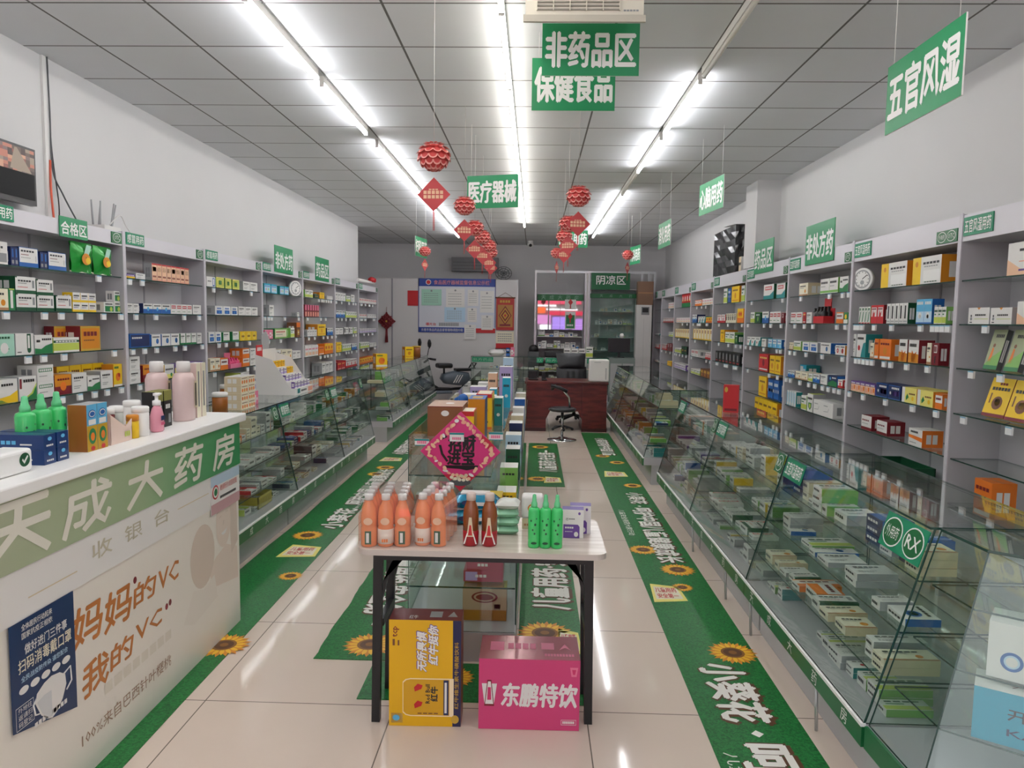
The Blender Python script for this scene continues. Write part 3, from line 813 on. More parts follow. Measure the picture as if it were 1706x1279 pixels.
RT = [
    {'B': [(1640, 1)], 'C': [(1622, 1), (1671, 1)], 'D': [(1614, 1), (1692, 1)]},
    {'B': [(1424, 1), (1429, 1), (1435, 1), (1455, 1), (1484, 1), (1532, 1), (1553, 1), (1561, 1), (1569, 1), (1578, 1)], 'C': [(1419, 1), (1428, 1), (1434, 1), (1441, 1), (1448, 1), (1455, 1), (1475, 1), (1486, 1), (1513, 1), (1548, 1)], 'D': [(1420, 1), (1443, 1), (1481, 1), (1527, 1), (1567, 1)]},
    {'A': [(1331, 1), (1378, 1), (1400, 1), (1410, 1)], 'B': [(1323, 1), (1339, 1), (1353, 1), (1393, 1), (1407, 1)], 'C': [(1312, 1), (1317, 1), (1325, 1), (1344, 1), (1371, 1), (1405, 1)], 'D': [(1313, 1), (1320, 1), (1336, 1), (1351, 1), (1361, 1), (1374, 1), (1384, 1), (1394, 1), (1402, 1)]},
    {'A': [(1250, 1), (1301, 1)], 'B': [(1245, 1), (1272, 1), (1283, 1), (1300, 1)], 'C': [(1243, 1), (1251, 1), (1273, 1), (1295, 1), (1301, 1)], 'D': [(1248, 1), (1284, 1), (1298, 1)]},
    {'B': [(1197, 1), (1212, 1), (1235, 1)], 'C': [(1198, 1), (1214, 1), (1226, 1), (1234, 1)], 'D': [(1195, 2), (1209, 3), (1224, 3)]},
    {'A': [(1159, 1), (1167, 1), (1174, 1), (1185, 1)], 'B': [(1154, 1), (1161, 4), (1176, 2)], 'C': [(1158, 1), (1177, 1)], 'D': [(1153, 1), (1178, 1), (1184, 1)]},
    {'B': [(1136, 1), (1144, 1)], 'C': [(1131, 1), (1144, 1)], 'D': [(1125, 1), (1128, 1), (1133, 1), (1138, 1), (1144, 1)]},
    {'A': [(1114, 1)], 'D': [(1103, 1), (1110, 1), (1117, 1)]},
    {},
]
LLAB = ['white open cabinet with green foil pouches beside the cash desk', 'white open cabinet behind the pink lotion bottles on the cash desk', 'white open cabinet behind the honey jars, third from the cash desk',
        'white open cabinet carrying the tall non-prescription sign and a round dial, cash-desk side', 'white open cabinet with drug-zone sign on top, cash-desk side',
        'white open cabinet ending at the corner of the cash-desk wall', 'white open cabinet with rolled poster on top, farthest on cash-desk side']
for i in range(7):
    wall_cabinet('L', i, LLAB[i], LT[i], '感冒用药', 'OTC' if i < 6 else 'OTC')
RLAB = ['white open cabinet with yellow and green booklets, nearest on the pillar side', 'white open cabinet with a round dial and amber-edged boxes', 'white open cabinet under the non-prescription sign, pillar side',
        'white open cabinet in front of the pillar with drug-zone sign on top', 'white open cabinet holding a row of black boxes on its fourth shelf', 'white open cabinet with seven cream and yellow boxes, just past the black ones',
        'white open cabinet with red and green packs on its top shelf', 'white open cabinet second from the far end, pillar side', 'white open cabinet last in the row beside the cool room']
for i in range(9):
    wall_cabinet('R', i, RLAB[i], RT[i], '五官风湿用药' if i < 5 else '外用药', ('xOTC' if i == 1 else 'OTC') if i < 7 else None)

LI = [
    {'A': [(-14, 19, 402, 1, 'wgray'), (24, 36, 412, 2, 'navy'), (37, 69, 413, 1, 'navywhite'), (72, 84, 421, 2, 'navy'), (85, 115, 421, 1, 'navywhite')],
     'B': [(-14, 17, 480, 1, 'cream'), (17, 28, 480, 1, 'greenspine'), (29, 63, 461, 1, 'wgreen', 2), (64, 92, 466, 1, 'wgreen', 2), (95, 122, 492, 1, 'wgreen'), (123, 162, 488, 3, 'wyellow', 2), (174, 191, 503, 1, 'wgreend'), (192, 207, 485, 1, 'wgreend', 2)],
     'C': [(-12, 24, 556, 1, 'mint'), (25, 56, 555, 1, 'whitecross'), (57, 87, 558, 1, 'wgreenwave'), (88, 132, 562, 1, 'lime'), (133, 168, 543, 1, 'gold'), (90, 124, 543, 1, 'gold', 1, .12)],
     'D': [(-10, 26, 632, 1, 'wyellowwave'), (27, 58, 627, 1, 'wgreencorner'), (59, 87, 608, 1, 'wgreenbar', 2), (88, 116, 624, 1, 'orangered'), (117, 142, 621, 1, 'white'), (143, 164, 626, 1, 'wgreenwave'), (165, 186, 617, 1, 'white'), (187, 207, 606, 1, 'yellowimg'), (92, 180, 607, 4, 'yellow', 1, .16)]},
    {'A': [(213, 228, 458, 1, 'purpyel'), (229, 245, 456, 1, 'white'), (256, 317, 443, 8, 'salmon')],
     'B': [(213, 233, 505, 2, 'white'), (240, 285, 506, 3, 'wblue'), (286, 321, 507, 4, 'wred'), (322, 338, 508, 1, 'white')],
     'C': [(215, 251, 556, 1, 'blue'), (252, 268, 557, 1, 'wblue2'), (269, 299, 556, 2, 'wblue2'), (300, 327, 555, 3, 'wgreenb'), (328, 340, 554, 1, 'white')],
     'D': [(214, 232, 594, 1, 'white', 2), (236, 254, 608, 1, 'orangered'), (255, 271, 607, 1, 'wyel'), (272, 289, 607, 1, 'wyel'), (290, 340, 604, 4, 'yelpurp')]},
    {'A': [(346, 361, 461, 1, 'wblueside'), (362, 375, 462, 1, 'limebox'), (377, 387, 464, 1, 'limebox'), (389, 400, 466, 1, 'limebox'), (406, 430, 470, 2, 'white')],
     'B': [(359, 397, 510, 3, 'wbluesq'), (398, 430, 511, 3, 'white')],
     'C': [(347, 369, 553, 2, 'wbluesq'), (371, 383, 553, 1, 'wgreenb'), (387, 398, 552, 1, 'wgreenb'), (400, 428, 552, 3, 'yellowround')],
     'D': [(349, 366, 597, 2, 'cream'), (367, 379, 596, 1, 'orangew'), (404, 415, 580, 1, 'orangew', 2), (416, 426, 580, 1, 'white', 2), (427, 435, 588, 1, 'orange')],
     'E': [(400, 414, 620, 1, 'lime'), (416, 428, 625, 2, 'wpurp')]},
    {'A': [(441, 463, 473, 2, 'bluebox'), (467, 482, 477, 2, 'bluebox')],
     'B': [(449, 457, 508, 1, 'white'), (495, 499, 520, 1, 'white')],
     'C': [(441, 455, 549, 2, 'pink'), (457, 480, 547, 1, 'wgreenL'), (484, 491, 546, 1, 'limew'), (494, 503, 537, 1, 'brownorange')],
     'D': [(442, 468, 584, 4, 'wblack'), (469, 486, 582, 2, 'cream'), (487, 502, 584, 2, 'white')],
     'E': [(443, 461, 612, 4, 'limew'), (462, 472, 613, 1, 'redw'), (474, 492, 617, 3, 'limew')],
     'F': [(445, 500, 655, 6, 'wblue')]},
    {'A': [(509, 522, 483, 2, 'limew'), (524, 532, 490, 1, 'dark'), (533, 541, 487, 1, 'yellow'), (545, 555, 493, 3, 'white')],
     'B': [(508, 532, 508, 6, 'pinkbottle')],
     'C': [(512, 528, 549, 4, 'white'), (529, 543, 540, 1, 'yellow'), (545, 555, 546, 2, 'wblue')],
     'D': [(508, 530, 575, 4, 'whitepink'), (531, 540, 577, 1, 'orange'), (541, 556, 572, 3, 'orangeyel')],
     'E': [(536, 554, 603, 3, 'white')]},
    {'A': [(559, 576, 488, 4, 'white'), (577, 584, 493, 1, 'limew'), (585, 591, 491, 1, 'white')],
     'B': [(560, 575, 517, 3, 'wblue'), (576, 596, 519, 5, 'limew')],
     'C': [(559, 572, 546, 2, 'white'), (573, 588, 545, 2, 'wblack'), (589, 596, 545, 1, 'limew')],
     'D': [(560, 569, 570, 1, 'yellow'), (570, 585, 573, 4, 'limew'), (586, 596, 572, 2, 'wblue')],
     'E': [(562, 575, 603, 2, 'red'), (576, 595, 598, 3, 'redw')]},
    {'A': [(599, 627, 498, 8, 'wred')], 'B': [(599, 611, 523, 3, 'wred'), (612, 627, 523, 4, 'white')], 'C': [(599, 627, 547, 7, 'wpurp')],
     'D': [(600, 615, 570, 4, 'limew'), (616, 627, 571, 2, 'white')], 'E': [(599, 626, 595, 7, 'orangeyel')]},
]
RI = [
    {'A': [(1669, 1790, 398, 1, 'pinkwhite')], 'B': [(1611, 1646, 512, 1, 'wpenguin'), (1647, 1684, 512, 1, 'wpenguin'), (1690, 1780, 500, 1, 'pinkwhite')],
      'F': [(1640, 1672, 806, 1, 'orange')]},
    {'A': [(1461, 1506, 438, 1, 'amberw'), (1513, 1562, 428, 1, 'amberw')],
     'B': [(1429, 1448, 511, 4, 'wgreenstripe'), (1449, 1470, 508, 2, 'redw2'), (1475, 1510, 505, 5, 'wcol'), (1524, 1550, 498, 2, 'skyblue'), (1554, 1574, 511, 3, 'limew')],
     'C': [(1418, 1427, 556, 1, 'white'), (1428, 1443, 556, 1, 'wteal'), (1451, 1457, 571, 1, 'cream'), (1458, 1465, 564, 1, 'orange'), (1466, 1486, 565, 1, 'orange'), (1499, 1513, 565, 1, 'wflame'), (1515, 1532, 566, 1, 'wflame'), (1546, 1553, 571, 1, 'cream'), (1554, 1566, 571, 1, 'maroon')],
     'D': [(1413, 1463, 637, 5, 'purplepeach'), (1464, 1506, 641, 2, 'bluenum'), (1508, 1562, 649, 2, 'yellowleaf'), (1565, 1577, 657, 1, 'orangew')],
     'E': [(1443, 1460, 694, 1, 'maroonw'), (1469, 1487, 703, 1, 'maroonw'), (1524, 1547, 717, 1, 'worange')]},
    {'A': [(1328, 1342, 472, 1, 'cream'), (1363, 1392, 464, 2, 'wgreenline'), (1394, 1409, 461, 1, 'wgreenwave')],
     'B': [(1315, 1335, 520, 2, 'wred'), (1336, 1341, 520, 1, 'red'), (1342, 1351, 520, 1, 'white'), (1392, 1403, 520, 1, 'orangew'), (1404, 1411, 520, 1, 'greenyel')],
     'C': [(1313, 1322, 570, 2, 'cream'), (1323, 1335, 568, 1, 'limew'), (1337, 1363, 570, 2, 'wbluesq'), (1368, 1385, 571, 1, 'wblue2'), (1393, 1409, 575, 2, 'wredcircle')],
     'D': [(1310, 1327, 617, 2, 'wblue'), (1328, 1349, 620, 2, 'cream'), (1350, 1357, 623, 1, 'limew'), (1358, 1369, 624, 1, 'wblue'), (1370, 1382, 624, 1, 'white'), (1383, 1399, 626, 1, 'bluegreen'), (1400, 1408, 633, 1, 'redw'), (1335, 1346, 608, 1, 'teal', 1, .14)],
     'E': [(1313, 1331, 652, 4, 'tealw'), (1340, 1349, 660, 1, 'limew'), (1350, 1360, 657, 1, 'wgreen2'), (1361, 1394, 670, 2, 'whitegray')]},
    {'A': [(1269, 1286, 474, 1, 'greenredw'), (1290, 1305, 472, 1, 'greenredw')],
     'B': [(1249, 1256, 520, 1, 'limew'), (1257, 1266, 521, 1, 'green'), (1268, 1280, 519, 1, 'wblue'), (1281, 1299, 519, 3, 'wred'), (1300, 1305, 521, 1, 'maroon')],
     'C': [(1242, 1267, 561, 3, 'wteal'), (1269, 1277, 564, 1, 'white'), (1280, 1303, 565, 3, 'skyw')],
     'D': [(1266, 1282, 590, 1, 'red'), (1284, 1303, 593, 2, 'yellow')],
     'E': [(1267, 1281, 628, 1, 'yellow'), (1283, 1302, 632, 2, 'navyw')],
     'F': [(1262, 1300, 667, 5, 'yellow')]},
    {'A': [(1203, 1209, 481, 1, 'limew'), (1210, 1215, 480, 1, 'navyw'), (1216, 1229, 477, 1, 'yellow'), (1232, 1238, 476, 1, 'limew')],
     'B': [(1194, 1207, 524, 2, 'redw'), (1208, 1225, 522, 5, 'wblackcol'), (1227, 1237, 514, 1, 'orangeyel')],
     'C': [(1200, 1207, 549, 1, 'yellow'), (1208, 1224, 553, 2, 'limew'), (1225, 1229, 557, 1, 'green')],
     'D': [(1193, 1234, 587, 7, 'black')]},
    {'A': [(1156, 1167, 500, 3, 'orangew'), (1168, 1188, 497, 5, 'whitepink')], 'B': [(1152, 1160, 524, 2, 'wblue'), (1162, 1174, 527, 3, 'wteal'), (1175, 1187, 528, 3, 'orangeyel')],
     'C': [(1155, 1187, 548, 7, 'yellowcream')], 'D': [(1152, 1164, 583, 2, 'wred'), (1176, 1186, 587, 3, 'redw')], 'E': [(1153, 1168, 616, 3, 'limew'), (1169, 1185, 616, 3, 'brown')]},
    {'A': [(1134, 1149, 485, 4, 'redgreen')], 'B': [(1126, 1149, 529, 6, 'whitepink')], 'C': [(1125, 1148, 548, 7, 'yellowcream')], 'D': [(1125, 1135, 580, 3, 'lime'), (1136, 1145, 577, 2, 'dark')], 'E': [(1124, 1144, 606, 6, 'wpurp')]},
    {'A': [(1112, 1121, 504, 3, 'whitepink')], 'B': [(1104, 1121, 529, 5, 'redw')], 'C': [(1114, 1121, 553, 2, 'limew')], 'D': [(1102, 1111, 573, 3, 'redw'), (1112, 1120, 572, 2, 'maroon')], 'E': [(1113, 1120, 602, 1, 'yellow')]},
    {'C': [(1088, 1099, 555, 4, 'wteal')], 'D': [(1090, 1099, 573, 3, 'redw')], 'E': [(1089, 1098, 603, 3, 'whitepink')]},
]
far = []
for i, bay in enumerate(LI):
    if i > 3: far.append((MB(), 'small medicine cartons filling the ' + ('cabinet with the drug-zone sign, cash-desk side', 'cabinet at the end of the cash-desk wall', 'alcove cabinet shelves')[i - 4]))
    for lev, items in bay.items():
        fill_shelf('L', LNAME[i], lev, items, far[-1][0] if i > 3 else None, LB[i:i + 2])
for i, bay in enumerate(RI):
    if i > 4: far.append((MB(), 'small medicine cartons filling the ' + ('cabinet just past the row of black boxes', 'cabinet with red and green packs on top shelf', 'second-last pillar-side cabinet', 'last pillar-side cabinet')[i - 5]))
    for lev, items in bay.items():
        fill_shelf('R', RNAME[i], lev, items, far[-1][0] if i > 4 else None, RB[i:i + 2])
for mb, s in far:
    tag(mb.build('medicine_boxes'), s, 'medicine boxes', None, 'stuff')


# leaning booklets and other single goods in the cabinets
def leaner(des, y, z, w, h, d, lean, label, group, turn=0.0):
    o = bpy.data.objects.new('medicine_box', carton_mesh(des, w, d, h))
    COL.objects.link(o)
    o.matrix_world = Matrix.Translation((SFR + 0.05, y, z)) @ Matrix.Rotation(R(-90 + turn), 4, 'Z') @ Matrix.Rotation(R(-lean), 4, 'X')
    return tag(o, label, 'medicine box', group)


for k, (p0, p1) in enumerate(((1632, 1666), (1666, 1702))):
    y = (at(p0, 600, X=SFR + .05).y + at(p1, 600, X=SFR + .05).y) / 2
    w = abs(at(p0 + 4, 600, X=SFR + .05).y - at(p1 - 8, 600, X=SFR + .05).y)
    leaner('khaki', y, LEVELS['C'] + .008, w, .225, .03, 14, ('olive green booklet with orange figure beside the cabinet side', 'olive green booklet with orange figure, next to the frame edge')[k], 'olive booklets on the third shelf')
for k, (p0, p1) in enumerate(((1634, 1674), (1676, 1712))):
    y = (at(p0, 670, X=SFR + .05).y + at(p1, 670, X=SFR + .05).y) / 2
    leaner('emblempack', y, LEVELS['D'] + .016, .165, .22, .045, 17, ('yellow pack with dark emblem leaning back below the olive booklets', 'yellow pack leaning at the picture edge, fourth shelf')[k], 'yellow packs leaning on the fourth shelf', 6)
o = MB()
o.box(-.055, .055, 0, .06, 0, .205, 'red', faces=dict(l='amber'))
o.rect((-.055, 0, 0), PX, PZ, .012, .012, .1, .03, 'maroon').disc((-.055, 0, 0), PX, PZ, .02, .17, .012, .02, 'gold')
b = o.build('gift_box', loc=(1.465, 5.43, .9586))
b.rotation_euler = (0, 0, R(-20))
tag(b, 'tall red gift box standing on the glass counter by the gap', 'gift box')


def dial(side, px, py, rad):
    X, rot, out = wall_side(side)
    p = at(px, py, X=X + out * .045)
    t = thing('thermometer_dial', ('round white thermometer dial on top shelf beside turquoise boxes', 'round white thermometer dial on top shelf beside amber-edged boxes')[side == 'R'], 'thermometer', (p.x, p.y, LEVELS['A'] + .001), rot + R(-28 if side == 'L' else 28))
    m = MB()
    m.cyl((0, 0, rad), (0, .03, rad), rad, 'white', 28)
    m.box(-.03, .03, .01, .05, 0, .012, 'white')
    m.build('case', t)
    m = MB()
    o = (0, -.0005, rad)
    m.disc(o, PX, PZ, 0, 0, rad * .82, rad * .82, 'gray', .0006, 28).disc(o, PX, PZ, 0, 0, rad * .7, rad * .7, 'white', .0012, 28)
    for q in range(12):
        a = q * math.pi / 6
        m.disc(o, PX, PZ, rad * .62 * math.cos(a), rad * .62 * math.sin(a), .004, .004, 'k', .0018, 6)
    m.disc(o, PX, PZ, 0, -rad * .3, rad * .2, rad * .2, 'gray', .0018)
    m.build('face', t)
    m = MB()
    m.rect((0, -.002, rad), (.8, 0, .6), (-.6, 0, .8), 0, -.003, rad * .6, .003, 'k', .001)
    m.build('needle', t)


dial('L', 492.5, 484, .095)
dial('R', 1437, 463, .085)


def pouch(px0, px1, ptop, label):
    x = SFL - .045
    y0, y1 = at(px0, 440, X=x).y, at(px1, 440, X=x).y
    h = at((px0 + px1) / 2, ptop, X=x).z - LEVELS['A']
    w = y1 - y0
    t = thing('foil_pouch', label, 'pouch', (x, (y0 + y1) / 2, LEVELS['A'] + .001), R(90), 'green foil pouches on the top shelf')
    fo = mat('green_foil', '1d9a35', 0.18, 0.25, spec=0.8)
    n = 6
    vs_, fs = [], []
    for s in (-1, 1):
        for j in range(n + 1):
            for i in range(n + 1):
                u, v = i / n, j / n
                bul = math.sin(math.pi * u) * math.sin(math.pi * v) ** .6 if 0 < v < 1 else 0
                vs_.append(((u - .5) * w, s * (.004 + .03 * bul + .004 * math.sin(9 * u + 7 * v)), v * h))
    q = (n + 1) ** 2
    for s in (0, 1):
        for j in range(n):
            for i in range(n):
                a = s * q + j * (n + 1) + i
                fs.append((a, a + 1, a + n + 2, a + n + 1))
    m = MB()
    m.add(vs_, fs, fo, True)
    m.box(-w / 2, w / 2, -.004, .004, h - .012, h, fo).box(-w / 2, w / 2, -.005, .005, 0, .012, 'cream')
    m.build('bag', t)
    m = MB()
    m.disc((0, -.036, 0), PX, PZ, .0, h * .45, w * .2, w * .17, 'amber', .001).disc((0, -.036, 0), PX, PZ, .02, h * .4, w * .12, w * .1, 'yellow', .002)
    m.shape((0, -.034, 0), PX, PZ, [(-w * .1, h * .6), (w * .05, h * .93), (w * .28, h * .9), (w * .12, h * .55)], 'mint', .001)
    m.build('printed_flower', t)


pouch(117, 152, 404, 'shiny green foil pouch beside the navy boxes, top shelf')
pouch(154, 184, 411, 'shiny green foil pouch nearest the cabinet side panel, top shelf')


def display_pack(name, side, lev, p0, p1, ptop, cols, label):
    X, rot, out = wall_side(side)
    x = X + out * .06
    y0, y1 = at(p0, 560, X=x).y, at(p1, 560, X=x).y
    w = abs(y1 - y0)
    h = min(at((p0 + p1) / 2, ptop, X=x).z - LEVELS[lev], .236)
    t = thing(name, label, 'counter display', (x, (y0 + y1) / 2, LEVELS[lev] + .001), rot)
    m = MB()
    m.box(-w / 2, w / 2, -.02, .08, 0, h * .28, cols[0]).box(-w / 2, w / 2, .072, .08, 0, h * .6, cols[0])
    m.shape((0, .071, 0), PX, PZ, [(-w * .2, h * .6), (w * .25, h * .6), (w * .32, h), (-w * .1, h * .9)], cols[0], .001)
    m.box(-w * .2, w * .25, .072, .08, h * .6, h, cols[0])
    m.build('carton_tray', t)
    for r in range(2):
        for i in range(4):
            b_ = MB()
            c = Vector(((i - 1.5) * w * .23, .01 + r * .035, h * .03))
            b_.lathe(c, [(w * .09, 0), (w * .09, h * .4), (w * .04, h * .48), (w * .04, h * .58 + r * h * .06)], cols[1], 10)
            b_.build('bottle', t)


display_pack('bottle_display', 'L', 'D', 380, 398, 588, ('pink', 'magenta'), 'pink display tray of small bottles on the shelf behind the honey jars')
display_pack('bottle_display', 'R', 'B', 1351, 1374, 497, ('red', 'black'), 'red display tray of dark bottles, second shelf under the non-prescription sign')
ty = at(1500, 770, X=SFR + .1).y
m = MB((SFR + .12, ty, LEVELS['F']))
for a_, b_, c_, d_, z_ in ((0, .19, -.23, .23, .01), (0, .008, -.23, .23, .1), (.182, .19, -.23, .23, .1), (0, .19, -.23, -.222, .1), (0, .19, .222, .23, .1)):
    m.box(SFR + .03 + a_, SFR + .03 + b_, ty + c_, ty + d_, LEVELS['F'] + .0005, LEVELS['F'] + z_, 'dgreen')
tag(m.build('plastic_tray'), 'empty dark green plastic tray on a low shelf below the maroon boxes', 'tray')

# ---------------------------------------------------------------- glass display counters
DECK, CT = 0.277, 0.95
TIER = [DECK, 0.425, 0.598, 0.775]
TNAME = ['deck', 'lower tier', 'middle tier', 'upper tier']


def slant(z, xb, xt):
    return xb + (xt - xb) * (z - DECK) / (CT - DECK)


def display_counter(label, s, xt, xb, xk, Y0, Y1, plates=(), rx=None):
    """s=+1: the front looks to -X (pillar side); s=-1: the front looks to +X."""
    t = thing('display_counter', label, 'display counter', (xb, (Y0 + Y1) / 2, 0), 0, 'glass display counters along the aisles')
    O = Vector(t.location)
    MB(O).box(xb + s * .09, xk, Y0 + .01, Y1 - .01, 0, .2, BASEG).build('base', t)
    MB(O).box(xb + s * .012, xk, Y0 + .002, Y1 - .002, .2, DECK - .001, CABW).build('deck', t)
    m = MB(O)
    m.box(xb, xb + s * .011, Y0 + .001, Y1 - .001, .198, DECK - .008, FASC)
    m.box(xb - s * .003, xb + s * .014, Y0 + .001, Y1 - .001, DECK - .008, DECK + .004, 'white')
    xd = NY if s > 0 else PY
    L = Y1 - Y0
    for i, c in enumerate('天成大药房'):
        w = .052
        y = (Y1 - L * (.1 + .2 * i) + w / 2) if s > 0 else (Y0 + L * (.1 + .2 * i) - w / 2)
        m.text(c, (xb, y, .208), xd, PZ, w, .052, 'white', .0012, .0)
    m.build('fascia', t)
    g = MB(O)
    g.slab([(xb + s * .006, Y0 + .004, DECK + .004), (xb + s * .006, Y1 - .004, DECK + .004), (xt, Y1 - .004, CT - .001), (xt, Y0 + .004, CT - .001)], (s, 0, 0), .006, GLASS, EDGE)
    g.build('front_pane', t)
    g = MB(O)
    g.box(xt - s * .012, xk, Y0 + .002, Y1 - .002, CT, CT + .008, GLASS, edge=EDGE)
    g.build('glass_top', t)
    for y, n in ((Y0 + .0035, 1), (Y1 - .0095, 1)):
        g = MB(O)
        g.slab([(xb + s * .014, y, DECK + .002), (xt + s * .008, y, CT - .001), (xk - s * .004, y, CT - .001), (xk - s * .004, y, DECK + .002)], (0, 1, 0), .006, GLASS, EDGE)
        g.build('end_pane', t)
    for z in TIER[1:]:
        g = MB(O)
        g.box(slant(z, xb, xt) + s * .018, xk - s * .02, Y0 + .011, Y1 - .011, z - .006, z, GLASS, edge=EDGE)
        g.build('glass_tier', t)
    MB(O).box(xk - s * .008, xk - s * .002, Y0 + .01, Y1 - .01, DECK + .02, CT - .004, GLASS, edge=EDGE).build('sliding_door', t)
    for y in ((Y0 + L * .32, Y1 - .05) if s > 0 and Y0 < 5 else ()):
        MB(O).cyl((xb + s * .03, y, .0005), (xb + s * .02, y, .2), .007, ALU, 8).build('leg', t)
    # green plates taped under the front edge
    sl = Vector((xt - xb, 0, CT - DECK)).normalized()
    for txt, f0, w, h in plates:
        p = MB(O)
        ys = (Y1 - L * f0) if s > 0 else (Y0 + L * f0)
        o = Vector((xt - s * .004, ys, CT - .012)) - sl * h
        xdv = Vector(xd)
        n = xdv.cross(sl)
        p.slab([o, o + xdv * w, o + xdv * w + sl * h, o + sl * h], n, .003, PLATEG if txt != 'RX' else FASC)
        o2 = o + n * .003
        if txt in ('RX', '外用药RX'):
            for j, q in enumerate(['外用药', 'RX'] if len(txt) > 2 else ['RX']):
                k = (w / 2 if len(txt) > 2 else w)
                cx = k * (j + .5)
                p.disc(o2, xdv, sl, cx, h / 2, k * .46, h * .43, 'white', .0006, 24).disc(o2, xdv, sl, cx, h / 2, k * .42, h * .39, FASC, .0012, 24)
                p.text(q, o2 + xdv * (cx - k * .3) + sl * h * .32, xdv, sl, k * .6, h * .36, 'white', .002, .0 if len(q) > 2 else .02)
        else:
            p.text(txt, o2 + xdv * w * .06 + sl * h * .16, xdv, sl, w * .88, h * .68, 'white', .001)
        p.build('category_plate', t)
    return t


# pillar-side run
RXT, RXB, RXK = 1.32, 1.122, 1.76
display_counter('glass display counter with big external-use plate, nearest on the pillar side', 1, RXT, RXB, RXK, 2.38, 3.76, [('五官风湿用药', .02, .24, .1), ('外用药RX', .79, .28, .125)])
display_counter('middle glass display counter of the nearer run on the pillar side', 1, RXT, RXB, RXK, 3.762, 5.15, [('五官风湿用药', .02, .22, .1), ('RX', .92, .1, .1)])
display_counter('glass display counter at the gap, far end of the nearer pillar-side run', 1, RXT, RXB, RXK, 5.152, 6.5, [('五官风湿用药', .02, .22, .1), ('RX', .92, .1, .1)])
FR = [7.22, 8.55, 9.87, 11.2]
for i, lb in enumerate(('glass display counter just past the gap, pillar side', 'glass display counter beside the mahogany desk', 'glass display counter behind the air purifier, end of pillar-side run')):
    display_counter(lb, 1, 1.285, 1.1, 1.72, FR[i], FR[i + 1] - .002)
# cash-desk-side run
LXT, LXB, LXK = -1.975, -1.81, -2.42
NL = [4.16, 5.53, 6.93, 8.25]
for i, lb in enumerate(('glass display counter partly hidden behind the cash desk', 'glass display counter beneath the white carton display stand', 'glass display counter with a bright tube reflection, end of nearer left run')):
    display_counter(lb, -1, LXT, LXB, LXK, NL[i], NL[i + 1] - .002, [('感冒用药', .02, .2, .1), ('RX', .9, .1, .1)] if i else [('RX', .9, .1, .1)])
FL = [9.45, 10.86, 12.27, 13.65]
for i, lb in enumerate(('glass display counter with yellow box on top, start of far left run', 'middle glass display counter of the far left run, honey jar above', 'glass display counter in front of the electric bicycle')):
    display_counter(lb, -1, -2.0, -1.83, -2.45, FL[i], FL[i + 1] - .002)

CART = ['white', 'wgreenline', 'white', 'wblue2', 'white', 'wpurp', 'white', 'cream', 'wyel', 'wblack', 'limew', 'wgreenline', 'wblue', 'wred', 'white', 'wteal', 'lime', 'cream', 'wgreen']
NCART = [0]


def fill_counter(s, xt, xb, xk, Y0, Y1, cname, special=None, stuff=None, sparse=0.0, seed=1):
    rnd = random.Random(seed)
    rot = R(-90) if s > 0 else R(90)
    for li, z in enumerate(TIER):
        y = Y0 + .05
        count = 0
        while y < Y1 - .1:
            w = rnd.choice((.065, .075, .09, .11, .13))
            if y + w > Y1 - .04: break
            if rnd.random() < sparse * (1.6 if li == 0 else 1):
                y += w + .03
                continue
            h = rnd.choice((.022, .028, .035, .045))
            d = rnd.choice((.12, .14, .16, .19))
            des = special[li][rnd.randrange(len(special[li]))] if special and special.get(li) else rnd.choice(CART)
            x = slant(z, xb, xt) + s * (.03 + (.06 if li == 0 else 0) + rnd.random() * .03)
            if abs(xk - x) < d + .05: d = abs(xk - x) - .05
            nst = rnd.choice((1, 1, 1, 2) if li != 3 else (1, 1, 2, 2, 3))
            if z + nst * h > (TIER + [CT])[li + 1] - .02: nst = 1
            for q in range(nst):
                m = carton_mesh(des, w - .004, d, h - .001, True)
                count += 1
                if stuff is not None:
                    rm = Matrix.Rotation(rot, 3, 'Z')
                    b = len(stuff.v)
                    stuff.v += [tuple(rm @ v.co + Vector((x, y + w / 2, z + .0005 + q * h))) for v in m.vertices]
                    for p in m.polygons:
                        stuff.f.append(tuple(b + j for j in p.vertices)); stuff.m.append(stuff.mi(m.materials[p.material_index])); stuff.sm.append(False)
                    continue
                NCART[0] += 1
                o = bpy.data.objects.new('medicine_carton', m)
                COL.objects.link(o)
                o.location = (x, y + w / 2, z + .0005 + q * h)
                o.rotation_euler = (0, 0, rot + R(rnd.uniform(-2, 2)))
                wh = '' if nst == 1 else (' stack bottom,' if q == 0 else ' stack top,' if q == nst - 1 else ' stack middle,')
                tag(o, f"{DES[des][0]} flat carton,{wh} {ORD[min(count - 1, 28)]} on {TNAME[li].replace(' tier', ' tier')}, {cname}", 'medicine carton', f"flat cartons in the {cname}")
            y += w + rnd.choice((.004, .006, .02))


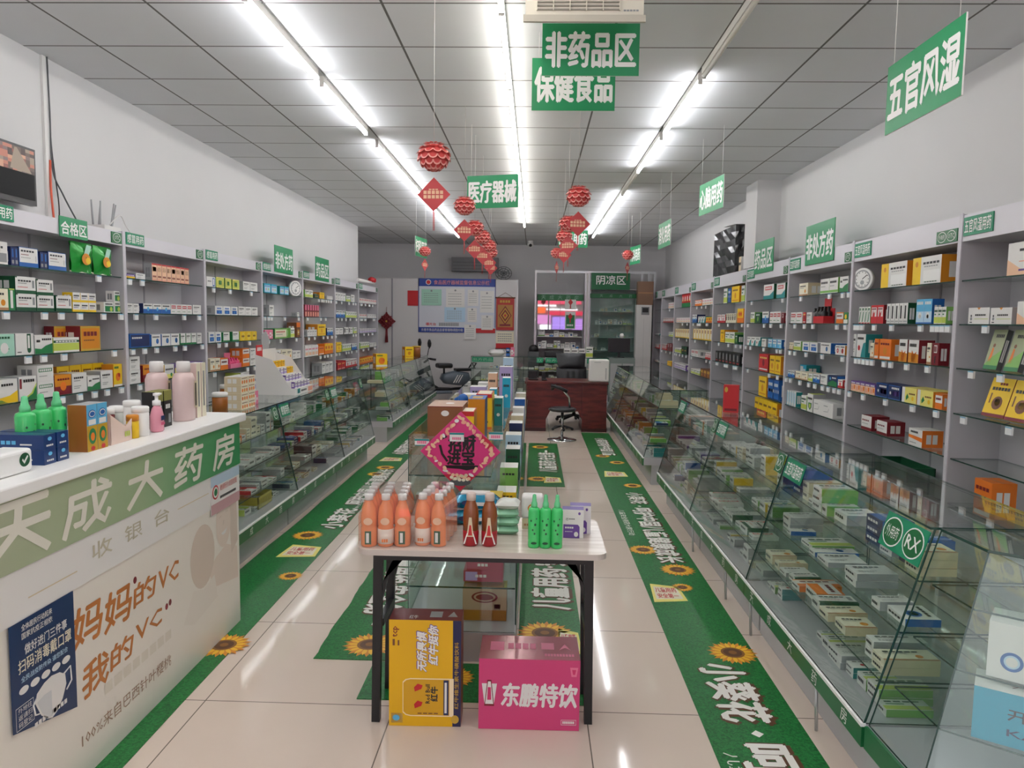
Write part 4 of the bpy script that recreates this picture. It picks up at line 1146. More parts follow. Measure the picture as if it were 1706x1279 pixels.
fill_counter(1, RXT, RXB, RXK, 2.38, 3.76, 'external-use counter', {3: ['wpurp', 'white', 'cream', 'navyw', 'redw', 'white', 'wgreenline'], 2: ['wgreenb', 'white', 'limew', 'wblue2'], 1: ['orangew', 'white', 'wgreen', 'cream'], 0: ['white', 'wteal', 'limew']}, None, .18, 3)
fill_counter(1, RXT, RXB, RXK, 3.762, 5.15, 'middle pillar-side counter', {3: ['white', 'maroonw', 'cream', 'wyel', 'white'], 2: ['lime', 'wgreenline', 'wyel', 'white'], 1: ['limew', 'wgreen', 'wred', 'white']}, None, .12, 5)
fill_counter(1, RXT, RXB, RXK, 5.152, 6.5, 'gap counter', {3: ['orangew', 'wred', 'salmon', 'white'], 2: ['redw', 'white', 'wpurp', 'white']}, None, .1, 8)
fill_counter(-1, LXT, LXB, LXK, 4.7, 5.53, 'cash-desk counter', {3: ['orangew', 'white', 'white', 'cream'], 2: ['wred', 'white', 'white'], 1: ['white', 'wgreenline', 'redw', 'white']}, None, .1, 11)
fill_counter(-1, LXT, LXB, LXK, 5.53, 6.93, 'carton-stand counter', {3: ['wgreenb', 'white', 'wred'], 2: ['white', 'redw', 'limew', 'navyw'], 1: ['white', 'wblack', 'cream']}, None, .1, 12)
fill_counter(-1, LXT, LXB, LXK, 6.93, 8.25, 'left end counter', {3: ['white', 'wgreenb', 'amberw'], 2: ['green', 'white', 'limew'], 1: ['white', 'wgreenb']}, None, .15, 13)
for nm, s, a, rng, n0, sd in (('cartons inside the far pillar-side counters', 1, (1.285, 1.1, 1.72), FR, 3, 21), ('cartons inside the far left counters', -1, (-2.0, -1.83, -2.45), FL, 2, 31)):
    mb = MB()
    for i in range(n0):
        fill_counter(s, *a, rng[i], rng[i + 1], '', {3: ['cream', 'white', 'wgreenline'], 1: ['gold', 'amberw', 'limew', 'white']}, mb, .1, sd + i)
    tag(mb.build('medicine_cartons'), 'flat ' + nm, 'medicine cartons', None, 'stuff')

m = MB((-1.97, 5.06, DECK))
for a_, b_, c_, d_, z_ in ((-.1, .1, -.13, .13, .006), (-.1, -.094, -.13, .13, .085), (.094, .1, -.13, .13, .085), (-.1, .1, -.13, -.124, .085), (-.1, .1, .124, .13, .085)):
    m.box(-2.0 + a_, -2.0 + b_, 5.06 + c_, 5.06 + d_, DECK + .0005, DECK + z_, mat('basket_yellow', 'd8c552', 0.35))
for k in range(9):
    m.rect((-1.9, 4.93, DECK), PY, PZ, .015 + .026 * k, .02, .03 + .026 * k, .07, mat('basket_slot', 'b09c34', 0.5))
tag(m.build('plastic_basket'), 'yellow plastic basket on the deck of the counter behind the cash desk', 'basket')
# corner counter with the two big boxes
t = thing('corner_counter', 'angled glass corner counter with big white and blue boxes inside', 'display counter', (1.5, 2.0, 0))
O = Vector(t.location)
topc = [(1.335, 2.372), (1.35, 2.148), (2.05, 1.62), (2.4, 1.62), (2.4, 2.372)]
botc = [(1.14, 2.372), (1.15, 2.06), (1.93, 1.45), (2.4, 1.45), (2.4, 2.372)]
MB(O).slab([(x, y, CT) for x, y in topc], PZ, .008, GLASS, EDGE).build('glass_top', t)
MB(O).slab([(x, y, .02) for x, y in botc], PZ, .18, BASEG).build('base', t)
MB(O).slab([(x, y, .2) for x, y in botc], PZ, DECK - .2, CABW).build('deck', t)
for i in range(2):
    a, b, c, d = topc[i], topc[i + 1], botc[i + 1], botc[i]
    g = MB(O)
    nn = Vector((b[1] - a[1], a[0] - b[0], 0))
    g.slab([(d[0], d[1], DECK + .002), (c[0], c[1], DECK + .002), (b[0], b[1], CT - .001), (a[0], a[1], CT - .001)], -nn, .006, GLASS, EDGE)
    g.build('front_pane', t)
    f = MB(O)
    dv = Vector((c[0] - d[0], c[1] - d[1], 0))
    nv = Vector((-dv.y, dv.x, 0)).normalized() * -.012
    f.slab([(d[0] + nv.x, d[1] + nv.y, .2), (c[0] + nv.x, c[1] + nv.y, .2), (c[0] + nv.x, c[1] + nv.y, DECK), (d[0] + nv.x, d[1] + nv.y, DECK)], -nv, .01, FASC)
    f.build('fascia', t)
for z in TIER[1:]:
    k = (z - DECK) / (CT - DECK)
    pts = [(botc[i][0] + (topc[i][0] - botc[i][0]) * k, botc[i][1] + (topc[i][1] - botc[i][1]) * k) for i in range(5)]
    pts = [(x + .03, y + .03 if i not in (0, 4) else y - .01) for i, (x, y) in enumerate(pts)]
    MB(O).slab([(x, y, z - .006) for x, y in pts], PZ, .006, GLASS, EDGE).build('glass_tier', t)


def rect_box(name, w, d, h, body, label, cat, loc, rot, painter, bev=.004):
    m = MB()
    m.box(-w / 2, w / 2, 0, d, 0, h, body[0], faces=dict(l=body[1], r=body[1], t=body[2]))
    painter(m, (-w / 2, 0, 0), w, h, d)
    o = m.build(name, loc=loc)
    o.rotation_euler = (0, 0, rot)
    return tag(o, label, cat)


def kaisai_white(m, o, w, h, d):
    m.text('开塞露', (o[0] + w * .42, 0, h * .52), PX, PZ, w * .5, h * .16, 'k', .001)
    m.disc(o, PX, PZ, w * .2, h * .34, h * .17, h * .17, 'blue', .0008, 28).disc(o, PX, PZ, w * .2, h * .34, h * .12, h * .12, 'ltblue', .0012, 24).disc(o, PX, PZ, w * .2, h * .34, h * .09, h * .09, 'W', .0016, 24)
    m.rect((o[0], 0, h), PX, PY, w * .3, d * .3, w * .9, d * .42, 'brown').bars(o, PX, PZ, w * .4, h * .1, w * .9, h * .14, 'g', 8)


def kaisai_blue(m, o, w, h, d):
    m.text('开塞露', (o[0] + w * .28, 0, h * .5), PX, PZ, w * .56, h * .22, 'k', .001)
    m.text('KAISAI', (o[0] + w * .28, 0, h * .2), PX, PZ, w * .56, h * .13, 'navy', .001)
    m.rect((o[0], 0, h), PX, PY, 0, 0, w, d, 'W').text('开塞露', (o[0] + w * .3, d * .3, h), PX, PY, w * .5, d * .25, 'brown', .0015)


rect_box('medicine_box', .3, .13, .165, ('W', 'W', 'W'), 'big white box with blue ring inside the corner counter', 'medicine box', (1.338 + .15 * .8, 2.098 - .15 * .6, TIER[2] + .001), R(-37), kaisai_white)
rect_box('medicine_box', .3, .13, .155, ('cyan', 'blue', 'W'), 'big blue box below the white one in the corner counter', 'medicine box', (1.29 + .15 * .839, 2.07 - .15 * .545, TIER[1] + .001), R(-33), kaisai_blue)
m = MB((1.62, 2.12, CT + .009))
m.box(-.0 + 1.49, 1.72, 2.115, 2.123, CT + .009, CT + .13, 'green')
m.shape((1.49, 2.115, CT + .009), PX, PZ, [(.012, .022), (.06, .02), (.1, .034), (.215, .034), (.215, .112), (.012, .112)], 'white', .0012)
m.disc((1.49, 2.115, CT + .009), PX, PZ, .09, .07, .038, .03, 'green', .002, 24).disc((1.49, 2.115, CT + .009), PX, PZ, .09, .07, .034, .026, 'white', .0026, 24)
m.disc((1.49, 2.115, CT + .009), PX, PZ, .083, .072, .02, .015, 'green', .0032).rect((1.49, 2.115, CT + .009), PX, PZ, .06, .07, .12, .074, 'green', .0032)
m.box(1.5, 1.71, 2.1, 2.14, CT + .0085, CT + .014, 'green')
tag(m.build('acrylic_sign'), 'green and white acrylic payment sign on the corner counter top', 'sign')

# ---------------------------------------------------------------- cash desk
CX = -1.54
t = thing('cash_desk', 'white cash desk with faded green shop-name band and printed front', 'cash desk', (CX, 2.6, 0))
O = Vector(t.location)
CW = mat('desk_front_white', 'eee8de', 0.3)
m = MB(O)
m.box(CX, CX - .52, .9, 3.72, 0, 1.07, CW)
m.build('body', t)
bevel(MB(O).box(CX + .03, CX - .56, .88, 3.77, 1.07, 1.112, 'white').build('worktop', t), .006)
m = MB(O)
m.box(CX, CX + .012, .9, 3.722, .851, 1.069, FADED)
o = Vector((CX + .012, 0, 0))
CREAMT = mat('lettering_cream', 'e6e3d6', 0.4)
for c, y, w, h in (('天', 1.92, .30, .185), ('成', 2.28, .27, .165), ('大', 2.66, .26, .165), ('药', 3.02, .26, .165), ('房', 3.4, .24, .16)):
    m.text(c, (CX + .012, y, .873), PY, PZ, w, h, CREAMT, .0012, .03, .12)
m.build('name_band', t)
m = MB(O)
m.box(CX, CX + .006, .9, 3.721, .69, .85, 'W')
for c, y in (('收', 2.445), ('银', 2.65), ('台', 2.865)):
    m.text(c, (CX + .006, y, .752), PY, PZ, .12, .062, mat('faded_beige', 'c3bca6'), .0012, .01)
m.rect((CX + .006, 0, 0), PY, PZ, 3.06, .775, 3.36, .779, 'sand').rect((CX + .006, 0, 0), PY, PZ, 2.12, .745, 2.36, .749, 'sand')
m.build('cashier_band', t)
m = MB(O)
ORG = mat('hand_lettered_orange', 'c2793c')
lo = (CX, 0, 0)
for s_, y, z, w, h in (('妈', 2.325, .47, .17, .14), ('妈', 2.51, .455, .175, .14), ('的', 2.705, .475, .165, .09), ('VC', 2.89, .475, .17, .08), ('我', 2.37, .28, .155, .12), ('的', 2.54, .302, .15, .09), ('VC', 2.71, .335, .2, .066)):
    m.text(s_, (CX, y, z), PY, PZ, w, h, ORG, .001, .03, .1)
for y, z in ((2.955, .385), (2.985, .392), (2.72, .585)):
    m.disc(lo, PY, PZ, y, z, .012, .014, 'maroon')
m.text('100%来自巴西针叶樱桃', (CX, 2.36, .118), PY, PZ, .62, .05, mat('faded_brown', 'a5846d'), .001, .0)
m.bars((CX, 0, 0), PY, PZ, 2.5, .235, 3.0, .275, mat('faded_pale', 'e2dbcd'), 8)
# the bleached family picture: two soft heads
PALE, PALE2, PALE3 = mat('faded_skin', 'e6d7ca'), mat('faded_hair', 'dacbbd'), mat('faded_cloth', 'ebe4da')
m.disc(lo, PY, PZ, 3.3, .49, .125, .15, PALE2, .0006, 28).shape(lo, PY, PZ, [(3.2, .36), (3.3, .33), (3.42, .36), (3.45, .24), (3.2, .2), (3.1, .24)], PALE3, .0005)
m.shape(lo, PY, PZ, [(3.42, .7), (3.5, .77), (3.62, .78), (3.69, .7), (3.7, .45), (3.62, .4), (3.6, .62), (3.48, .68)], PALE2, .0007).disc(lo, PY, PZ, 3.53, .59, .085, .125, PALE, .0013, 28)
m.shape(lo, PY, PZ, [(3.44, .44), (3.56, .47), (3.69, .42), (3.7, .25), (3.4, .3), (3.36, .4)], PALE, .0004)
m.shape(lo, PY, PZ, [(3.5, .54), (3.56, .55), (3.575, .56), (3.55, .53), (3.52, .528)], 'W', .0018).shape(lo, PY, PZ, [(3.48, .625), (3.51, .632), (3.51, .626), (3.48, .62)], PALE2, .0018).shape(lo, PY, PZ, [(3.555, .64), (3.585, .638), (3.585, .632), (3.555, .634)], PALE2, .0018).shape(lo, PY, PZ, [(3.525, .6), (3.54, .6), (3.53, .575), (3.52, .577)], PALE2, .0018)
m.build('front_print', t)

# papers stuck to the desk front
m = MB((CX + .012, 2.17, .35))
y0, y1 = 2.03, 2.33
BLUEP = mat('poster_blue', '16345f', 0.35)
m.slab([(CX + .007, y0, .36), (CX + .007, y1, .285), (CX + .007, y1, .69), (CX + .007, y0, .69)], PX, .002, BLUEP)
o = (CX + .009, y0, .285)
for txt, a, z, w, h, c in (('全体居民行动起来', .05, .372, .14, .02, 'W'), ('国家抗疫正相依', .05, .346, .14, .02, 'W'), ('做好进门三件事', .06, .295, .2, .032, 'W'), ('扫码消毒戴口罩', .03, .245, .25, .042, 'cream'), ('全民战疫防传染 请您配合', .04, .215, .22, .018, 'ltblue')):
    m.text(txt, (o[0], o[1] + a, o[2] + z), PY, PZ, w, h, c, .001, .015)
for k in range(5):
    m.disc(o, PY, PZ, .05 + k * .05, .19, .021, .012, 'W')
m.shape(o, PY, PZ, [(.096, .12), (.105, .148), (.14, .166), (.175, .172), (.215, .164), (.242, .145), (.246, .11), (.225, .07), (.195, .042), (.172, .034), (.15, .042), (.12, .07)], 'W', .001)
m.shape(o, PY, PZ, [(.104, .12), (.14, .128), (.172, .126), (.172, .04), (.15, .048), (.124, .074)], mat('mask_fold', 'd3d5d6'), .0014)
m.tube([(o[0] + .002, o[1] + a, o[2] + b) for a, b in ((.235, .15), (.268, .16), (.272, .11), (.245, .09))], .0025, 'W')
m.tube([(o[0] + .002, o[1] + a, o[2] + b) for a, b in ((.102, .135), (.086, .12), (.094, .085), (.112, .08))], .0025, 'W')
for k, s_ in enumerate(('外地往', '返请扫', '码登记')):
    m.text(s_, (o[0], o[1] + .022, o[2] + .125 - k * .022), PY, PZ, .06, .017, 'W', .001, .0)
for a, b, c, d in ((.012, .075, .09, .077), (.012, .145, .09, .147), (.012, .075, .0135, .147), (.0885, .075, .09, .147)):
    m.rect(o, PY, PZ, a, b, c, d, 'W')
m.bars(o, PY, PZ, .09, .045, .25, .06, 'W', 9)
tag(m.build('poster'), 'dark blue poster with a white face mask on the cash desk front', 'poster')
m = MB((CX + .013, 3.56, .8))
m.box(CX + .0065, CX + .0085, 3.38, 3.715, .66, .845, 'W')
o = (CX + .0085, 3.38, .66)
m.rect(o, PY, PZ, 0, 0, .335, .05, mat('notice_pink', 'c9a0a4')).rect(o, PY, PZ, 0, .135, .335, .185, mat('notice_sky', 'b7cddf'))
m.disc(o, PY, PZ, .05, .105, .035, .035, 'red').disc(o, PY, PZ, .05, .105, .027, .027, 'W', .0014).disc(o, PY, PZ, .05, .105, .018, .018, 'green', .002)
m.text('绿色消费无行为 诚信医保放思量', (o[0], o[1] + .1, o[2] + .1), PY, PZ, .2, .03, 'red', .001, .0).bars(o, PY, PZ, .1, .062, .29, .075, 'k', 14)
tag(m.build('notice'), 'small notice with a round red emblem at the cash desk corner', 'notice')

# things on the cash desk
DZ = 1.1125
SPRAY = mat('green_liquid', '44cc70', 0.2, spec=0.7)
SPRAYC = mat('green_sprayer', '6fd596', 0.25)


def spray_bottle(loc, label, group, h=.19, r=.03):
    t = thing('spray_bottle', label, 'bottle', loc, 0, group)
    MB().lathe((0, 0, 0), [(r * .92, 0), (r, .006), (r, h * .68), (r * .9, h * .73), (r * .45, h * .76)], SPRAY, 18).build('body', t)
    m = MB()
    m.lathe((0, 0, 0), [(r * .55, h * .755), (r * .52, h * .83), (r * .38, h * .87), (r * .32, h * .95), (r * .3, h * .985), (r * .12, h)], SPRAYC, 14)
    m.build('sprayer', t)
    m = MB()
    for k, (a, z, s_) in enumerate(((-.5, .52, 1), (.2, .45, 1.2), (-.2, .35, .9), (.4, .56, .7), (.1, .28, 1))):
        x, y = r * 1.01 * math.sin(a), -r * 1.01 * math.cos(a)
        m.disc((x, y, h * z), (math.cos(a), math.sin(a), 0), PZ, 0, 0, .0035 * s_, .0045 * s_, 'dgreen', .0008, 8)
    x = (0, -r * 1.0, h * .1)
    m.disc(x, PX, PZ, 0, 0, r * .5, .005, 'dgreen', .001, 12)
    m.build('printing', t)
    return t


for k, (px, d_) in enumerate(((43, 'nearest the blue boxes'), (70, 'in the middle of three'), (96, 'beside the orange juice boxes'))):
    p = at(px + 2, 760, Z=DZ)
    s_ = spray_bottle((-1.74, at(px, 720, X=-1.74).y, DZ), f'green spray bottle on the cash desk, {d_}', 'green spray bottles on the cash desk', .22, .032)
    s_.rotation_euler = (0, 0, R(70))
NV = mat('toothpaste_navy', '17386f', 0.3)


def toothpaste(m, o, w, h, d):
    m.bars((o[0], 0, 0), PX, PZ, w * .2, h * .2, w * .8, h * .32, 'W', 4).disc((o[0], 0, 0), PX, PZ, w * .5, h * .7, w * .17, h * .13, 'sky')
    m.bars((-w / 2, d, 0), NY, PZ, d * .1, h * .35, d * .55, h * .6, 'sky', 5, .001).rect((-w / 2, d, 0), NY, PZ, d * .6, h * .3, d * .8, h * .4, 'W')


for k in range(2):
    for q in range(2):
        rect_box('toothpaste_box', .06, .2, .05, (NV, NV, NV), f'navy toothpaste box, {("lower", "upper")[q]} one of the {("nearer", "farther")[k]} pair on the cash desk', 'toothpaste box', (-1.615, 2.366 + .068 * k, DZ + .0505 * q), R(90), toothpaste)
b = MB((-1.66, 2.24, DZ))
b.box(-1.7, -1.6, 2.08, 2.262, DZ, DZ + .075, 'white')
b.disc((-1.6, 2.222, DZ), PY, PZ, 0, .042, .024, .022, 'dgreen', .001, 24)
b.shape((-1.6, 2.222, DZ), PY, PZ, [(-.014, .042), (-.01, .047), (-.004, .039), (.011, .055), (.015, .05), (-.003, .029)], 'W', .002)
bevel(b.build('card_reader'), .012, 3)
tag(SC.objects['card_reader'], 'white payment scanner with a green tick at the cash desk edge', 'scanner')


def juice(m, o, w, h, d):
    m.rect((o[0], 0, 0), PX, PZ, 0, h * .55, w, h, 'sky').rect((o[0], 0, 0), PX, PZ, 0, 0, w, h * .55, mat('juice_gold', 'c49a1e')).disc((o[0], 0, 0), PX, PZ, w * .5, h * .8, w * .36, h * .09, 'blue', .0014).disc((o[0], 0, 0), PX, PZ, w * .5, h * .8, w * .3, h * .07, 'W', .002).disc((o[0], 0, 0), PX, PZ, w * .5, h * .8, w * .24, h * .05, 'blue', .0026)
    m.rect((o[0], 0, 0), PX, PZ, w * .15, h * .57, w * .85, h * .68, 'W', .0014)
    m.disc((o[0], 0, 0), PX, PZ, w * .5, h * .32, w * .36, h * .17, 'green', .0014).disc((o[0], 0, 0), PX, PZ, w * .5, h * .31, w * .2, h * .09, 'orange', .002).disc((o[0], 0, 0), PX, PZ, w * .5, h * .06, w * .2, h * .05, 'red', .002)


for k in range(2):
    rect_box('juice_box', .062, .07, .172, ('sky', mat('juice_copper', 'a06028', 0.35), 'gray'), f'orange and blue drink box on the cash desk, {("beside the green bottles", "beside the pink carton tray")[k]}', 'drink box', (-1.62, 2.61 + .064 * k, DZ), R(90), juice)
# pink carton tray with jars
t = thing('carton_tray', 'pale pink cut-out carton tray of capped jars on the cash desk', 'carton tray', (-1.62, 2.8, DZ), R(90))
PINKC = mat('pale_pink_card', 'e8cfc2')
m = MB()
m.box(-.075, .075, 0, .13, 0, .004, PINKC).box(-.075, -.072, 0, .13, .004, .05, PINKC).box(.072, .075, 0, .13, .004, .06, PINKC).box(-.075, .075, .127, .13, .004, .12, PINKC)
m.slab([(-.075, 0, .004), (.075, 0, .004), (.075, 0, .085), (.03, 0, .06), (-.075, 0, .12)], PY, .003, PINKC)
m.slab([(-.0755, 0, .004), (-.0755, .13, .004), (-.0755, .13, .12), (-.0755, 0, .12)], PX, .003, PINKC)
m.bars((0, 0, 0), PX, PZ, .02, .02, .06, .04, 'lime', 3, .002)
m.build('tray', t)


def jar(loc, col, lid, r, h, label, group=None, cap_h=.02):
    t = thing('jar', label, 'jar', loc, 0, group)
    MB().lathe((0, 0, 0), [(r, 0), (r, h * .9), (r * .85, h * .95)], col, 18).build('body', t)
    MB().lathe((0, 0, h * .94), [(r * 1.02, 0), (r * 1.02, cap_h), (r * .9, cap_h + .004)], lid, 18).build('lid', t)
    return t


for k, (dx, dy, c) in enumerate(((-1.655, 2.765, 'maroon'), (-1.655, 2.825, 'wallgrey'), (-1.715, 2.79, 'maroon'))):
    jar((dx, dy, DZ + .0045), mat('jar_' + c, {'maroon': '7c2b2c'}.get(c, 'c9cdc6'), 0.3), 'white', .027, .12, ('red-brown jar with white lid at the front of the pink tray', 'white jar with white lid at the front of the pink tray', 'red-brown jar at the back of the pink tray')[k])
for k, (y, r, h, c, s_) in enumerate(((2.915, .024, .075, 'yellow', 'small yellow tub behind the white tubs on the cash desk'), (2.975, .034, .105, 'white', 'white tub beside the pink pump bottle'), (3.02, .034, .125, 'white', 'taller clear-lidded white tub behind the pink pump bottle'))):
    jar((-1.64 - (.06 if k == 2 else 0.0), y, DZ), c, 'white' if k else 'amber', r, h, s_)
t = thing('pump_bottle', 'small pink pump bottle with a white head on the cash desk', 'bottle', (-1.63, 3.09, DZ), R(90))
MB().lathe((0, 0, 0), [(.03, 0), (.036, .006), (.036, .07), (.026, .1), (.014, .115)], mat('pink_gel', 'e59aab', 0.25), 20, 1, .7).build('body', t)
m = MB()
m.lathe((0, 0, .114), [(.017, 0), (.017, .02), (.007, .024), (.007, .04), (.014, .042), (.014, .052), (.004, .055)], 'white', 16).box(-.004, .034, -.006, .006, .158, .166, 'white')
m.build('pump', t)
m = MB()
m.rect((-.016, -.0262, .05), PX, PZ, 0, 0, .032, .02, 'navy').bars((-.016, -.0262, .03), PX, PZ, 0, 0, .032, .012, 'magenta', 4)
m.build('printing', t)


def darkbox(m, o, w, h, d):
    m.rect((o[0], 0, 0), PX, PZ, 0, h * .72, w, h, mat('olive_lid', '8c8a45')).bars((o[0], 0, 0), PX, PZ, w * .2, h * .5, w * .8, h * .62, 'W', 3).rect((o[0], 0, 0), PX, PZ, w * .55, h * .1, w * .85, h * .35, 'g')


for k in range(2):
    rect_box('cosmetic_box', .068, .06, .165, ('black', 'black', mat('olive_lid', '8c8a45')), f'black box with olive lid on the cash desk, {("beside the pink pump bottle", "in front of the large pink bottles")[k]}', 'cosmetic box', (-1.66, 3.17 + .075 * k, DZ), R(90), darkbox)
LOTP = mat('lotion_pink', 'dcc3c0', 0.3)
for k, (x, y) in enumerate(((-1.8, 3.42), (-1.685, 3.45))):
    t = thing('lotion_bottle', ('large pale pink bottle behind the black boxes on the cash desk', 'large pale pink bottle nearest the slim cream boxes')[k], 'bottle', (x, y, DZ), R(90), 'large pink bottles on the cash desk')
    MB().lathe((0, 0, 0), [(.062, 0), (.066, .01), (.066, .2), (.055, .225), (.03, .235)], LOTP, 22, 1, .7).build('body', t)
    MB().lathe((0, 0, .234), [(.032, 0), (.032, .045), (.028, .05)], 'W', 20).build('cap', t)
    m = MB()
    m.rect((.0, -.0475, .06), PX, PZ, .01, 0, .035, .13, 'sand').bars((.0, -.0475, .07), PX, PZ, .015, 0, .03, .11, 'k', 1, .0016)
    m.build('label_print', t)
for k in range(2):
    rect_box('cosmetic_box', .045, .05, .27, ('cream', mat('pale_rose', 'dcc4bd'), 'W'), f'tall slim {("rose", "cream")[k]} box at the end of the cash desk, {("next to the pink bottle", "outermost")[k]}', 'cosmetic box', (-1.66, 3.555 + .055 * k, DZ), R(90), lambda m, o, w, h, d: m.bars((o[0], 0, 0), PX, PZ, w * .3, h * .2, w * .7, h * .85, 'g', 1))

# goods on the left counters' tops
CTZ = CT + .0085
for k, (y, w) in enumerate(((4.62, .24), (4.9, .0),)):
    pass
for k, (px, x) in enumerate(((366, -2.1), (378, -2.3))):
    y = at(px, 650, X=x).y
    jar((x, y, CTZ), mat('honey_amber', '9a5a22', 0.25), 'W', .05, .13, ('honey-brown jar with white lid on the left counter', 'honey-brown jar standing behind another jar, left counter')[k], None, .025)
for q in range(4):
    for k in range(2):
        o = bpy.data.objects.new('milk_carton_box', carton_mesh('orangespot', .125, .12, .058))
        COL.objects.link(o)
        o.location = (-2.06, 5.12 + .13 * k, CTZ + .0585 * q)
        o.rotation_euler = (0, 0, R(90))
        tag(o, f"orange-printed white box, {('bottom', 'second', 'third', 'top')[q]} of the {('nearer', 'farther')[k]} stack on the left counter", 'box', 'orange-printed boxes on the left counter')
m = MB((-2.1, 5.55, CTZ))
bz = carton_mesh('pink', .12, .1, .1)
o = bpy.data.objects.new('pink_box', bz)
COL.objects.link(o)
o.location, o.rotation_euler = (-2.1, 5.42, CTZ), (0, 0, R(90))
tag(o, 'pink box beside the orange-printed stacks on the left counter', 'box')
# stepped white display stand with small cartons
t = thing('display_stand', 'white stepped cardboard display stand of small boxes on the left counter', 'display stand', (-2.12, 6.35, CTZ), R(90))
m = MB()
for k in range(4):
    m.box(-.24, .24, -.1 + .075 * k, .24, .0 + .055 * k, .055 * (k + 1), 'W')
m.slab([(-.245, -.1, 0), (-.245, .24, 0), (-.245, .24, .34), (-.245, .1, .3)], PX, .004, 'W').slab([(.241, -.1, 0), (.241, .24, 0), (.241, .24, .34), (.241, .1, .3)], PX, .004, 'W')
m.box(-.24, .24, .236, .24, .2, .38, 'W')
m.slab([(-.1, .238, .38), (.06, .238, .38), (.09, .238, .46), (.0, .238, .54), (-.1, .238, .5)], PY, .003, 'gray')
m.rect((-.24, -.1, 0), PX, PZ, .05, .01, .12, .05, 'teal').bars((-.24, -.1, 0), PX, PZ, .15, .02, .3, .035, 'k', 4).rect((-.24, -.1, 0), PX, PZ, .34, .005, .47, .045, 'salmon')
m.slab([(-.24, .236, .3), (-.1, .236, .3), (-.1, .236, .42), (-.24, .236, .42)], NY, .004, 'red')
m.bars((-.24, .232, .3), PX, PZ, .02, .07, .12, .1, 'W', 3)
m.build('carton', t)
for k in range(4):
    for i in range(5):
        des = ['wpurp', 'wpurp', 'yellow' if i > 2 else 'wpurp', 'yellow'][k]
        o = bpy.data.objects.new('small_box', carton_mesh(des, .07, .03, .055))
        COL.objects.link(o)
        mw = t.matrix_basis @ Matrix.Translation((-.18 + .085 * i, -.085 + .075 * k, .055 * (k + 1) + .0005))
        o.matrix_world = mw
        tag(o, f"small {('purple and white', 'purple and white', 'purple or yellow', 'yellow')[k] if k != 2 else DES[des][0]} box, {ORD[i]} on the {('lowest', 'second', 'third', 'top')[k]} step of the white stand", 'small box', 'small boxes on the white stepped stand')
# on the far left counters
for px, x, w, h, des, s_ in ((636, -2.15, .17, .17, 'yellowimg', 'yellow box on the far left counter, at its near corner'), (682, -2.15, .16, .19, 'yellow', 'yellow box on the far left counter before the honey jar'), (695, -2.12, .14, .07, 'wblue', 'low blue and white box beside the honey jar')):
    y = at(px, 610, X=x).y
    o = bpy.data.objects.new('medicine_box', carton_mesh(des, w, .12, h))
    COL.objects.link(o)
    o.location, o.rotation_euler = (x, y, CTZ), (0, 0, R(35))
    tag(o, s_, 'medicine box')
jar((-2.1, at(689, 600, X=-2.1).y + .3, CTZ), mat('honey_amber', '9a5a22', 0.25), 'gold', .075, .18, 'big honey jar with golden lid on the far left counter')

# ---------------------------------------------------------------- folding table in the middle
TX0, TX1, TY0, TY1, TZ = -.655, .285, 2.655, 3.15, .75
t = thing('folding_table', 'pale wood folding table with black steel legs in the aisle', 'table', ((TX0 + TX1) / 2, (TY0 + TY1) / 2, 0))
O = Vector(t.location)


def rounded(x0, x1, y0, y1, r, n=6):
    pts = []
    for cx, cy, a0 in ((x1 - r, y0 + r, -90), (x1 - r, y1 - r, 0), (x0 + r, y1 - r, 90), (x0 + r, y0 + r, 180)):
        pts += [(cx + r * math.cos(R(a0 + 90 * i / n)), cy + r * math.sin(R(a0 + 90 * i / n))) for i in range(n + 1)]
    return pts


rp = rounded(TX0, TX1, TY0, TY1, .045)
m = MB(O)
m.slab([(x, y, TZ - .022) for x, y in rp], PZ, .022, TABLETOP, mat('table_edging', 'c9beb6', 0.3))
m.build('tabletop', t)
m = MB(O)
m.box(TX0 + .06, TX1 - .06, TY0 + .07, TY0 + .1, TZ - .062, TZ - .023, BLKM).box(TX0 + .06, TX1 - .06, TY1 - .1, TY1 - .07, TZ - .062, TZ - .023, BLKM)
m.build('apron', t)
for x, y, sx in ((TX0 + .055, 2.80, -1), (TX1 - .055, 2.83, 1), (TX0 + .055, 3.06, -1), (TX1 - .055, 3.06, 1)):
    m = MB(O)
    fx = x + (.012 if sx > 0 else -.012)
    m.slab([(fx - .016, y - .016, 0), (fx + .016, y - .016, 0), (x + .018, y - .018, TZ - .025), (x - .018, y - .018, TZ - .025)], PY, .032, BLKM)
    m.build('leg', t)
    m = MB(O)
    xi = x - sx * .018
    m.slab([(xi, y - .01, TZ - .24), (xi, y - .01, TZ - .17), (xi - sx * .05, y - .01, TZ - .06), (xi - sx * .13, y - .01, TZ - .025), (xi - sx * .07, y - .01, TZ - .025), (xi - sx * .035, y - .01, TZ - .09)], PY, .02, BLKM)
    m.build('brace', t)
for x in (TX0 + .055, TX1 - .055):
    MB(O).box(x - .012, x + .012, 2.83, 3.05, .38, .41, BLKM).build('crossbar', t)
Z0 = TZ + .0008
# orange drink bottles in shrink film
OJ = mat('orange_drink', 'f08a52', 0.25, spec=0.6)
OJL = mat('orange_label', 'f2e3d6', 0.35)


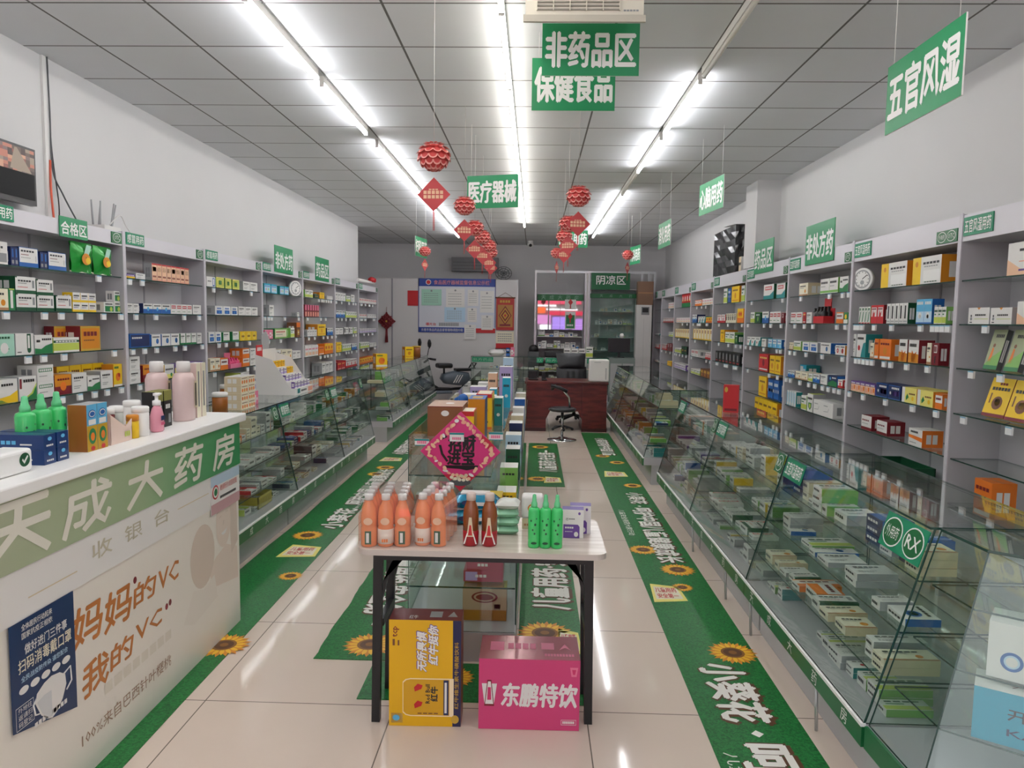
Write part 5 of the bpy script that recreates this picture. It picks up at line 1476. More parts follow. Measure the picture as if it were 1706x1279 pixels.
def drink_bottle(loc, label, group, rot, alt=False):
    t = thing('drink_bottle', label, 'bottle', loc, rot, group)
    MB().lathe((0, 0, 0), [(.028, 0), (.031, .005), (.031, .07), (.028, .078), (.031, .086), (.031, .115), (.026, .145), (.015, .168), (.014, .178)], OJ, 16).build('body', t)
    MB().lathe((0, 0, .177), [(.0165, 0), (.0165, .019), (.014, .022)], 'W', 14).build('cap', t)
    m = MB()
    if alt:
        m.lathe((0, 0, .012), [(.0316, 0), (.0316, .056)], OJL, 16)
        m.bars((0, -.0322, .02), PX, PZ, -.012, 0, .012, .012, 'orange', 3)
    else:
        m.box(-.012, .012, -.0325, -.030, .012, .062, 'dgreen')
        m.bars((-.012, -.0325, .012), PX, PZ, .005, .006, .019, .044, 'W', 1)
    m.disc((0, -.0322, .1), PX, PZ, 0, 0, .017, .014, 'peach')
    m.build('label_print', t)
    return t


base = [None, None]
for gi, (cx, y0, nx, ny, rot, nm) in enumerate(((-.555, 2.715, 3, 4, 5, 'wider pack'), (-.385, 2.735, 2, 4, -6, 'narrower pack'))):
    ca, sa = math.cos(R(rot)), math.sin(R(rot))
    for j in range(ny):
        for i in range(nx):
            dx, dy = (i - (nx - 1) / 2) * .0635, j * .0635
            loc = (cx + dx * ca - dy * sa, y0 + dx * sa + dy * ca, Z0)
            lb = f"orange drink bottle, {ORD[i]} of row {('one', 'two', 'three', 'four')[j]} in the {nm} on the folding table"
            gr = f'orange drink bottles in the {nm}'
            alt = (i + gi) % 2
            if base[alt] is None:
                base[alt] = drink_bottle(loc, lb, gr, R(rot), alt == 1)
            else:
                dup(base[alt], loc, R(rot), lb, gr)
    f = MB((cx, y0, Z0))
    hw, d0, d1 = nx * .0635 / 2 + .003, -.037, (ny - 1) * .0635 + .037
    def P(x, y, z): return (cx + x * ca - y * sa, y0 + x * sa + y * ca, Z0 + z)
    lo = [P(-hw, d0, .001), P(hw, d0, .001), P(hw, d1, .001), P(-hw, d1, .001)]
    mi_ = [P(-hw, d0, .12), P(hw, d0, .12), P(hw, d1, .12), P(-hw, d1, .12)]
    k = .028
    hi = [P(-hw + k, d0 + k * .6, .203), P(hw - k, d0 + k * .6, .203), P(hw - k, d1 - k, .203), P(-hw + k, d1 - k, .203)]
    f.add(lo + mi_ + hi, [(a + b, (a + 1) % 4 + b, (a + 1) % 4 + 4 + b, a + 4 + b) for b in (0, 4) for a in range(4)] + [(8, 9, 10, 11)], FILM, False)
    tag(f.build('shrink_wrap'), f'clear shrink film around the {nm} of orange drink bottles', 'film')
# red-labelled energy drink bottles
for k, px in enumerate((784, 815)):
    p = at(px, 908, Z=TZ)
    t = thing('energy_drink_bottle', f'brown and red drink bottle with pale cap, {("nearer the blue wipes", "beside the green tissue packs")[k]}', 'bottle', (p.x, 2.745, Z0), 0, 'brown energy drink bottles')
    BR, RD = mat('tea_brown', '8a4a22', 0.2, spec=0.7), mat('energy_red', 'a8232c', 0.3)
    MB().lathe((0, 0, 0), [(.026, 0), (.03, .006), (.031, .05), (.0305, .06)], RD, 18).build('sleeve', t)
    MB().lathe((0, 0, .06), [(.0305, 0), (.03, .06), (.027, .085), (.018, .108), (.017, .116)], BR, 18).build('body', t)
    MB().lathe((0, 0, .175), [(.0185, 0), (.0185, .025), (.016, .029)], mat('pale_cap', 'd9c9bf', 0.3), 16).build('cap', t)
    m = MB()
    m.shape((0, -.0318, 0), PX, PZ, [(-.013, .04), (.013, .04), (.005, .115), (-.005, .115)], 'sand').shape((0, -.0318, 0), PX, PZ, [(-.008, .045), (.008, .045), (.003, .085), (-.003, .085)], 'red', .0016)
    for s_ in (-1, 1):
        m.shape((0, -.0316, 0), PX, PZ, [(s_ * .02, .012), (s_ * .026, .012), (s_ * .012, .055), (s_ * .009, .055)][::s_], 'W', .0012)
    m.build('label_print', t)


def soft_pack(loc, w, d, h, col, label, cat, name, rot=0, extra=None):
    t = thing(name, label, cat, loc, rot)
    n = 8
    vs_, fs = [], []
    for s in (0, 1):
        for j in range(n + 1):
            for i in range(n + 1):
                u, v = i / n * 2 - 1, j / n * 2 - 1
                e = max(0, (1 - abs(u) ** 4)) ** .5 * max(0, (1 - abs(v) ** 6)) ** .5
                wob = .0025 * math.sin(7 * u + 5 * v)
                vs_.append((u * w / 2, v * d / 2, h / 2 + (1 if s else -1) * (h / 2) * e + (wob * e if s else 0)))
    q = (n + 1) ** 2
    for s in (0, 1):
        for j in range(n):
            for i in range(n):
                a = s * q + j * (n + 1) + i
                f = (a, a + 1, a + n + 2, a + n + 1)
                fs.append(f if s else f[::-1])
    MB().add(vs_, fs, col, True).build('pack', t)
    m = MB()
    if extra:
        extra(m, w, d, h)
        m.build('printing', t)
    return t


FOILB = mat('blue_foil', '1488ad', 0.15, 0.3, spec=0.8)


def wipes(m, w, d, h):
    m.box(-w * .3, w * .3, -d * .25, d * .25, h * .97, h + .006, 'W')
    m.disc((-w * .1, -d * .49, h * .5), PX, PZ, 0, 0, w * .16, h * .2, 'navy', .004).rect((0, -d * .49, h * .5), PX, PZ, -.01, -.01, .06, .005, 'W', .005)


p1 = at(785, 862, Z=TZ)
soft_pack((-.26, 3.06, Z0), .2, .11, .06, FOILB, 'lower blue foil wipes pack behind the brown drink bottles', 'wipes', 'wipes_pack', R(4), wipes)
soft_pack((-.24, 3.06, Z0 + .0665), .2, .11, .06, FOILB, 'upper blue foil wipes pack with a white lid', 'wipes', 'wipes_pack', R(-3), wipes)
SEA = mat('seafoam_foil', '8fc4a4', 0.25, 0.15)
for k in range(4):
    soft_pack((-.1 + .004 * (k % 2), 2.92, Z0 + .0345 * k), .095, .09, .034, SEA if k < 3 else mat('pale_pack', 'd5d8d0', 0.3), f"{('lowest', 'second', 'third', 'top')[k]} {'sea-green' if k < 3 else 'silvery'} tissue pack in the small stack", 'tissue pack', 'tissue_pack', R(3 * (-1) ** k))
rect_box('paper_box', .085, .06, .045, ('sand', 'cream', 'W'), 'pale beige box under the white tissue block', 'box', (.004, 2.975, Z0), 0, lambda m, o, w, h, d: m.bars(o, PX, PZ, w * .1, h * .3, w * .9, h * .5, 'tan', 6))


def tissueblock(m, o, w, h, d):
    m.disc(o, PX, PZ, w * .48, h * .45, .018, .018, 'amber').disc(o, PX, PZ, w * .48, h * .45, .012, .012, 'W', .0014).disc(o, PX, PZ, w * .48, h * .45, .007, .007, 'brown', .002)


bevel(rect_box('tissue_block', .09, .07, .095, ('W', 'W', 'W'), 'white wrapped tissue block with round gold mark', 'tissue', (.004, 2.972, Z0 + .0455), 0, tissueblock), .012, 3)
for k, px in enumerate((889, 908, 927)):
    p = at(px, 912, Z=TZ)
    spray_bottle((p.x, 2.735, Z0), f'green spray bottle on the folding table, {("next to the white tissue block", "middle of the three", "next to the purple boxes")[k]}', 'green spray bottles on the folding table', .205, .0225)


def purplebox(m, o, w, h, d):
    m.shape(o, PX, PZ, [(w * .06, 0), (w * .82, 0), (w * .82, h * .4), (w * .74, h * .48), (w * .06, h * .48)], 'purple').text('芯', (o[0] + w * .16, 0, h * .62), PX, PZ, w * .14, h * .09, 'k', .001).bars(o, PX, PZ, w * .32, h * .66, w * .6, h * .69, 'k', 4)
    m.bars(o, PX, PZ, w * .14, h * .34, w * .55, h * .4, 'W', 4, .0016).bars(o, PX, PZ, w * .14, h * .22, w * .5, h * .24, 'W', 5, .0016).disc(o, PX, PZ, w * .66, h * .14, w * .1, w * .12, 'W', .0016).disc(o, PX, PZ, w * .8, h * .87, .005, .006, 'purple')


for k, (x, y) in enumerate(((.166, 2.86), (.2, 2.925))):
    rect_box('mask_box', .085, .055, .115, ('W', 'purple', mat('violet_top', '6d5aa0', 0.4)), f'white and purple box with violet top, {("front", "rear")[k]} of the pair beside green spray bottles', 'box', (x, y, Z0), R(-3), purplebox)


# cases under the table
def redbull(m, o, w, h, d):
    YEL, NVY = mat('case_yellow', 'e9b413', 0.35), mat('case_navy', '1f1f4d', 0.35)
    m.rect(o, PX, PZ, 0, 0, w * .885, h, YEL).rect(o, PX, PZ, w * .885, 0, w, h, NVY, .0006)
    # sideways lettering runs downwards-up
    m.text('无所畏惧', (o[0] + w * .52, 0, h * .52), PZ, NX, h * .36, w * .13, mat('slogan_white', 'f4f2ee'), .0024, .05, .25)
    m.text('无所畏惧', (o[0] + w * .522, 0, h * .518), PZ, NX, h * .365, w * .14, 'purple', .0016, .09, .25)
    m.text('红牛挺你', (o[0] + w * .68, 0, h * .58), PZ, NX, h * .36, w * .13, mat('slogan_white', 'f4f2ee'), .0024, .05, .25)
    m.text('红牛挺你', (o[0] + w * .682, 0, h * .578), PZ, NX, h * .365, w * .14, 'purple', .0016, .09, .25)
    m.text('tcp', (o[0] + w * .14, 0, h * .84), PZ, NX, h * .1, w * .09, 'maroon', .001, .03)
    m.bars(o, PX, PZ, w * .05, h * .76, w * .09, h * .82, 'brown', 1).bars(o, PX, PZ, w * .12, h * .76, w * .15, h * .81, 'brown', 1)
    can = [(.2, .14), (.24, .115), (.3, .105), (.84, .105), (.9, .12), (.9, .43), (.84, .445), (.3, .445), (.24, .435), (.2, .41)]
    m.shape(o, PX, PZ, [(a * w, b * h) for a, b in [(.19, .13), (.23, .105), (.3, .095), (.9, .095), (.9, .455), (.3, .455), (.23, .445), (.19, .42)]], mat('can_halo', 'fbe6c0'), .001)
    m.shape(o, PX, PZ, [(a * w, b * h) for a, b in can if a < .89] , mat('can_gold', 'd9a51b', 0.3), .0016)
    m.rect(o, PX, PZ, w * .76, h * .11, w * .83, h * .44, 'navy', .0024)
    m.bars(o, PX, PZ, w * .775, h * .13, w * .815, h * .42, 'W', 1, .003)
    for z in (.2, .36):
        m.shape(o, PX, PZ, [(w * .36, h * (z - .03)), (w * .45, h * (z - .005)), (w * .47, h * (z + .03)), (w * .4, h * (z + .045)), (w * .35, h * (z + .01))], 'red', .0024)
    m.text('红牛', (o[0] + w * .68, 0, h * .24), PZ, NX, h * .14, w * .1, 'k', .0026, .05)
    m.text('Red Bull', (o[0] + w * .57, 0, h * .22), PZ, NX, h * .18, w * .06, 'k', .0026, .03)
    m.bars(o, PX, PZ, w * .4, h * .12, w * .7, h * .13, 'brown', 4, .0026)
    m.text('红牛维生素牛磺酸饮料', (o[0] + w * .968, 0, h * .17), PZ, NX, h * .63, w * .058, mat('case_gold', 'c9a13a'), .0014, .01)
    m.disc(o, PX, PZ, w * .92, h * .07, w * .055, h * .04, 'gold', .0016)
    m.rect(o, PX, PZ, w * .03, h * .03, w * .19, h * .12, 'W').disc(o, PX, PZ, w * .1, h * .078, w * .05, h * .028, 'sky', .0014)
    TOPR = mat('case_darkred', '7c1a20', 0.35)
    m.rect((o[0], 0, h), PX, PY, w * .55, d * .25, w * .72, d * .75, 'gray').shape((o[0], 0, h), PX, PY, [(w * .8, d * .3), (w * .94, d * .3), (w * .87, d * .75)], 'gray')
    m.text('红牛', (o[0] + w * .27, d * .1, h), PX, PY, w * .12, d * .3, 'W', .001)


rect_box('drink_case', .285, .115, .435, ('yellow', mat('case_darkred', '7c1a20', 0.35), mat('case_darkred', '7c1a20', 0.35)), 'yellow drink case with a can printed sideways, under the table', 'drink case', (-.41, 2.765, .001), R(1), redbull)


def dongpeng(m, o, w, h, d):
    MG = mat('case_magenta', 'd2437a', 0.35)
    m.rect(o, PX, PZ, 0, 0, w, h, MG)
    m.text('东鹏特饮', (o[0] + w * .225, 0, h * .33), PX, PZ, w * .74, h * .33, 'W', .0012, .04, .08)
    L_ = [(.03, .66), (.075, .66), (.1, .35), (.13, .66), (.145, .66), (.12, .33), (.06, .33)]
    m.shape(o, PX, PZ, [(w * .03, h * .65), (w * .18, h * .65), (w * .15, h * .34), (w * .06, h * .34)], 'W', .001).shape(o, PX, PZ, [(w * .085, h * .7), (w * .125, h * .7), (w * .155, h * .33), (w * .055, h * .33)], 'maroon', .0016).shape(o, PX, PZ, [(w * .092, h * .68), (w * .118, h * .68), (w * .145, h * .36), (w * .065, h * .36)], 'W', .0022).shape(o, PX, PZ, [(w * .09, h * .6), (w * .12, h * .6), (w * .125, h * .42), (w * .085, h * .42)], 'magenta', .003)
    m.shape(o, PX, PZ, [(w * .9, h * .9), (w * .98, h * .9), (w * .965, h * .77), (w * .915, h * .77)], 'pink', .001).shape(o, PX, PZ, [(w * .92, h * .87), (w * .96, h * .87), (w * .95, h * .8), (w * .93, h * .8)], 'magenta', .0016)
    for a, b, c, e in ((.82, .08, .97, .085), (.82, .15, .97, .155), (.82, .08, .823, .155), (.967, .08, .97, .155)):
        m.rect(o, PX, PZ, w * a, h * b, w * c, h * e, 'W', .0012)
    m.bars(o, PX, PZ, w * .835, h * .1, w * .955, h * .135, 'W', 7, .0012)
    T = (o[0], 0, h)
    m.rect(T, PX, PY, w * .1, d * .35, w * .24, d * .72, 'pink').rect(T, PX, PY, w * .62, d * .42, w * .75, d * .7, 'pink').bars(T, PX, PY, w * .28, d * .42, w * .58, d * .66, 'pink', 4).bars(T, PX, PY, w * .65, d * .14, w * .95, d * .24, 'pink', 10)
    m.shape(T, PX, PY, [(w * .8, d * .4), (w * .86, d * .66), (w * .92, d * .4), (w * .86, d * .5)], 'pink')


rect_box('drink_case', .398, .215, .288, (mat('case_magenta', 'd2437a', 0.35), mat('case_magenta', 'd2437a', 0.35), mat('case_shiny_pink', 'b56a78', 0.16, 0.2, spec=0.8)), 'pink drink case wrapped in clear film, under the table', 'drink case', (.003, 2.762, .001), R(.5), dongpeng)

# ---------------------------------------------------------------- glass island behind the table
IX0, IX1, IY0, IY1 = -.605, -.065, 3.33, 8.3
t = thing('island_shelf', 'long low glass island shelf behind the folding table', 'glass shelf', ((IX0 + IX1) / 2, IY0, 0))
O = Vector(t.location)
MB(O).box(IX0, IX1, IY0, IY1, 0, .14, CABW).build('plinth', t)
ITOP = .86
MB(O).box(IX0 + .004, IX1 - .008, IY0 + .1, IY1 - .01, .318, .326, GLASS, edge=EDGE).build('glass_shelf', t)
MB(O).box(IX0 + .004, IX1 - .008, IY0 + .13, IY1 - .01, .59, .598, GLASS, edge=EDGE).build('glass_shelf', t)
MB(O).box(IX0 + .004, -.20, IY0 + .16, IY1 - .01, ITOP - .008, ITOP, GLASS, edge=EDGE).build('glass_shelf', t)
g = MB(O)
g.slab([(IX0 + .006, IY0 + .012, .142), (IX1 - .006, IY0 + .012, .142), (-.145, IY0 + .17, 1.05), (IX0 + .02, IY0 + .17, 1.05)], (0, -1, .15), .006, GLASS, EDGE)
g.build('front_pane', t)
MB(O).box(IX0 - .001, IX0 + .003, IY0 + .17, IY1, .142, 1.05, GLASS, edge=EDGE).build('side_pane', t)
MB(O).box(IX1 - .006, IX1, IY0 + .1, IY1, .142, .72, GLASS, edge=EDGE).build('side_pane', t)
for y in (4.95, 6.6, 8.29):
    MB(O).box(IX0 + .004, IX1 - .007, y, y + .006, .142, .72 if y < 8 else 1.1, GLASS, edge=EDGE).build('divider_pane', t)
for px0, px1, py0, py1, s_ in ((691, 715, 731, 742, 'left'), (749, 773, 721, 735, 'middle'), (814, 838, 720, 733, 'right')):
    a, b = at(px0, py1, Y=3.40), at(px1, py0, Y=3.40)
    m = MB(O)
    m.box(a.x, b.x, 3.398, 3.402, a.z, b.z, 'W')
    m.rect((a.x, 3.398, a.z), PX, PZ, 0, b.z - a.z - .01, b.x - a.x, b.z - a.z, 'teal').rect((a.x, 3.398, a.z), PX, PZ, 0, 0, b.x - a.x, .004, 'teal').bars((a.x, 3.398, a.z), PX, PZ, .012, .01, b.x - a.x - .012, .024, 'pink', 5)
    if s_ != 'middle': m.build('price_card', t)
    else: MID = m


def island_box(x0, x1, y, d, z, h, cols, paint, label, name='gift_box'):
    w = x1 - x0
    return rect_box(name, w, d, h, cols, label, 'gift box', ((x0 + x1) / 2, y, z + .001), 0, paint)


island_box(-.585, -.39, 4.0, .32, ITOP, .275, (mat('kraft_brown', '8a5634', 0.4), 'brown', mat('kraft_top', 'ad8465', 0.4)), lambda m, o, w, h, d: (m.disc(o, PX, PZ, w * .5, h * .86, .022, .016, 'W'), m.rect(o, PX, PZ, 0, h * .985, w, h, 'maroon'), m.disc((o[0], 0, h), PX, PY, w * .55, d * .5, .025, .03, 'W')), 'big brown gift box with white badge on the island shelf')


def redtop(m, o, w, h, d):
    m.rect(o, PX, PZ, 0, h * .9, w, h, 'red').disc(o, PX, PZ, w * .5, h * .55, w * .25, w * .25, 'amber').rect((o[0], 0, h), PX, PY, w * .08, d * .1, w * .92, d * .9, 'cream').bars(o, PX, PZ, w * .2, h * .2, w * .8, h * .24, 'brown', 4)


island_box(-.40, -.325, 3.98, .2, ITOP, .25, ('yellow', 'amber', 'red'), redtop, 'yellow gift box with red and cream top beside the brown box')
island_box(-.405, -.30, 4.5, .25, ITOP, .265, ('amber', mat('slate_blue', '4a5a86', 0.4), 'blue'), lambda m, o, w, h, d: m.rect((o[0], 0, h), PX, PY, w * .2, d * .2, w * .8, d * .7, 'gold'), 'amber box with blue lid behind the yellow gift box')
island_box(-.395, -.285, 5.0, .3, ITOP, .245, ('yellow', 'yellow', 'red'), lambda m, o, w, h, d: (redtop(m, o, w, h, d), m.rect(o, PX, PZ, 0, 0, w, h * .08, 'orange'), m.bars((w / 2, 0, 0), PY, PZ, d * .3, h * .2, d * .6, h * .8, 'brown', 1)), 'tall yellow gift box with red top, farthest of the yellow ones')
m = MB((-.52, 4.75, ITOP))
m.lathe((-.51, 4.8, ITOP + .001), [(.06, 0), (.075, .05), (.04, .16), (.03, .2)], 'blue', 16).sphere((-.46, 4.74, ITOP + .24), .035, 'blue', 14, 8).tube([(-.52, 4.78, ITOP + .15), (-.5, 4.76, ITOP + .23), (-.46, 4.74, ITOP + .25)], .022, 'blue')
tag(m.build('blue_ornament'), 'blue swan-like wrapped bundle behind the brown gift box', 'ornament')
rs = random.Random(4)
for k, (x0, x1, y, h, a, b, s_) in enumerate(((-.58, -.45, 5.4, .13, 'red', 'W', 'low red box'), (-.58, -.4, 5.9, .15, 'cream', 'cream', 'wide cream box'), (-.56, -.42, 6.4, .17, 'lilac', 'lilac', 'lilac box'), (-.38, -.29, 5.6, .17, 'sand', 'W', 'sand-coloured box'), (-.28, -.22, 5.2, .2, 'teal', 'W', 'slim teal box'),
                                        (-.42, -.34, 6.7, .27, 'peach', 'orange', 'peach box with orange print'), (-.34, -.21, 7.2, .3, 'lilac', 'purple', 'large purple box'), (-.27, -.2, 6.3, .26, 'cyan', 'W', 'tall cyan box'), (-.37, -.31, 6.1, .18, 'cyan', 'teal', 'small cyan and teal box'), (-.33, -.22, 7.8, .36, 'ltblue', 'W', 'pale blue box'), (-.56, -.44, 7.3, .13, 'whitep', 'W', 'low white box'))):
    b1 = mat('W') if a == 'whitep' else cm(a)
    island_box(x0, x1, y, .16, ITOP, h, (b1, b, 'W'), lambda m, o, w, h, d, a=a: (m.bars(o, PX, PZ, w * .15, h * .7, w * .85, h * .78, 'k', 4), m.disc(o, PX, PZ, w * .5, h * .4, w * .2, w * .2, 'W')), f'{s_} on the island top, {ORD[k]} beyond the tall yellow gift box', 'gift_box')
for k, (z, y, x0, x1, h, a, s_) in enumerate(((.598, 3.9, -.19, -.085, .085, 'yellow', 'yellow box'), (.598, 4.25, -.19, -.085, .15, 'lgreen', 'leaf-green box'), (.598, 4.6, -.17, -.08, .2, 'dgreen', 'dark green box'), (.598, 5.05, -.19, -.08, .22, 'ltblue', 'pale blue box'), (.598, 5.5, -.18, -.08, .24, 'navy', 'navy box'), (.598, 5.95, -.18, -.08, .24, 'sand', 'sand box'), (.598, 6.4, -.18, -.08, .25, 'W', 'white box'), (.598, 6.95, -.18, -.08, .27, 'blue', 'blue box'), (.598, 7.5, -.18, -.08, .27, 'cream', 'cream box'))):
    island_box(x0, x1, y, .16, z, h, (a, a, 'W'), lambda m, o, w, h, d: (m.bars(o, PX, PZ, w * .15, h * .7, w * .85, h * .78, 'k', 4), m.bars((w / 2, 0, 0), PY, PZ, d * .2, h * .2, d * .8, h * .8, 'W', 3)), f'{s_} on the right-hand tier of the island, {ORD[k]} from the table', 'gift_box')


def qrgold(m, o, w, h, d):
    m.rect(o, PX, PZ, w * .7, h * .35, w * .88, h * .68, 'lilac').disc(o, PX, PZ, w * .35, h * .5, w * .16, h * .28, 'brown').rect(o, PX, PZ, 0, 0, w, h * .1, 'gold').bars((o[0], 0, h), PX, PY, w * .3, d * .3, w * .7, d * .4, 'brown', 4)


island_box(-.33, -.15, 3.62, .14, .598, .125, ('yellow', 'orange', 'yellow'), qrgold, 'yellow box with brown emblem inside the island front pane')
island_box(-.585, -.52, 3.6, .06, .598, .135, (mat('rosy_brown', '9c7f76', 0.4), 'brown', 'gray'), lambda m, o, w, h, d: m.shape(o, PX, PZ, [(w * .15, h * .5), (w * .85, h * .5), (w * .85, h * .25), (w * .5, h * .08), (w * .15, h * .25)], 'dgreen').disc(o, PX, PZ, w * .5, h * .3, w * .2, w * .16, 'lgreen', .0016), 'small rosy-brown box with a green shield behind the orange bottles')
for q in range(4):
    x0 = -.33 if q == 0 else -.315
    island_box(x0, -.135, 3.5, .17, .3265 + .056 * q, .055, (mat('rose_red', 'b0445c', 0.4), 'maroon', mat('rose_red', 'b0445c', 0.4)), lambda m, o, w, h, d, q=q: (m.bars(o, PX, PZ, w * .3, h * .4, w * .6, h * .65, 'W', 3), (m.rect(o, PX, PZ, w * .05, h * .1, w * .35, h * .9, 'lilac') if q == 0 else None)), f'rose-red flat box, {("bottom", "second", "third", "top")[q]} of the stack below the table top', 'flat_box')


def goldlid(m, o, w, h, d):
    m.rect(o, PX, PZ, 0, 0, w, h * .32, mat('ochre', 'a8701f', 0.4)).rect(o, PX, PZ, 0, h * .34, w, h, mat('pale_gold', 'bfa58b', 0.4)).disc(o, PX, PZ, w * .5, h * .74, w * .3, h * .18, 'maroon').disc(o, PX, PZ, w * .5, h * .74, w * .25, h * .14, mat('pale_gold', 'bfa58b', 0.4), .0014).disc(o, PX, PZ, w * .5, h * .74, w * .2, h * .1, 'maroon', .002)
    m.rect(o, PX, PZ, w * .72, h * .38, w * .86, h * .52, 'gray')


island_box(-.33, -.115, 3.47, .12, .142, .16, ('tan', 'brown', 'gold'), goldlid, 'ochre and pale gold box with an oval emblem on the island plinth')
# lucky character diamond on the island front
t = thing('diamond_poster', 'pink diamond lucky poster with black brush characters on the island front', 'poster', at(767, 752, Y=3.36))
c = Vector((0, 0, 0))
hd = .188
DPINK, DRED = mat('diamond_pink', 'd5347a', 0.4), mat('diamond_red', 'c3203f', 0.4)
m = MB()
m.slab([(0, 0, -hd), (hd, 0, 0), (0, 0, hd), (-hd, 0, 0)], PY, .004, DPINK)
m.shape(c, PX, PZ, [(0, -hd), (hd * .42, -hd * .58), (-hd * .42, -hd * .58)], DRED)
m.shape(c, PX, PZ, [(.09, .085), (.13, .06), (.16, .028), (.15, -.0), (.11, .03)], DRED)
pr = random.Random(2)
for side_ in range(4):
    for k in range(13):
        u = (k + .5) / 13 + pr.uniform(-.03, .03)
        a = [(0, hd), (hd, 0), (0, -hd), (-hd, 0), (0, hd)]
        x = a[side_][0] + (a[side_ + 1][0] - a[side_][0]) * u
        z = a[side_][1] + (a[side_ + 1][1] - a[side_][1]) * u
        if side_ in (1, 2) and z < -.13: continue
        k2 = pr.uniform(.8, .88)
        ang = pr.uniform(0, 3.1)
        rx, rz = pr.uniform(.008, .016), pr.uniform(.005, .009)
        m.shape((0, 0, 0), PX, PZ, [(x * k2 + rx * math.cos(b) * math.cos(ang) - rz * math.sin(b) * math.sin(ang), z * k2 + rx * math.cos(b) * math.sin(ang) + rz * math.sin(b) * math.cos(ang)) for b in [i * math.pi / 5 for i in range(10)]], pr.choice(['peach', 'W', 'peach', 'salmon']), .0012 + .0003 * k)
m.text('招财', (-.055, 0, .0), PX, PZ, .125, .07, 'black', .002, .05).text('进宝', (-.06, 0, -.062), PX, PZ, .125, .066, 'black', .002, .05)
m.shape(c, PX, PZ, [(-.095, .07), (-.075, .08), (-.06, .068), (-.085, .055)], 'black', .002).shape(c, PX, PZ, [(-.102, .03), (-.09, .03), (-.08, -.01), (-.055, -.045), (-.065, -.05), (-.09, -.015)], 'black', .002).shape(c, PX, PZ, [(-.08, -.066), (.085, -.064), (.08, -.078), (.03, -.088), (0, -.082), (-.075, -.078)], 'black', .002).shape(c, PX, PZ, [(.03, .07), (.06, .082), (.075, .066), (.05, .062)], 'black', .002)
m.disc(c, PX, PZ, 0, -.145, .05, .018, 'dgray', .0018)
for k in range(14):
    m.disc(c, PX, PZ, -.04 + .0062 * k, -.122 + .012 * math.sin(k * 1.9), .009, .008, ('cream', 'peach', 'sand')[k % 3], .0022 + .0002 * k, 10)
m.build('card', t)
MID.o = Vector((0, 0, 0))
a, b = at(749, 735, Y=3.352), at(773, 721, Y=3.352)
m = MB(t.location)
m.box(a.x, b.x, 3.352, 3.355, a.z, b.z, 'W')
m.rect((a.x, 3.352, a.z), PX, PZ, 0, b.z - a.z - .009, b.x - a.x, b.z - a.z, 'teal').bars((a.x, 3.352, a.z), PX, PZ, .012, .008, b.x - a.x - .012, .02, 'pink', 5)
m.build('price_card', t)

# ---------------------------------------------------------------- floor mats
PET = mat('petal_yellow', 'f3bf2c', 0.4)
SEED = mat('seed_brown', '5a3418', 0.5)
SEED2 = mat('seed_ring', '8a5a20', 0.5)
MW = mat('mat_white', 'ece9e2', 0.4)
MT = .004


def sunflower(m, x, y, r, seed=0):
    o = (0, 0, MT)
    for lay in range(2):
        for k in range(17):
            a = 2 * math.pi * (k + lay * .5) / 17 + seed
            rr = r * (1 - .12 * lay)
            m.shape(o, PX, PY, [(x + rr * f * math.cos(a + g), y + rr * f * math.sin(a + g)) for f, g in ((.4, -.16), (.75, -.13), (1, 0), (.75, .13), (.4, .16))], PET if lay else 'amber', .0006 + .0004 * lay)
    m.disc(o, PX, PY, x, y, r * .46, r * .46, SEED2, .0016, 20).disc(o, PX, PY, x, y, r * .36, r * .36, SEED, .002, 20).disc(o, PX, PY, x, y, r * .16, r * .16, SEED2, .0024, 14)


def floor_mat(label, outline, texts=(), flowers=(), boards=()):
    m = MB((outline[0][0], outline[0][1], 0))
    m.slab([(x, y, 0.0004) for x, y in outline], PZ, MT - .0004, GRASS)
    for s_, x, y, xd, w, h, bold in texts:
        xv = Vector(xd)
        yv = Vector((-xv.y, xv.x, 0))
        if bold > .025:
            m.text(s_, Vector((x, y, MT)) - xv * .008 - yv * .008 + Vector((.006, -.006, 0)), xd, yv, w + .016, h + .016, SEED, .0008, bold + .03)
        m.text(s_, (x, y, MT), xd, yv, w, h, MW, .0014, bold)
    for i, (x, y, r) in enumerate(flowers): sunflower(m, x, y, r, i * .7)
    for x, y, xd, w, h in boards:
        xv = Vector(xd)
        yv = Vector((-xv.y, xv.x, 0))
        m.shape((x, y, MT), xv, yv, [(0, 0), (w, h * .1), (w * .94, h * .85), (w * .1, h)], 'lemon', .001)
        m.shape((x, y, MT), xv, yv, [(w * .1, h * .15), (w * .9, h * .2), (w * .85, h * .75), (w * .16, h * .85)], 'cream', .0014)
        m.text('儿童用药', Vector((x, y, MT)) + xv * w * .18 + yv * h * .52, xv, yv, w * .62, h * .26, 'red', .002).text('安全第一', Vector((x, y, MT)) + xv * w * .18 + yv * h * .22, xv, yv, w * .62, h * .24, 'red', .002)
    return tag(m.build('floor_mat'), label, 'mat')


def ragged(x0, x1, y0, y1, seed):
    q = random.Random(seed)
    n = 26
    return [(x0 + q.uniform(0, .012), y0 + (y1 - y0) * i / n) for i in range(n, -1, -1)] + [(x1 - q.uniform(0, .012), y0 + (y1 - y0) * i / n) for i in range(n + 1)]


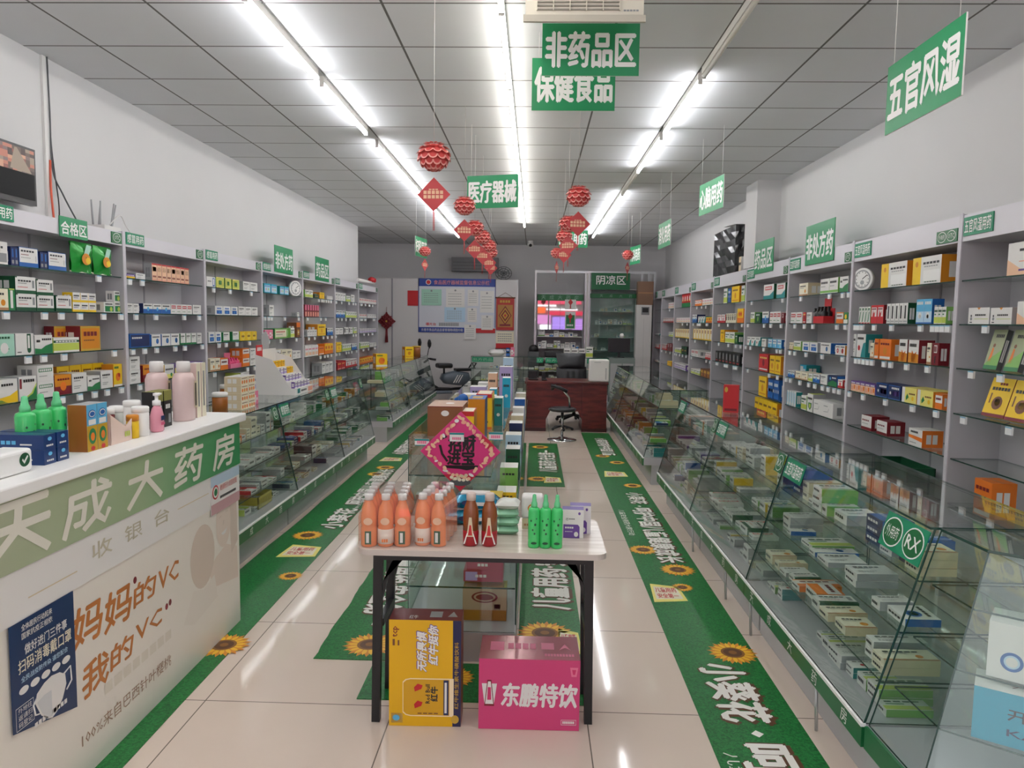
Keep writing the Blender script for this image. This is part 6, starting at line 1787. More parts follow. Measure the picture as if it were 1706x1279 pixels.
floor_mat('long green grass-print mat along the pillar-side counters', [(.705, 10.6), (.705, 1.7), (1.105, 1.7), (1.105, 10.6)],
          [('小葵花', .80, 3.36, NY, .5, .2, .045), ('·', .88, 2.80, NY, .05, .05, .0), ('呵护中国', .80, 2.7, NY, .8, .2, .045), ('儿童健康成长', .735, 2.64, NY, .5, .05, .02),
           ('小葵花', .89, 6.85, NY, .42, .15, .04), ('·', .93, 6.36, NY, .04, .04, .0), ('呵护中国儿童健康成长', .87, 6.28, NY, 1.45, .17, .04), ('儿童安全用药大家行动', .745, 6.2, NY, .75, .05, .02), ('小葵花呵护中国儿童', .86, 10.1, NY, 1.3, .16, .04)],
          [(1.0, 3.49, .125), (.965, 4.69, .12), (.8, 5.1, .11), (.93, 4.37, .07), (1.0, 7.16, .1), (.85, 8.75, .1), (.98, 8.35, .1)], [(.72, 4.12, PX, .2, .3), (.76, 7.55, PX, .25, .3)])
floor_mat('green grass-print mat along the cash desk and left counters', ragged(-1.86, -1.44, 2.0, 13.2, 1),
          [('小葵花', -1.47, 5.45, PY, .6, .17, .045), ('呵护中国儿童健康成长', -1.47, 6.2, PY, 1.5, .17, .04), ('儿童安全用药大家行动', -1.43 - .05, 5.9, PY, .8, .03, .01), ('小葵花呵护中国儿童健康', -1.5, 8.6, PY, 1.6, .2, .04)],
          [(-1.5, 3.42, .13), (-1.66, 5.26, .12), (-1.62, 7.46, .11), (-1.6, 7.8, .11), (-1.5, 4.4, .08), (-1.6, 10.3, .12)], [(-1.72, 4.75, PX, .26, .28), (-1.75, 8.15, PX, .25, .25)])
floor_mat('green grass-print mat on the left of the island', ragged(-1.03, IX0 - .004, 3.31, 4.93, 2),
          [('儿童用药·安全第一', -.92, 4.9, NY, 1.2, .2, .045)], [(-.79, 3.47, .135)])
floor_mat('green grass-print strip in front of the island under the table', [(-.73, 3.32), (-.73, 2.955), (.26, 2.955), (.26, 3.3), (-.73, 3.3)], [], [(-.34, 3.16, .1)], [(-.2, 3.0, PX, .3, .2)])
floor_mat('green grass-print mat on the right of the island', [(-.055, 5.5), (-.055, 3.31), (.27, 3.31), (.27, 5.5)],
          [('儿童用药·安全第一', .23, 3.98, PY, 1.4, .22, .045)], [(.08, 3.66, .15)], [(.14, 3.4, PX, .12, .32)])
floor_mat('short green mat between the island and the mahogany desk', [(-.05, 9.6), (-.05, 7.05), (.325, 7.05), (.325, 9.6)],
          [('儿童用药·安全第一', .27, 7.75, PY, 1.3, .2, .04)], [(.1, 9.3, .12), (.06, 7.38, .12)], [(.12, 7.2, PX, .18, .3)])

# ---------------------------------------------------------------- lamps on the ceiling
def tube_light(x, y0, y1, lit, label):
    t = thing('tube_light', label, 'ceiling light', (x, (y0 + y1) / 2, ZC), 0, 'tube lights on the ceiling')
    O = Vector(t.location)
    MB(O).box(x - .014, x + .014, y0, y1, ZC - .043, ZC - .0005, 'W').build('housing', t)
    MB(O).cyl((x, y0 + .012, ZC - .058), (x, y1 - .012, ZC - .058), .0145, (TUBEDIM if abs(x + .195) < .01 else TUBEON) if lit else TUBEOFF, 12).build('tube', t)
    for y in (y0, y1 - .01):
        MB(O).box(x - .014, x + .014, y, y + .01, ZC - .073, ZC - .043, 'W').build('end_cap', t)


for row, x, segs in (('left', -1.465, [(.2, 1.4, 1), (1.45, 2.65, 1), (2.68, 3.68, 1), (3.72, 4.92, 1), (5.04, 6.34, 1), (6.77, 7.9, 1), (7.92, 9.06, 1), (9.1, 10.3, 1), (10.32, 11.52, 1), (11.54, 12.74, 1), (12.76, 13.96, 1)]),  # each row starts with out-of-view tubes added to light the foreground
                     ('middle', -.195, [(.2, 1.4, 1), (1.45, 2.65, 1), (2.66, 3.86, 1), (3.88, 5.08, 1), (5.09, 6.29, 1), (6.3, 7.5, 1), (7.51, 8.71, 1), (8.72, 9.92, 1), (9.93, 11.13, 1), (11.14, 12.34, 1)]),
                     ('right', 1.055, [(.2, 1.4, 1), (1.45, 2.65, 1), (3.62, 4.85, 0), (4.95, 6.26, 1), (6.43, 7.84, 1), (7.86, 9.2, 0), (9.23, 10.65, 1), (10.68, 12.2, 1), (12.22, 13.75, 1)])):
    for i, (a, b, on) in enumerate(segs):
        tube_light(x, a, b, on, f"{'lit' if on else 'unlit'} tube light, {ORD[i]} along the {row} ceiling row from the shop front")

# ---------------------------------------------------------------- hanging signs
STR = mat('string_white', 'e4e2de', 0.5)


def hang_sign(txt, cx, cy, zb, w, h, rot, label, texts=None, string=True, bg=SIGNG, cord=.42):
    t = thing('hanging_sign', label, 'sign', (cx, cy, zb), R(rot), 'green signs hanging from the ceiling')
    m = MB()
    m.box(-w / 2, w / 2, 0, .006, 0, h, bg, faces=dict(l='W', r='W', t='W', b='W'))
    m.text(txt, (-w * .46, 0, h * .17), PX, PZ, w * .92, h * .66, 'white', .001, .035)
    m.text(txt, (w * .46, .006, h * .17), NX, PZ, w * .92, h * .66, 'white', .001, .035)
    m.build('board', t)
    for s in (-1, 1):
        MB().cyl((s * w * cord, .003, h - .004), (s * w * cord, .003, ZC - zb), .0014, STR, 6).build('string', t)


def front_sign(txt, x0, x1, y0, y1, Y, label, rot=0):
    a, b = at(x0, y1, Y=Y), at(x1, y0, Y=Y)
    hang_sign(txt, (a.x + b.x) / 2, Y, a.z, (b.x - a.x) / math.cos(R(rot)), b.z - a.z, rot, label)


front_sign('非药品区', 902.5, 1066.5, 39, 126, 3.72, 'green hanging sign below the air conditioner, nearest the camera')
front_sign('保健食品', 885.5, 1026, 97, 184, 4.28, 'green hanging sign partly behind another sign, over the aisle')
front_sign('医疗器械', 777, 864, 292, 346, 6.2, 'green hanging sign among the red lanterns, slightly turned', -14)
front_sign('内服用药', 930, 979.5, 384, 412, 11.6, 'green hanging sign behind the right-hand lanterns')
hang_sign('五官风湿', 1.395, 2.79, 2.375, .53, .265, -90, 'large green sign hanging over the nearest pillar-side counter')
hang_sign('心脑用药', 1.5, 6.45, 2.575, .55, .27, -82, 'pale green sign hanging edge-on before the pillar')
hang_sign('消化用药', 1.43, 8.3, 2.46, .55, .28, -86, 'pale green sign hanging edge-on beyond the pillar')
hang_sign('妇科用药', -1.62, 10.4, 2.5, .5, .27, 80, 'green sign hanging edge-on beside a left lantern')
hang_sign('儿科用药', 1.5, 11.2, 2.5, .5, .27, -80, 'green sign hanging edge-on beside a right lantern')


def top_sign(txt, side, px0, px1, py0, py1, label, z0=None):
    X, rot, out = wall_side(side)
    x = X - out * .008
    a, b = at(px0, py1, X=x), at(px1, py1, X=x)
    zt = at((px0 + px1) / 2, py0, X=x).z
    zb = at((px0 + px1) / 2, py1, X=x).z
    w, h = abs(b.y - a.y), zt - zb
    t = thing('shelf_sign', label, 'sign', (x, (a.y + b.y) / 2, zb), rot, 'green signs on the cabinet headers')
    m = MB()
    m.box(-w / 2, w / 2, -.001, .005, 0, h, SIGNG)
    m.text(txt, (-w * .46, -.001, h * .14), PX, PZ, w * .92, h * .62, 'white', .001, .03)
    m.build('board', t)


top_sign('合格区', 'L', 100, 146, 364, 397, 'small green sign standing on the header near the router antennas')
top_sign('非处方药', 'L', 458, 488, 412, 455, 'tall green non-prescription sign on the cash-desk side cabinets')
top_sign('药品区', 'L', 526, 548, 430, 468, 'tall green drug-zone sign on the cash-desk side cabinets')
top_sign('非处方药', 'R', 1341, 1388, 371, 438, 'tall green non-prescription sign on the pillar-side cabinets')
top_sign('药品区', 'R', 1256, 1287, 401, 454, 'green drug-zone sign in front of the pillar')

# ---------------------------------------------------------------- paper lanterns
LRED = mat('lantern_red', 'd64a48', 0.55)
LRED2 = mat('lantern_pink', 'ec9d94', 0.55)
CARDR = mat('lantern_card', 'c8494c', 0.5)


def make_lantern():
    t = thing('paper_lantern', '', 'lantern', (0, 0, 0), 0, 'red paper lanterns hanging from the ceiling')
    m = MB()
    rad = .08
    m.sphere((0, 0, 0), (rad * .86, rad * .86, rad * .76), LRED, 16, 10)
    rows, n = 7, 11                          # scalloped paper leaves, pale along their rims
    for j in range(rows):
        th = math.pi * (j + .75) / (rows + .5)
        for k in range(n):
            a = 2 * math.pi * (k + .5 * (j % 2)) / n
            er = Vector((math.sin(th) * math.cos(a), math.sin(th) * math.sin(a), math.cos(th) * .86))
            et = Vector((-math.sin(a), math.cos(a), 0))
            ed = Vector((math.cos(th) * math.cos(a), math.cos(th) * math.sin(a), -math.sin(th) * .86))
            wd = max(.35, math.sin(th)) * rad * .62
            c0 = er * rad * .9
            inner, outer = [], []
            for i in range(7):
                b = math.pi * (i / 6)
                q = et * (wd / 2 * math.cos(b)) + ed * (rad * .34 * math.sin(b) + rad * .05)
                outer.append(c0 + q + er * rad * (.06 + .1 * math.sin(b)))
                inner.append(c0 + q * .72 + er * rad * (.05 + .05 * math.sin(b)))
            m.add([c0 - ed * rad * .1] + inner, [(0, i + 1, i + 2) for i in range(6)], LRED, True)
            m.add(inner + outer, [(i, 7 + i, 8 + i, i + 1) for i in range(6)], LRED2, True)
    m.build('honeycomb_ball', t)
    m = MB()
    h = .085
    m.slab([(0, 0, -.105 - 2 * h), (h, 0, -.105 - h), (0, 0, -.105), (-h, 0, -.105 - h)], PY, .003, CARDR)
    for z, n_ in ((-.105 - h + .022, 3), (-.105 - h + .002, 5), (-.105 - h - .02, 5)):
        m.bars((0, 0, z), PX, PZ, -h * (.3 if n_ == 3 else .62), 0, h * (.3 if n_ == 3 else .62), .006 if n_ == 3 else .017, 'peach', n_)
    m.build('diamond_card', t)
    m = MB()
    for k in range(4):
        m.cyl((.002 * (k - 1.5), 0, -.275), (.003 * (k - 1.5), .003, -.37), .0009, LRED, 5)
    m.build('tassel', t)
    return t


lan = None
LP = [(723, 260, 3.75, -4, 'nearest, at the left'), (774, 342, 5.7, 12, 'beside the turned green sign'), (791, 379, 6.6, -10, 'upper front of the left cluster'), (804, 394, 7.4, 8, 'second in the left cluster'), (815, 409, 8.2, -15, 'third in the left cluster'), (818, 420, 9.0, 20, 'last in the left cluster'),
      (708, 418, 10.2, 65, 'far left before the left wall corner'), (964, 326, 5.1, 6, 'topmost on the right'), (947, 372, 6.4, -18, 'second on the right'), (940, 393, 7.6, 22, 'third on the right'), (928, 421, 9.6, 70, 'last on the right cluster'), (1046, 424, 10.6, 60, 'beside the far pillar-side sign')]
for px, py, Y, rz, s_ in LP:
    p = at(px, py, Y=Y)
    lb = f'red paper lantern with a diamond card, {s_}'
    if lan is None:
        lan = make_lantern()
        lan.location, lan.rotation_euler = p, (0, 0, R(rz))
        lan['label'] = lb
        o = lan
    else:
        o = dup(lan, p, R(rz), lb)
    MB().cyl((0, 0, .07), (0, 0, ZC - p.z), .0013, STR, 5).build('string', o)

# ---------------------------------------------------------------- ceiling air conditioner near the camera
t = thing('air_conditioner', 'cream air conditioner unit hung under the ceiling above the signs', 'air conditioner', (.23, 3.3, 2.9))
O = Vector(t.location)
a, b = at(875, 38, Y=3.42), at(1072, 38, Y=3.42)
IV = mat('ac_ivory', 'd8d2c4', 0.35)
z0 = a.z
m = MB(O)
m.slab([(a.x, 3.42, z0), (a.x, 3.66, z0 + .135), (a.x, 3.66, ZC - .0005), (a.x, 3.42, ZC - .0005)], PX, b.x - a.x, IV)
m.box(a.x - .008, b.x + .008, 3.405, 3.42, z0, z0 + .03, mat('ac_skirt', 'b9b3a6', 0.4))
m.build('body', t)
m = MB(O)
for k in range(5):
    m.box(a.x + .05, b.x - .11, 3.412, 3.42, z0 + .055 + .016 * k, z0 + .06 + .016 * k, mat('ac_slat', '98938a', 0.4))
for k in range(6):
    x = a.x + .05 + (b.x - a.x - .16) * k / 5
    m.box(x, x + .004, 3.41, 3.42, z0 + .052, z0 + .14, IV)
m.bars((a.x, 3.42, z0), PX, PZ, b.x - a.x - .09, .05, b.x - a.x - .02, .058, 'g', 5)
m.build('louver', t)

# ---------------------------------------------------------------- left wall and cabinet tops
t = thing('wall_monitor', 'black monitor on the left wall showing a reddish camera view', 'monitor', (XL + .1, 4.4, 2.44))
O = Vector(t.location)
p0, p1 = at(-60, 230, X=-3.05), at(58, 250, X=-3.05)
p2 = at(57, 343, X=-3.05)
m = MB(O)
m.box(-3.09, -3.05, p0.y, p1.y, p2.z, p1.z, BLKM)
m.build('body', t)
m = MB(O)
m.slab([(-3.049, p0.y + .02, p2.z + .03), (-3.049, p1.y - .015, p2.z + .03), (-3.049, p1.y - .015, p1.z - .015), (-3.049, p0.y + .02, p1.z - .015)], PX, .001, mat('screen_black', '121315', 0.45, spec=.15))
o = (-3.0475, p0.y + .02, p2.z + .03)
W_, H_ = p1.y - p0.y - .035, p1.z - p2.z - .045
q = random.Random(5)
sc = [mat('screen_%d' % k, c, 0.4, emit=.12) for k, c in enumerate(('7d4a42', 'a86a58', '5b4a40', '8a7a6a', 'b88a70', '40302c', '6e5a58'))]
for i in range(14):
    for j in range(7):
        m.rect(o, PY, PZ, W_ * i / 14, H_ * (.52 + .48 * j / 7), W_ * (i + 1) / 14, H_ * (.52 + .48 * (j + 1) / 7), q.choice(sc))
m.shape(o, PY, PZ, [(W_ * .6, H_ * .55), (W_ * .95, H_ * .53), (W_ * .72, H_ * .98), (W_ * .68, H_ * .98)], sc[3], .0014)
m.build('screen', t)
MB(O).box(XL, -3.09, (p0.y + p1.y) / 2 - .06, (p0.y + p1.y) / 2 + .06, 2.36, 2.5, BLKM).build('wall_bracket', t)


def wire(name, pts, r, col, label, cat='cable'):
    P_ = []
    pts = [Vector(p) for p in pts]
    for i in range(len(pts) - 1):
        a, b = pts[max(i - 1, 0)], pts[i]
        c, d = pts[i + 1], pts[min(i + 2, len(pts) - 1)]
        for k in range(6):
            u = k / 6
            P_.append(.5 * ((2 * b) + (c - a) * u + (2 * a - 5 * b + 4 * c - d) * u * u + (3 * b - a - 3 * c + d) * u ** 3))
    P_.append(pts[-1])
    m = MB(pts[0])
    m.tube(P_, r, col, 6)
    return tag(m.build(name), label, cat)


wy = at(80, 300, X=XL).y
m = MB((XL + .01, wy - .03, 2.2))
m.box(XL + .0005, XL + .016, wy - .035, wy - .005, 2.205, ZC - .001, 'W')
tag(m.build('cable_duct'), 'white cable duct running up the left wall to the ceiling', 'cable duct')
wire('cable', [(XL + .02, wy + .005, ZC - .001), (XL + .022, wy + .01, 2.9), (XL + .02, wy + .02, 2.55), (XL + .03, wy + .1, 2.4), (XL + .06, wy + .22, 2.21)], .005, 'dgray', 'grey cable beside the white duct, ending at the router')
wire('cable', [(XL + .018, wy + .012, 3.2), (XL + .02, wy + .016, 2.7), (XL + .025, wy + .06, 2.35), (XL + .05, wy + .02, 2.21)], .004, 'black', 'thin black cable looping down the left wall')
wire('cable', [(XL + .02, wy - .002, 2.6), (XL + .026, wy - .012, 2.4), (XL + .05, wy - .03, 2.21)], .007, mat('conduit_orange', 'd9583a', 0.4), 'orange corrugated cable on the left wall')
t = thing('router', 'white router with tall antennas on top of the cabinets', 'router', (-3.04, wy + .42, 2.206))
MB().box(-.06, .06, -.1, .1, 0, .03, 'W').build('body', t)
for k, (dx, dy, an) in enumerate(((-.03, -.08, -.05), (.0, -.05, .04), (-.04, .0, .1), (.02, .05, .14), (.0, .09, .2))):
    MB().cyl((dx, dy, .03), (dx, dy + an * .3, .03 + .17), .007, 'gray', 8, .005).build('antenna', t)
wire('cable', [(-3.02, wy + .45, 2.25), (-3.0, wy + .55, 2.33), (-3.02, wy + .66, 2.27), (-3.0, wy + .7, 2.21)], .004, 'W', 'white cord curling beside the router')
# on the cabinets
def bundle():
    a, b = at(1191, 452, X=2.6), at(1236, 440, X=2.6)
    y0, y1 = 9.35, 10.45
    m = MB((2.6, 9.9, 2.27))
    q = random.Random(3)
    n = 7
    pts = {}
    BAG = mat('black_plastic_bag', '232427', 0.22, spec=0.8)
    def P(u, v, s):
        return None
    faces = []
    vs_ = []
    dims = ((2.5, 2.74), (y0, y1), (2.27, 2.86))
    def face(ax, sgn):
        o = len(vs_)
        others = [i for i in range(3) if i != ax]
        for i in range(n + 1):
            for j in range(n + 1):
                c = [0, 0, 0]
                c[ax] = dims[ax][sgn] + ((q.uniform(-.02, .02)) if 0 < i < n and 0 < j < n else 0)
                c[others[0]] = dims[others[0]][0] + (dims[others[0]][1] - dims[others[0]][0]) * i / n
                c[others[1]] = dims[others[1]][0] + (dims[others[1]][1] - dims[others[1]][0]) * j / n
                vs_.append(tuple(c))
        for i in range(n):
            for j in range(n):
                a_ = o + i * (n + 1) + j
                faces.append((a_, a_ + 1, a_ + n + 2, a_ + n + 1))
    for ax in range(3):
        for sgn in (0, 1):
            face(ax, sgn)
    m.add(vs_, faces, BAG)
    t = thing('wrapped_carton', 'big carton wrapped in black plastic on top of the pillar-side cabinets', 'carton', (2.6, 9.9, 2.27))
    m.o = Vector(t.location)
    mm = MB(t.location)
    mm.add([tuple(Vector(v)) for v in vs_], faces, BAG)
    mm.build('plastic_wrap', t)
    mm = MB(t.location)
    mm.slab([(2.5, y0, 2.862), (2.74, y0, 2.862), (2.62, y0 + .5, 2.93), (2.5, y0 + .6, 2.9)], PZ, .004, mat('grey_flap', '9b9a98', 0.5))
    mm.build('carton_flap', t)


bundle()
t = thing('rolled_poster', 'white rolled poster with a red bow on the alcove cabinet', 'poster roll', (-2.98, 12.85, 2.24))
MB().cyl((0, -.6, .03), (.0, .6, .03), .03, 'W', 14).build('roll', t)
m = MB()
for s in (-1, 1):
    m.lathe((0, .5 + s * .07, .08), [(.01, -.05), (.06, -.02), (.06, .03), (.01, .06)], 'red', 10)
m.sphere((0, .5, .08), .04, 'maroon', 10, 6)
m.build('bow', t)
for k, (px, wd) in enumerate(((1149, .12), (1157, .1))):
    p = at(1240 - 4 + k * 5, 440, X=2.52) if False else None
rb = rect_box('medicine_box', .1, .1, .17, ('sand', 'W', 'W'), 'cream carton standing on top of the cabinet header near the pillar', 'medicine box', (2.5, 9.1, 2.267), R(-90), lambda m, o, w, h, d: m.bars(o, PX, PZ, w * .1, h * .4, w * .9, h * .6, 'k', 3))

# ---------------------------------------------------------------- back of the shop
struct(MB().box(-3.9, -.37, 14.9, 14.98, 0, 2.45, mat('partition_panel', 'd8d6d6', 0.4)).build('wall_partition'))
struct(MB().box(-.372, -.345, 14.88, 15.0, 0, 2.455, ALU).box(-2.93, -2.9, 14.893, 14.9, 0, 2.45, mat('seam_gray', '98969e')).build('trim_1'))
PY0 = 14.895
t = thing('notice_board', 'large blue-bordered public notice board on the back partition', 'notice board', (-1.58, PY0, 1.9))
O = Vector(t.location)
a, b = at(697, 553, Y=PY0), at(826, 465, Y=PY0)
W_, H_ = b.x - a.x, b.z - a.z
o = (a.x, PY0 - .012, a.z)
NB, NBT = mat('board_blue', '24429a', 0.35), mat('board_face', 'd8dce6', 0.3)
m = MB(O)
m.box(a.x, b.x, PY0 - .012, PY0, a.z, b.z, NBT)
m.rect(o, PX, PZ, 0, H_ * .855, W_, H_, NB).rect(o, PX, PZ, 0, 0, W_ * .6, H_ * .095, NB).rect(o, PX, PZ, W_ * .75, 0, W_, H_ * .085, 'red').rect(o, PX, PZ, 0, 0, W_ * .008, H_, NB).rect(o, PX, PZ, W_ * .992, H_ * .1, W_, H_, NB)
m.text('食品医疗器械监督信息公示栏', (a.x + W_ * .2, PY0 - .012, a.z + H_ * .89), PX, PZ, W_ * .72, H_ * .08, mat('board_pink', 'd98a8f'), .002, .02)
m.disc(o, PX, PZ, W_ * .13, H_ * .93, W_ * .035, H_ * .05, 'W').disc(o, PX, PZ, W_ * .13, H_ * .93, W_ * .026, H_ * .036, 'red', .0014)
m.text('长春市食品药品监督管理局绿园分局', (a.x + W_ * .04, PY0 - .012, a.z + H_ * .02), PX, PZ, W_ * .54, H_ * .055, 'W', .002, .0)
m.text('曝光台', (a.x + W_ * .1, PY0 - .012, a.z + H_ * .125), PX, PZ, W_ * .13, H_ * .055, 'red', .002, .02).bars(o, PX, PZ, W_ * .27, H_ * .12, W_ * .53, H_ * .18, 'g', 12)
m.build('board', t)
for k, (x0, z0, x1, z1, col) in enumerate(((.04, .5, .3, .8, 'mint'), (.36, .45, .6, .82, 'W'), (.34, .2, .61, .47, 'ltblue'), (.64, .5, .78, .8, 'W'), (.8, .38, .98, .78, 'W'), (.64, .2, .76, .46, 'W'), (.82, .06, .97, .33, 'W'), (.6, -.12, .75, .15, 'W'))):
    m = MB(O)
    oo = (a.x, PY0 - .013, a.z)
    m.box(a.x + W_ * x0, a.x + W_ * x1, PY0 - .0165 - .0005 * k, PY0 - .0125, a.z + H_ * z0, a.z + H_ * z1, col)
    oo = (a.x, PY0 - .0165 - .0005 * k, a.z)
    for j in range(5):
        zz = z0 + (z1 - z0) * (.2 + .13 * j)
        m.bars(oo, PX, PZ, W_ * (x0 + (x1 - x0) * .12), H_ * zz, W_ * (x0 + (x1 - x0) * .85), H_ * (zz + .008), 'g', 7)
    m.disc(oo, PX, PZ, W_ * (x0 + x1) / 2, H_ * (z0 + (z1 - z0) * .9), .02, .02, 'g')
    m.build('certificate', t)
m = MB((-2.48, PY0, 1.95))
a, b = at(679, 509, Y=PY0), at(697, 484, Y=PY0)
m.box(a.x, b.x - .003, PY0 - .004, PY0 - .0005, a.z, b.z, 'red')
m.rect((a.x, PY0 - .004, a.z), PX, PZ, .02, .02, b.x - a.x - .023, .024, 'maroon')
tag(m.build('red_paper'), 'plain red paper square beside the notice board', 'paper')
t = thing('scroll_calendar', 'red and gold hanging scroll calendar right of the notice board', 'calendar', at(842, 535, Y=PY0 - .02))
O = Vector(t.location)
a, b = at(826, 580, Y=PY0), at(857, 496, Y=PY0)
W_, H_ = b.x - a.x, b.z - a.z
y = PY0 - .012
m = MB(O)
m.box(a.x, b.x, y, y + .006, a.z + H_ * .36, b.z, mat('scroll_red', 'b5302e', 0.45))
o = (a.x, y, a.z)
m.rect(o, PX, PZ, W_ * .08, H_ * .42, W_ * .92, H_ * .86, mat('scroll_gold', 'b5803f', 0.4))
for k, (rx, rz, c_) in enumerate(((.36, .19, 'maroon'), (.3, .155, 'gold'), (.24, .12, 'maroon'), (.15, .075, 'gold'), (.07, .035, 'red'))):
    m.shape(o, PX, PZ, [(W_ * .5, H_ * (.65 - rz)), (W_ * (.5 + rx), H_ * .65), (W_ * .5, H_ * (.65 + rz)), (W_ * (.5 - rx), H_ * .65)], c_, .0014 + .0006 * k)
m.rect(o, PX, PZ, W_ * .2, H_ * .44, W_ * .8, H_ * .48, 'maroon', .002).bars(o, PX, PZ, W_ * .2, H_ * .9, W_ * .8, H_ * .95, 'gold', 4)
m.build('scroll', t)
m = MB(O)
m.box(a.x, b.x, y, y + .005, a.z, a.z + H_ * .34, 'cream')
m.rect(o, PX, PZ, 0, 0, W_, H_ * .1, 'red')
for k in range(4):
    m.bars(o, PX, PZ, W_ * .1, H_ * (.14 + .045 * k), W_ * .9, H_ * (.155 + .045 * k), 'g', 7)
m.build('date_pad', t)
m = MB(O)
m.cyl((a.x - .02, y, b.z), (b.x + .02, y, b.z), .012, 'brown', 8).tube([(a.x + .02, y, b.z), ((a.x + b.x) / 2, y, b.z + .1), (b.x - .02, y, b.z)], .004, 'brown', 6).cyl((a.x - .01, y, a.z), (b.x + .01, y, a.z), .01, 'maroon', 8)
m.build('rod', t)
p = at(644, 535, Y=PY0 - .03)
t = thing('chinese_knot', 'dark red Chinese knot hanging on the back partition', 'ornament', p)
KR = mat('knot_red', '7d1f26', 0.5)
m = MB()
for i in range(-2, 3):
    for d in (1, -1):
        a = Vector((i * .045 - .1 * 1, 0, d * (-.1) + d * i * .045)) 
        m.tube([(i * .04 - .09, 0, d * (i * .04 + .09)), (i * .04 + .09, 0, d * (i * .04 - .09))], .016, KR, 6)
m.slab([(0, .01, -.16), (.16, .01, 0), (0, .01, .16), (-.16, .01, 0)], PY, .012, KR)
for x, z in ((.165, 0), (-.165, 0), (0, .17), (.09, .09), (-.09, .09), (.09, -.09), (-.09, -.09)):
    m.lathe((x, 0, z), [(.005, -.022), (.024, 0), (.005, .022)], KR, 8)
m.disc((0, -.02, 0), PX, PZ, 0, 0, .04, .04, 'maroon', .004, 14).disc((0, -.02, 0), PX, PZ, 0, 0, .02, .02, 'gold', .006, 12)
m.build('knot', t)
m = MB()
m.cyl((0, 0, .16), (0, 0, .29), .005, KR, 6)
m.build('loop', t)
m = MB()
for k in range(6):
    m.cyl((.006 * (k - 2.5), 0, -.16), (.011 * (k - 2.5), 0, -.43), .006, KR, 6)
m.build('tassel', t)
t = thing('wall_air_conditioner', 'grey wall air conditioner high on the back wall', 'air conditioner', at(791, 440, Y=YB - .1))
O = Vector(t.location)
a, b = at(752, 451, Y=YB - .2), at(830, 429, Y=YB - .2)
MB(O).box(a.x, b.x, YB - .2, YB - .001, a.z, b.z, mat('ac_dark', '77777a', 0.4)).build('body', t)
m = MB(O)
for k in range(3):
    m.box(a.x + .03, b.x - .03, YB - .206, YB - .2, a.z + .04 + .07 * k, a.z + .05 + .07 * k, mat('ac_line', '545457', 0.4))
m.build('louver', t)
t = thing('security_camera', 'small white security camera on the ceiling near the back wall', 'camera', at(884, 400, Y=15.0))
t.location.z = ZC - .02
O = Vector(t.location)
MB(O).cyl(O + Vector((0, 0, -.02)), O + Vector((0, 0, .0195)), .05, 'W', 14).build('mount', t)
MB(O).sphere(O + Vector((0, -.02, -.06)), .06, 'W', 14, 10).build('housing', t)
MB(O).cyl(O + Vector((0, -.05, -.07)), O + Vector((0, -.085, -.08)), .03, 'black', 12).build('lens', t)
# wall fan on the partition
t = thing('wall_fan', 'grey wall fan above the partition beside the air conditioner', 'fan', at(839, 455, Y=YB - .3))
m = MB()
for r_0 in (.06, .12, .17):
    m.tube([(r_0 * math.cos(2 * math.pi * k / 20), 0, r_0 * math.sin(2 * math.pi * k / 20) * .8) for k in range(21)], .006, 'dgray', 5)
for k in range(10):
    m.cyl((0, 0, 0), (.17 * math.cos(2 * math.pi * k / 10), 0, .136 * math.sin(2 * math.pi * k / 10)), .004, 'dgray', 5)
m.build('cage', t)
MB().cyl((0, .0, 0), (0, .299, .02), .03, 'g', 10).build('arm', t)
m = MB()
for k in range(3):
    a_ = 2 * math.pi * k / 3
    m.shape((0, .015, 0), PX, PZ, [(0, 0), (.13 * math.cos(a_), .1 * math.sin(a_)), (.13 * math.cos(a_ + .6), .1 * math.sin(a_ + .6))], 'gray', .001)
m.build('blade', t)

# cool room with glass front
GY = 15.12
a = at(893, 451, Y=GY)
b = at(1093, 451, Y=GY)
x0, x1, zt = a.x, 2.44, a.z
xm = at(976, 470, Y=GY).x
fr = MB((x0, GY, 0))
for x in (x0, xm, xm + .07, x1 - .26, x1 - .12, x1):
    fr.box(x - .018, x + .018, GY - .02, GY + .04, 0, zt, ALU)
fr.box(x0 - .018, x1 + .018, GY - .022, GY + .042, zt - .04, zt + .01, ALU).box(xm, xm + .07, GY - .01, GY + .03, 0, zt - .04, 'W')
struct(fr.build('window_2'))
zs0 = at(930, 499, Y=GY).z
t = thing('cool_cabinet', 'glass-fronted cabinet with mirrored upper doors and small boxes below', 'cabinet', ((x0 + xm) / 2, GY + .06, 0))
O = Vector(t.location)
zg = at(930, 490, Y=GY).z
m = MB(O)
m.box(x0 + .03, xm - .03, GY + .06, GY + .08, zs0 - .02, zg, FASC)
for k, c in enumerate('天成大药房'):
    m.text(c, (x0 + .12 + .17 * k, GY + .06, zs0), PX, PZ, .09, .09, mat('dull_mint', '8fb8a0'), .002, .0)
m.build('header', t)
m = MB(O)
m.box(x0 + .03, x0 + .045, GY + .06, GY + .5, 0, zg, CABW).box(xm - .045, xm - .03, GY + .06, GY + .5, 0, zg, CABW).box(x0 + .03, xm - .03, GY + .48, GY + .5, 0, zg, CABW).box(x0 + .03, xm - .03, GY + .06, GY + .5, zg, zg + .02, CABW)
m.build('carcass', t)
zmid = at(930, 549, Y=GY).z
for xa, xb in ((x0 + .046, (x0 + xm) / 2), ((x0 + xm) / 2 + .005, xm - .046)):
    MB(O).box(xa, xb, GY + .064, GY + .07, zmid, zs0 - .022, MIRGLASS, edge=ALU).build('door', t)
for k in range(6):
    z = .35 + .24 * k
    MB(O).box(x0 + .046, xm - .046, GY + .09, GY + .47, z - .01, z, 'W').build('shelf', t)
q = random.Random(9)
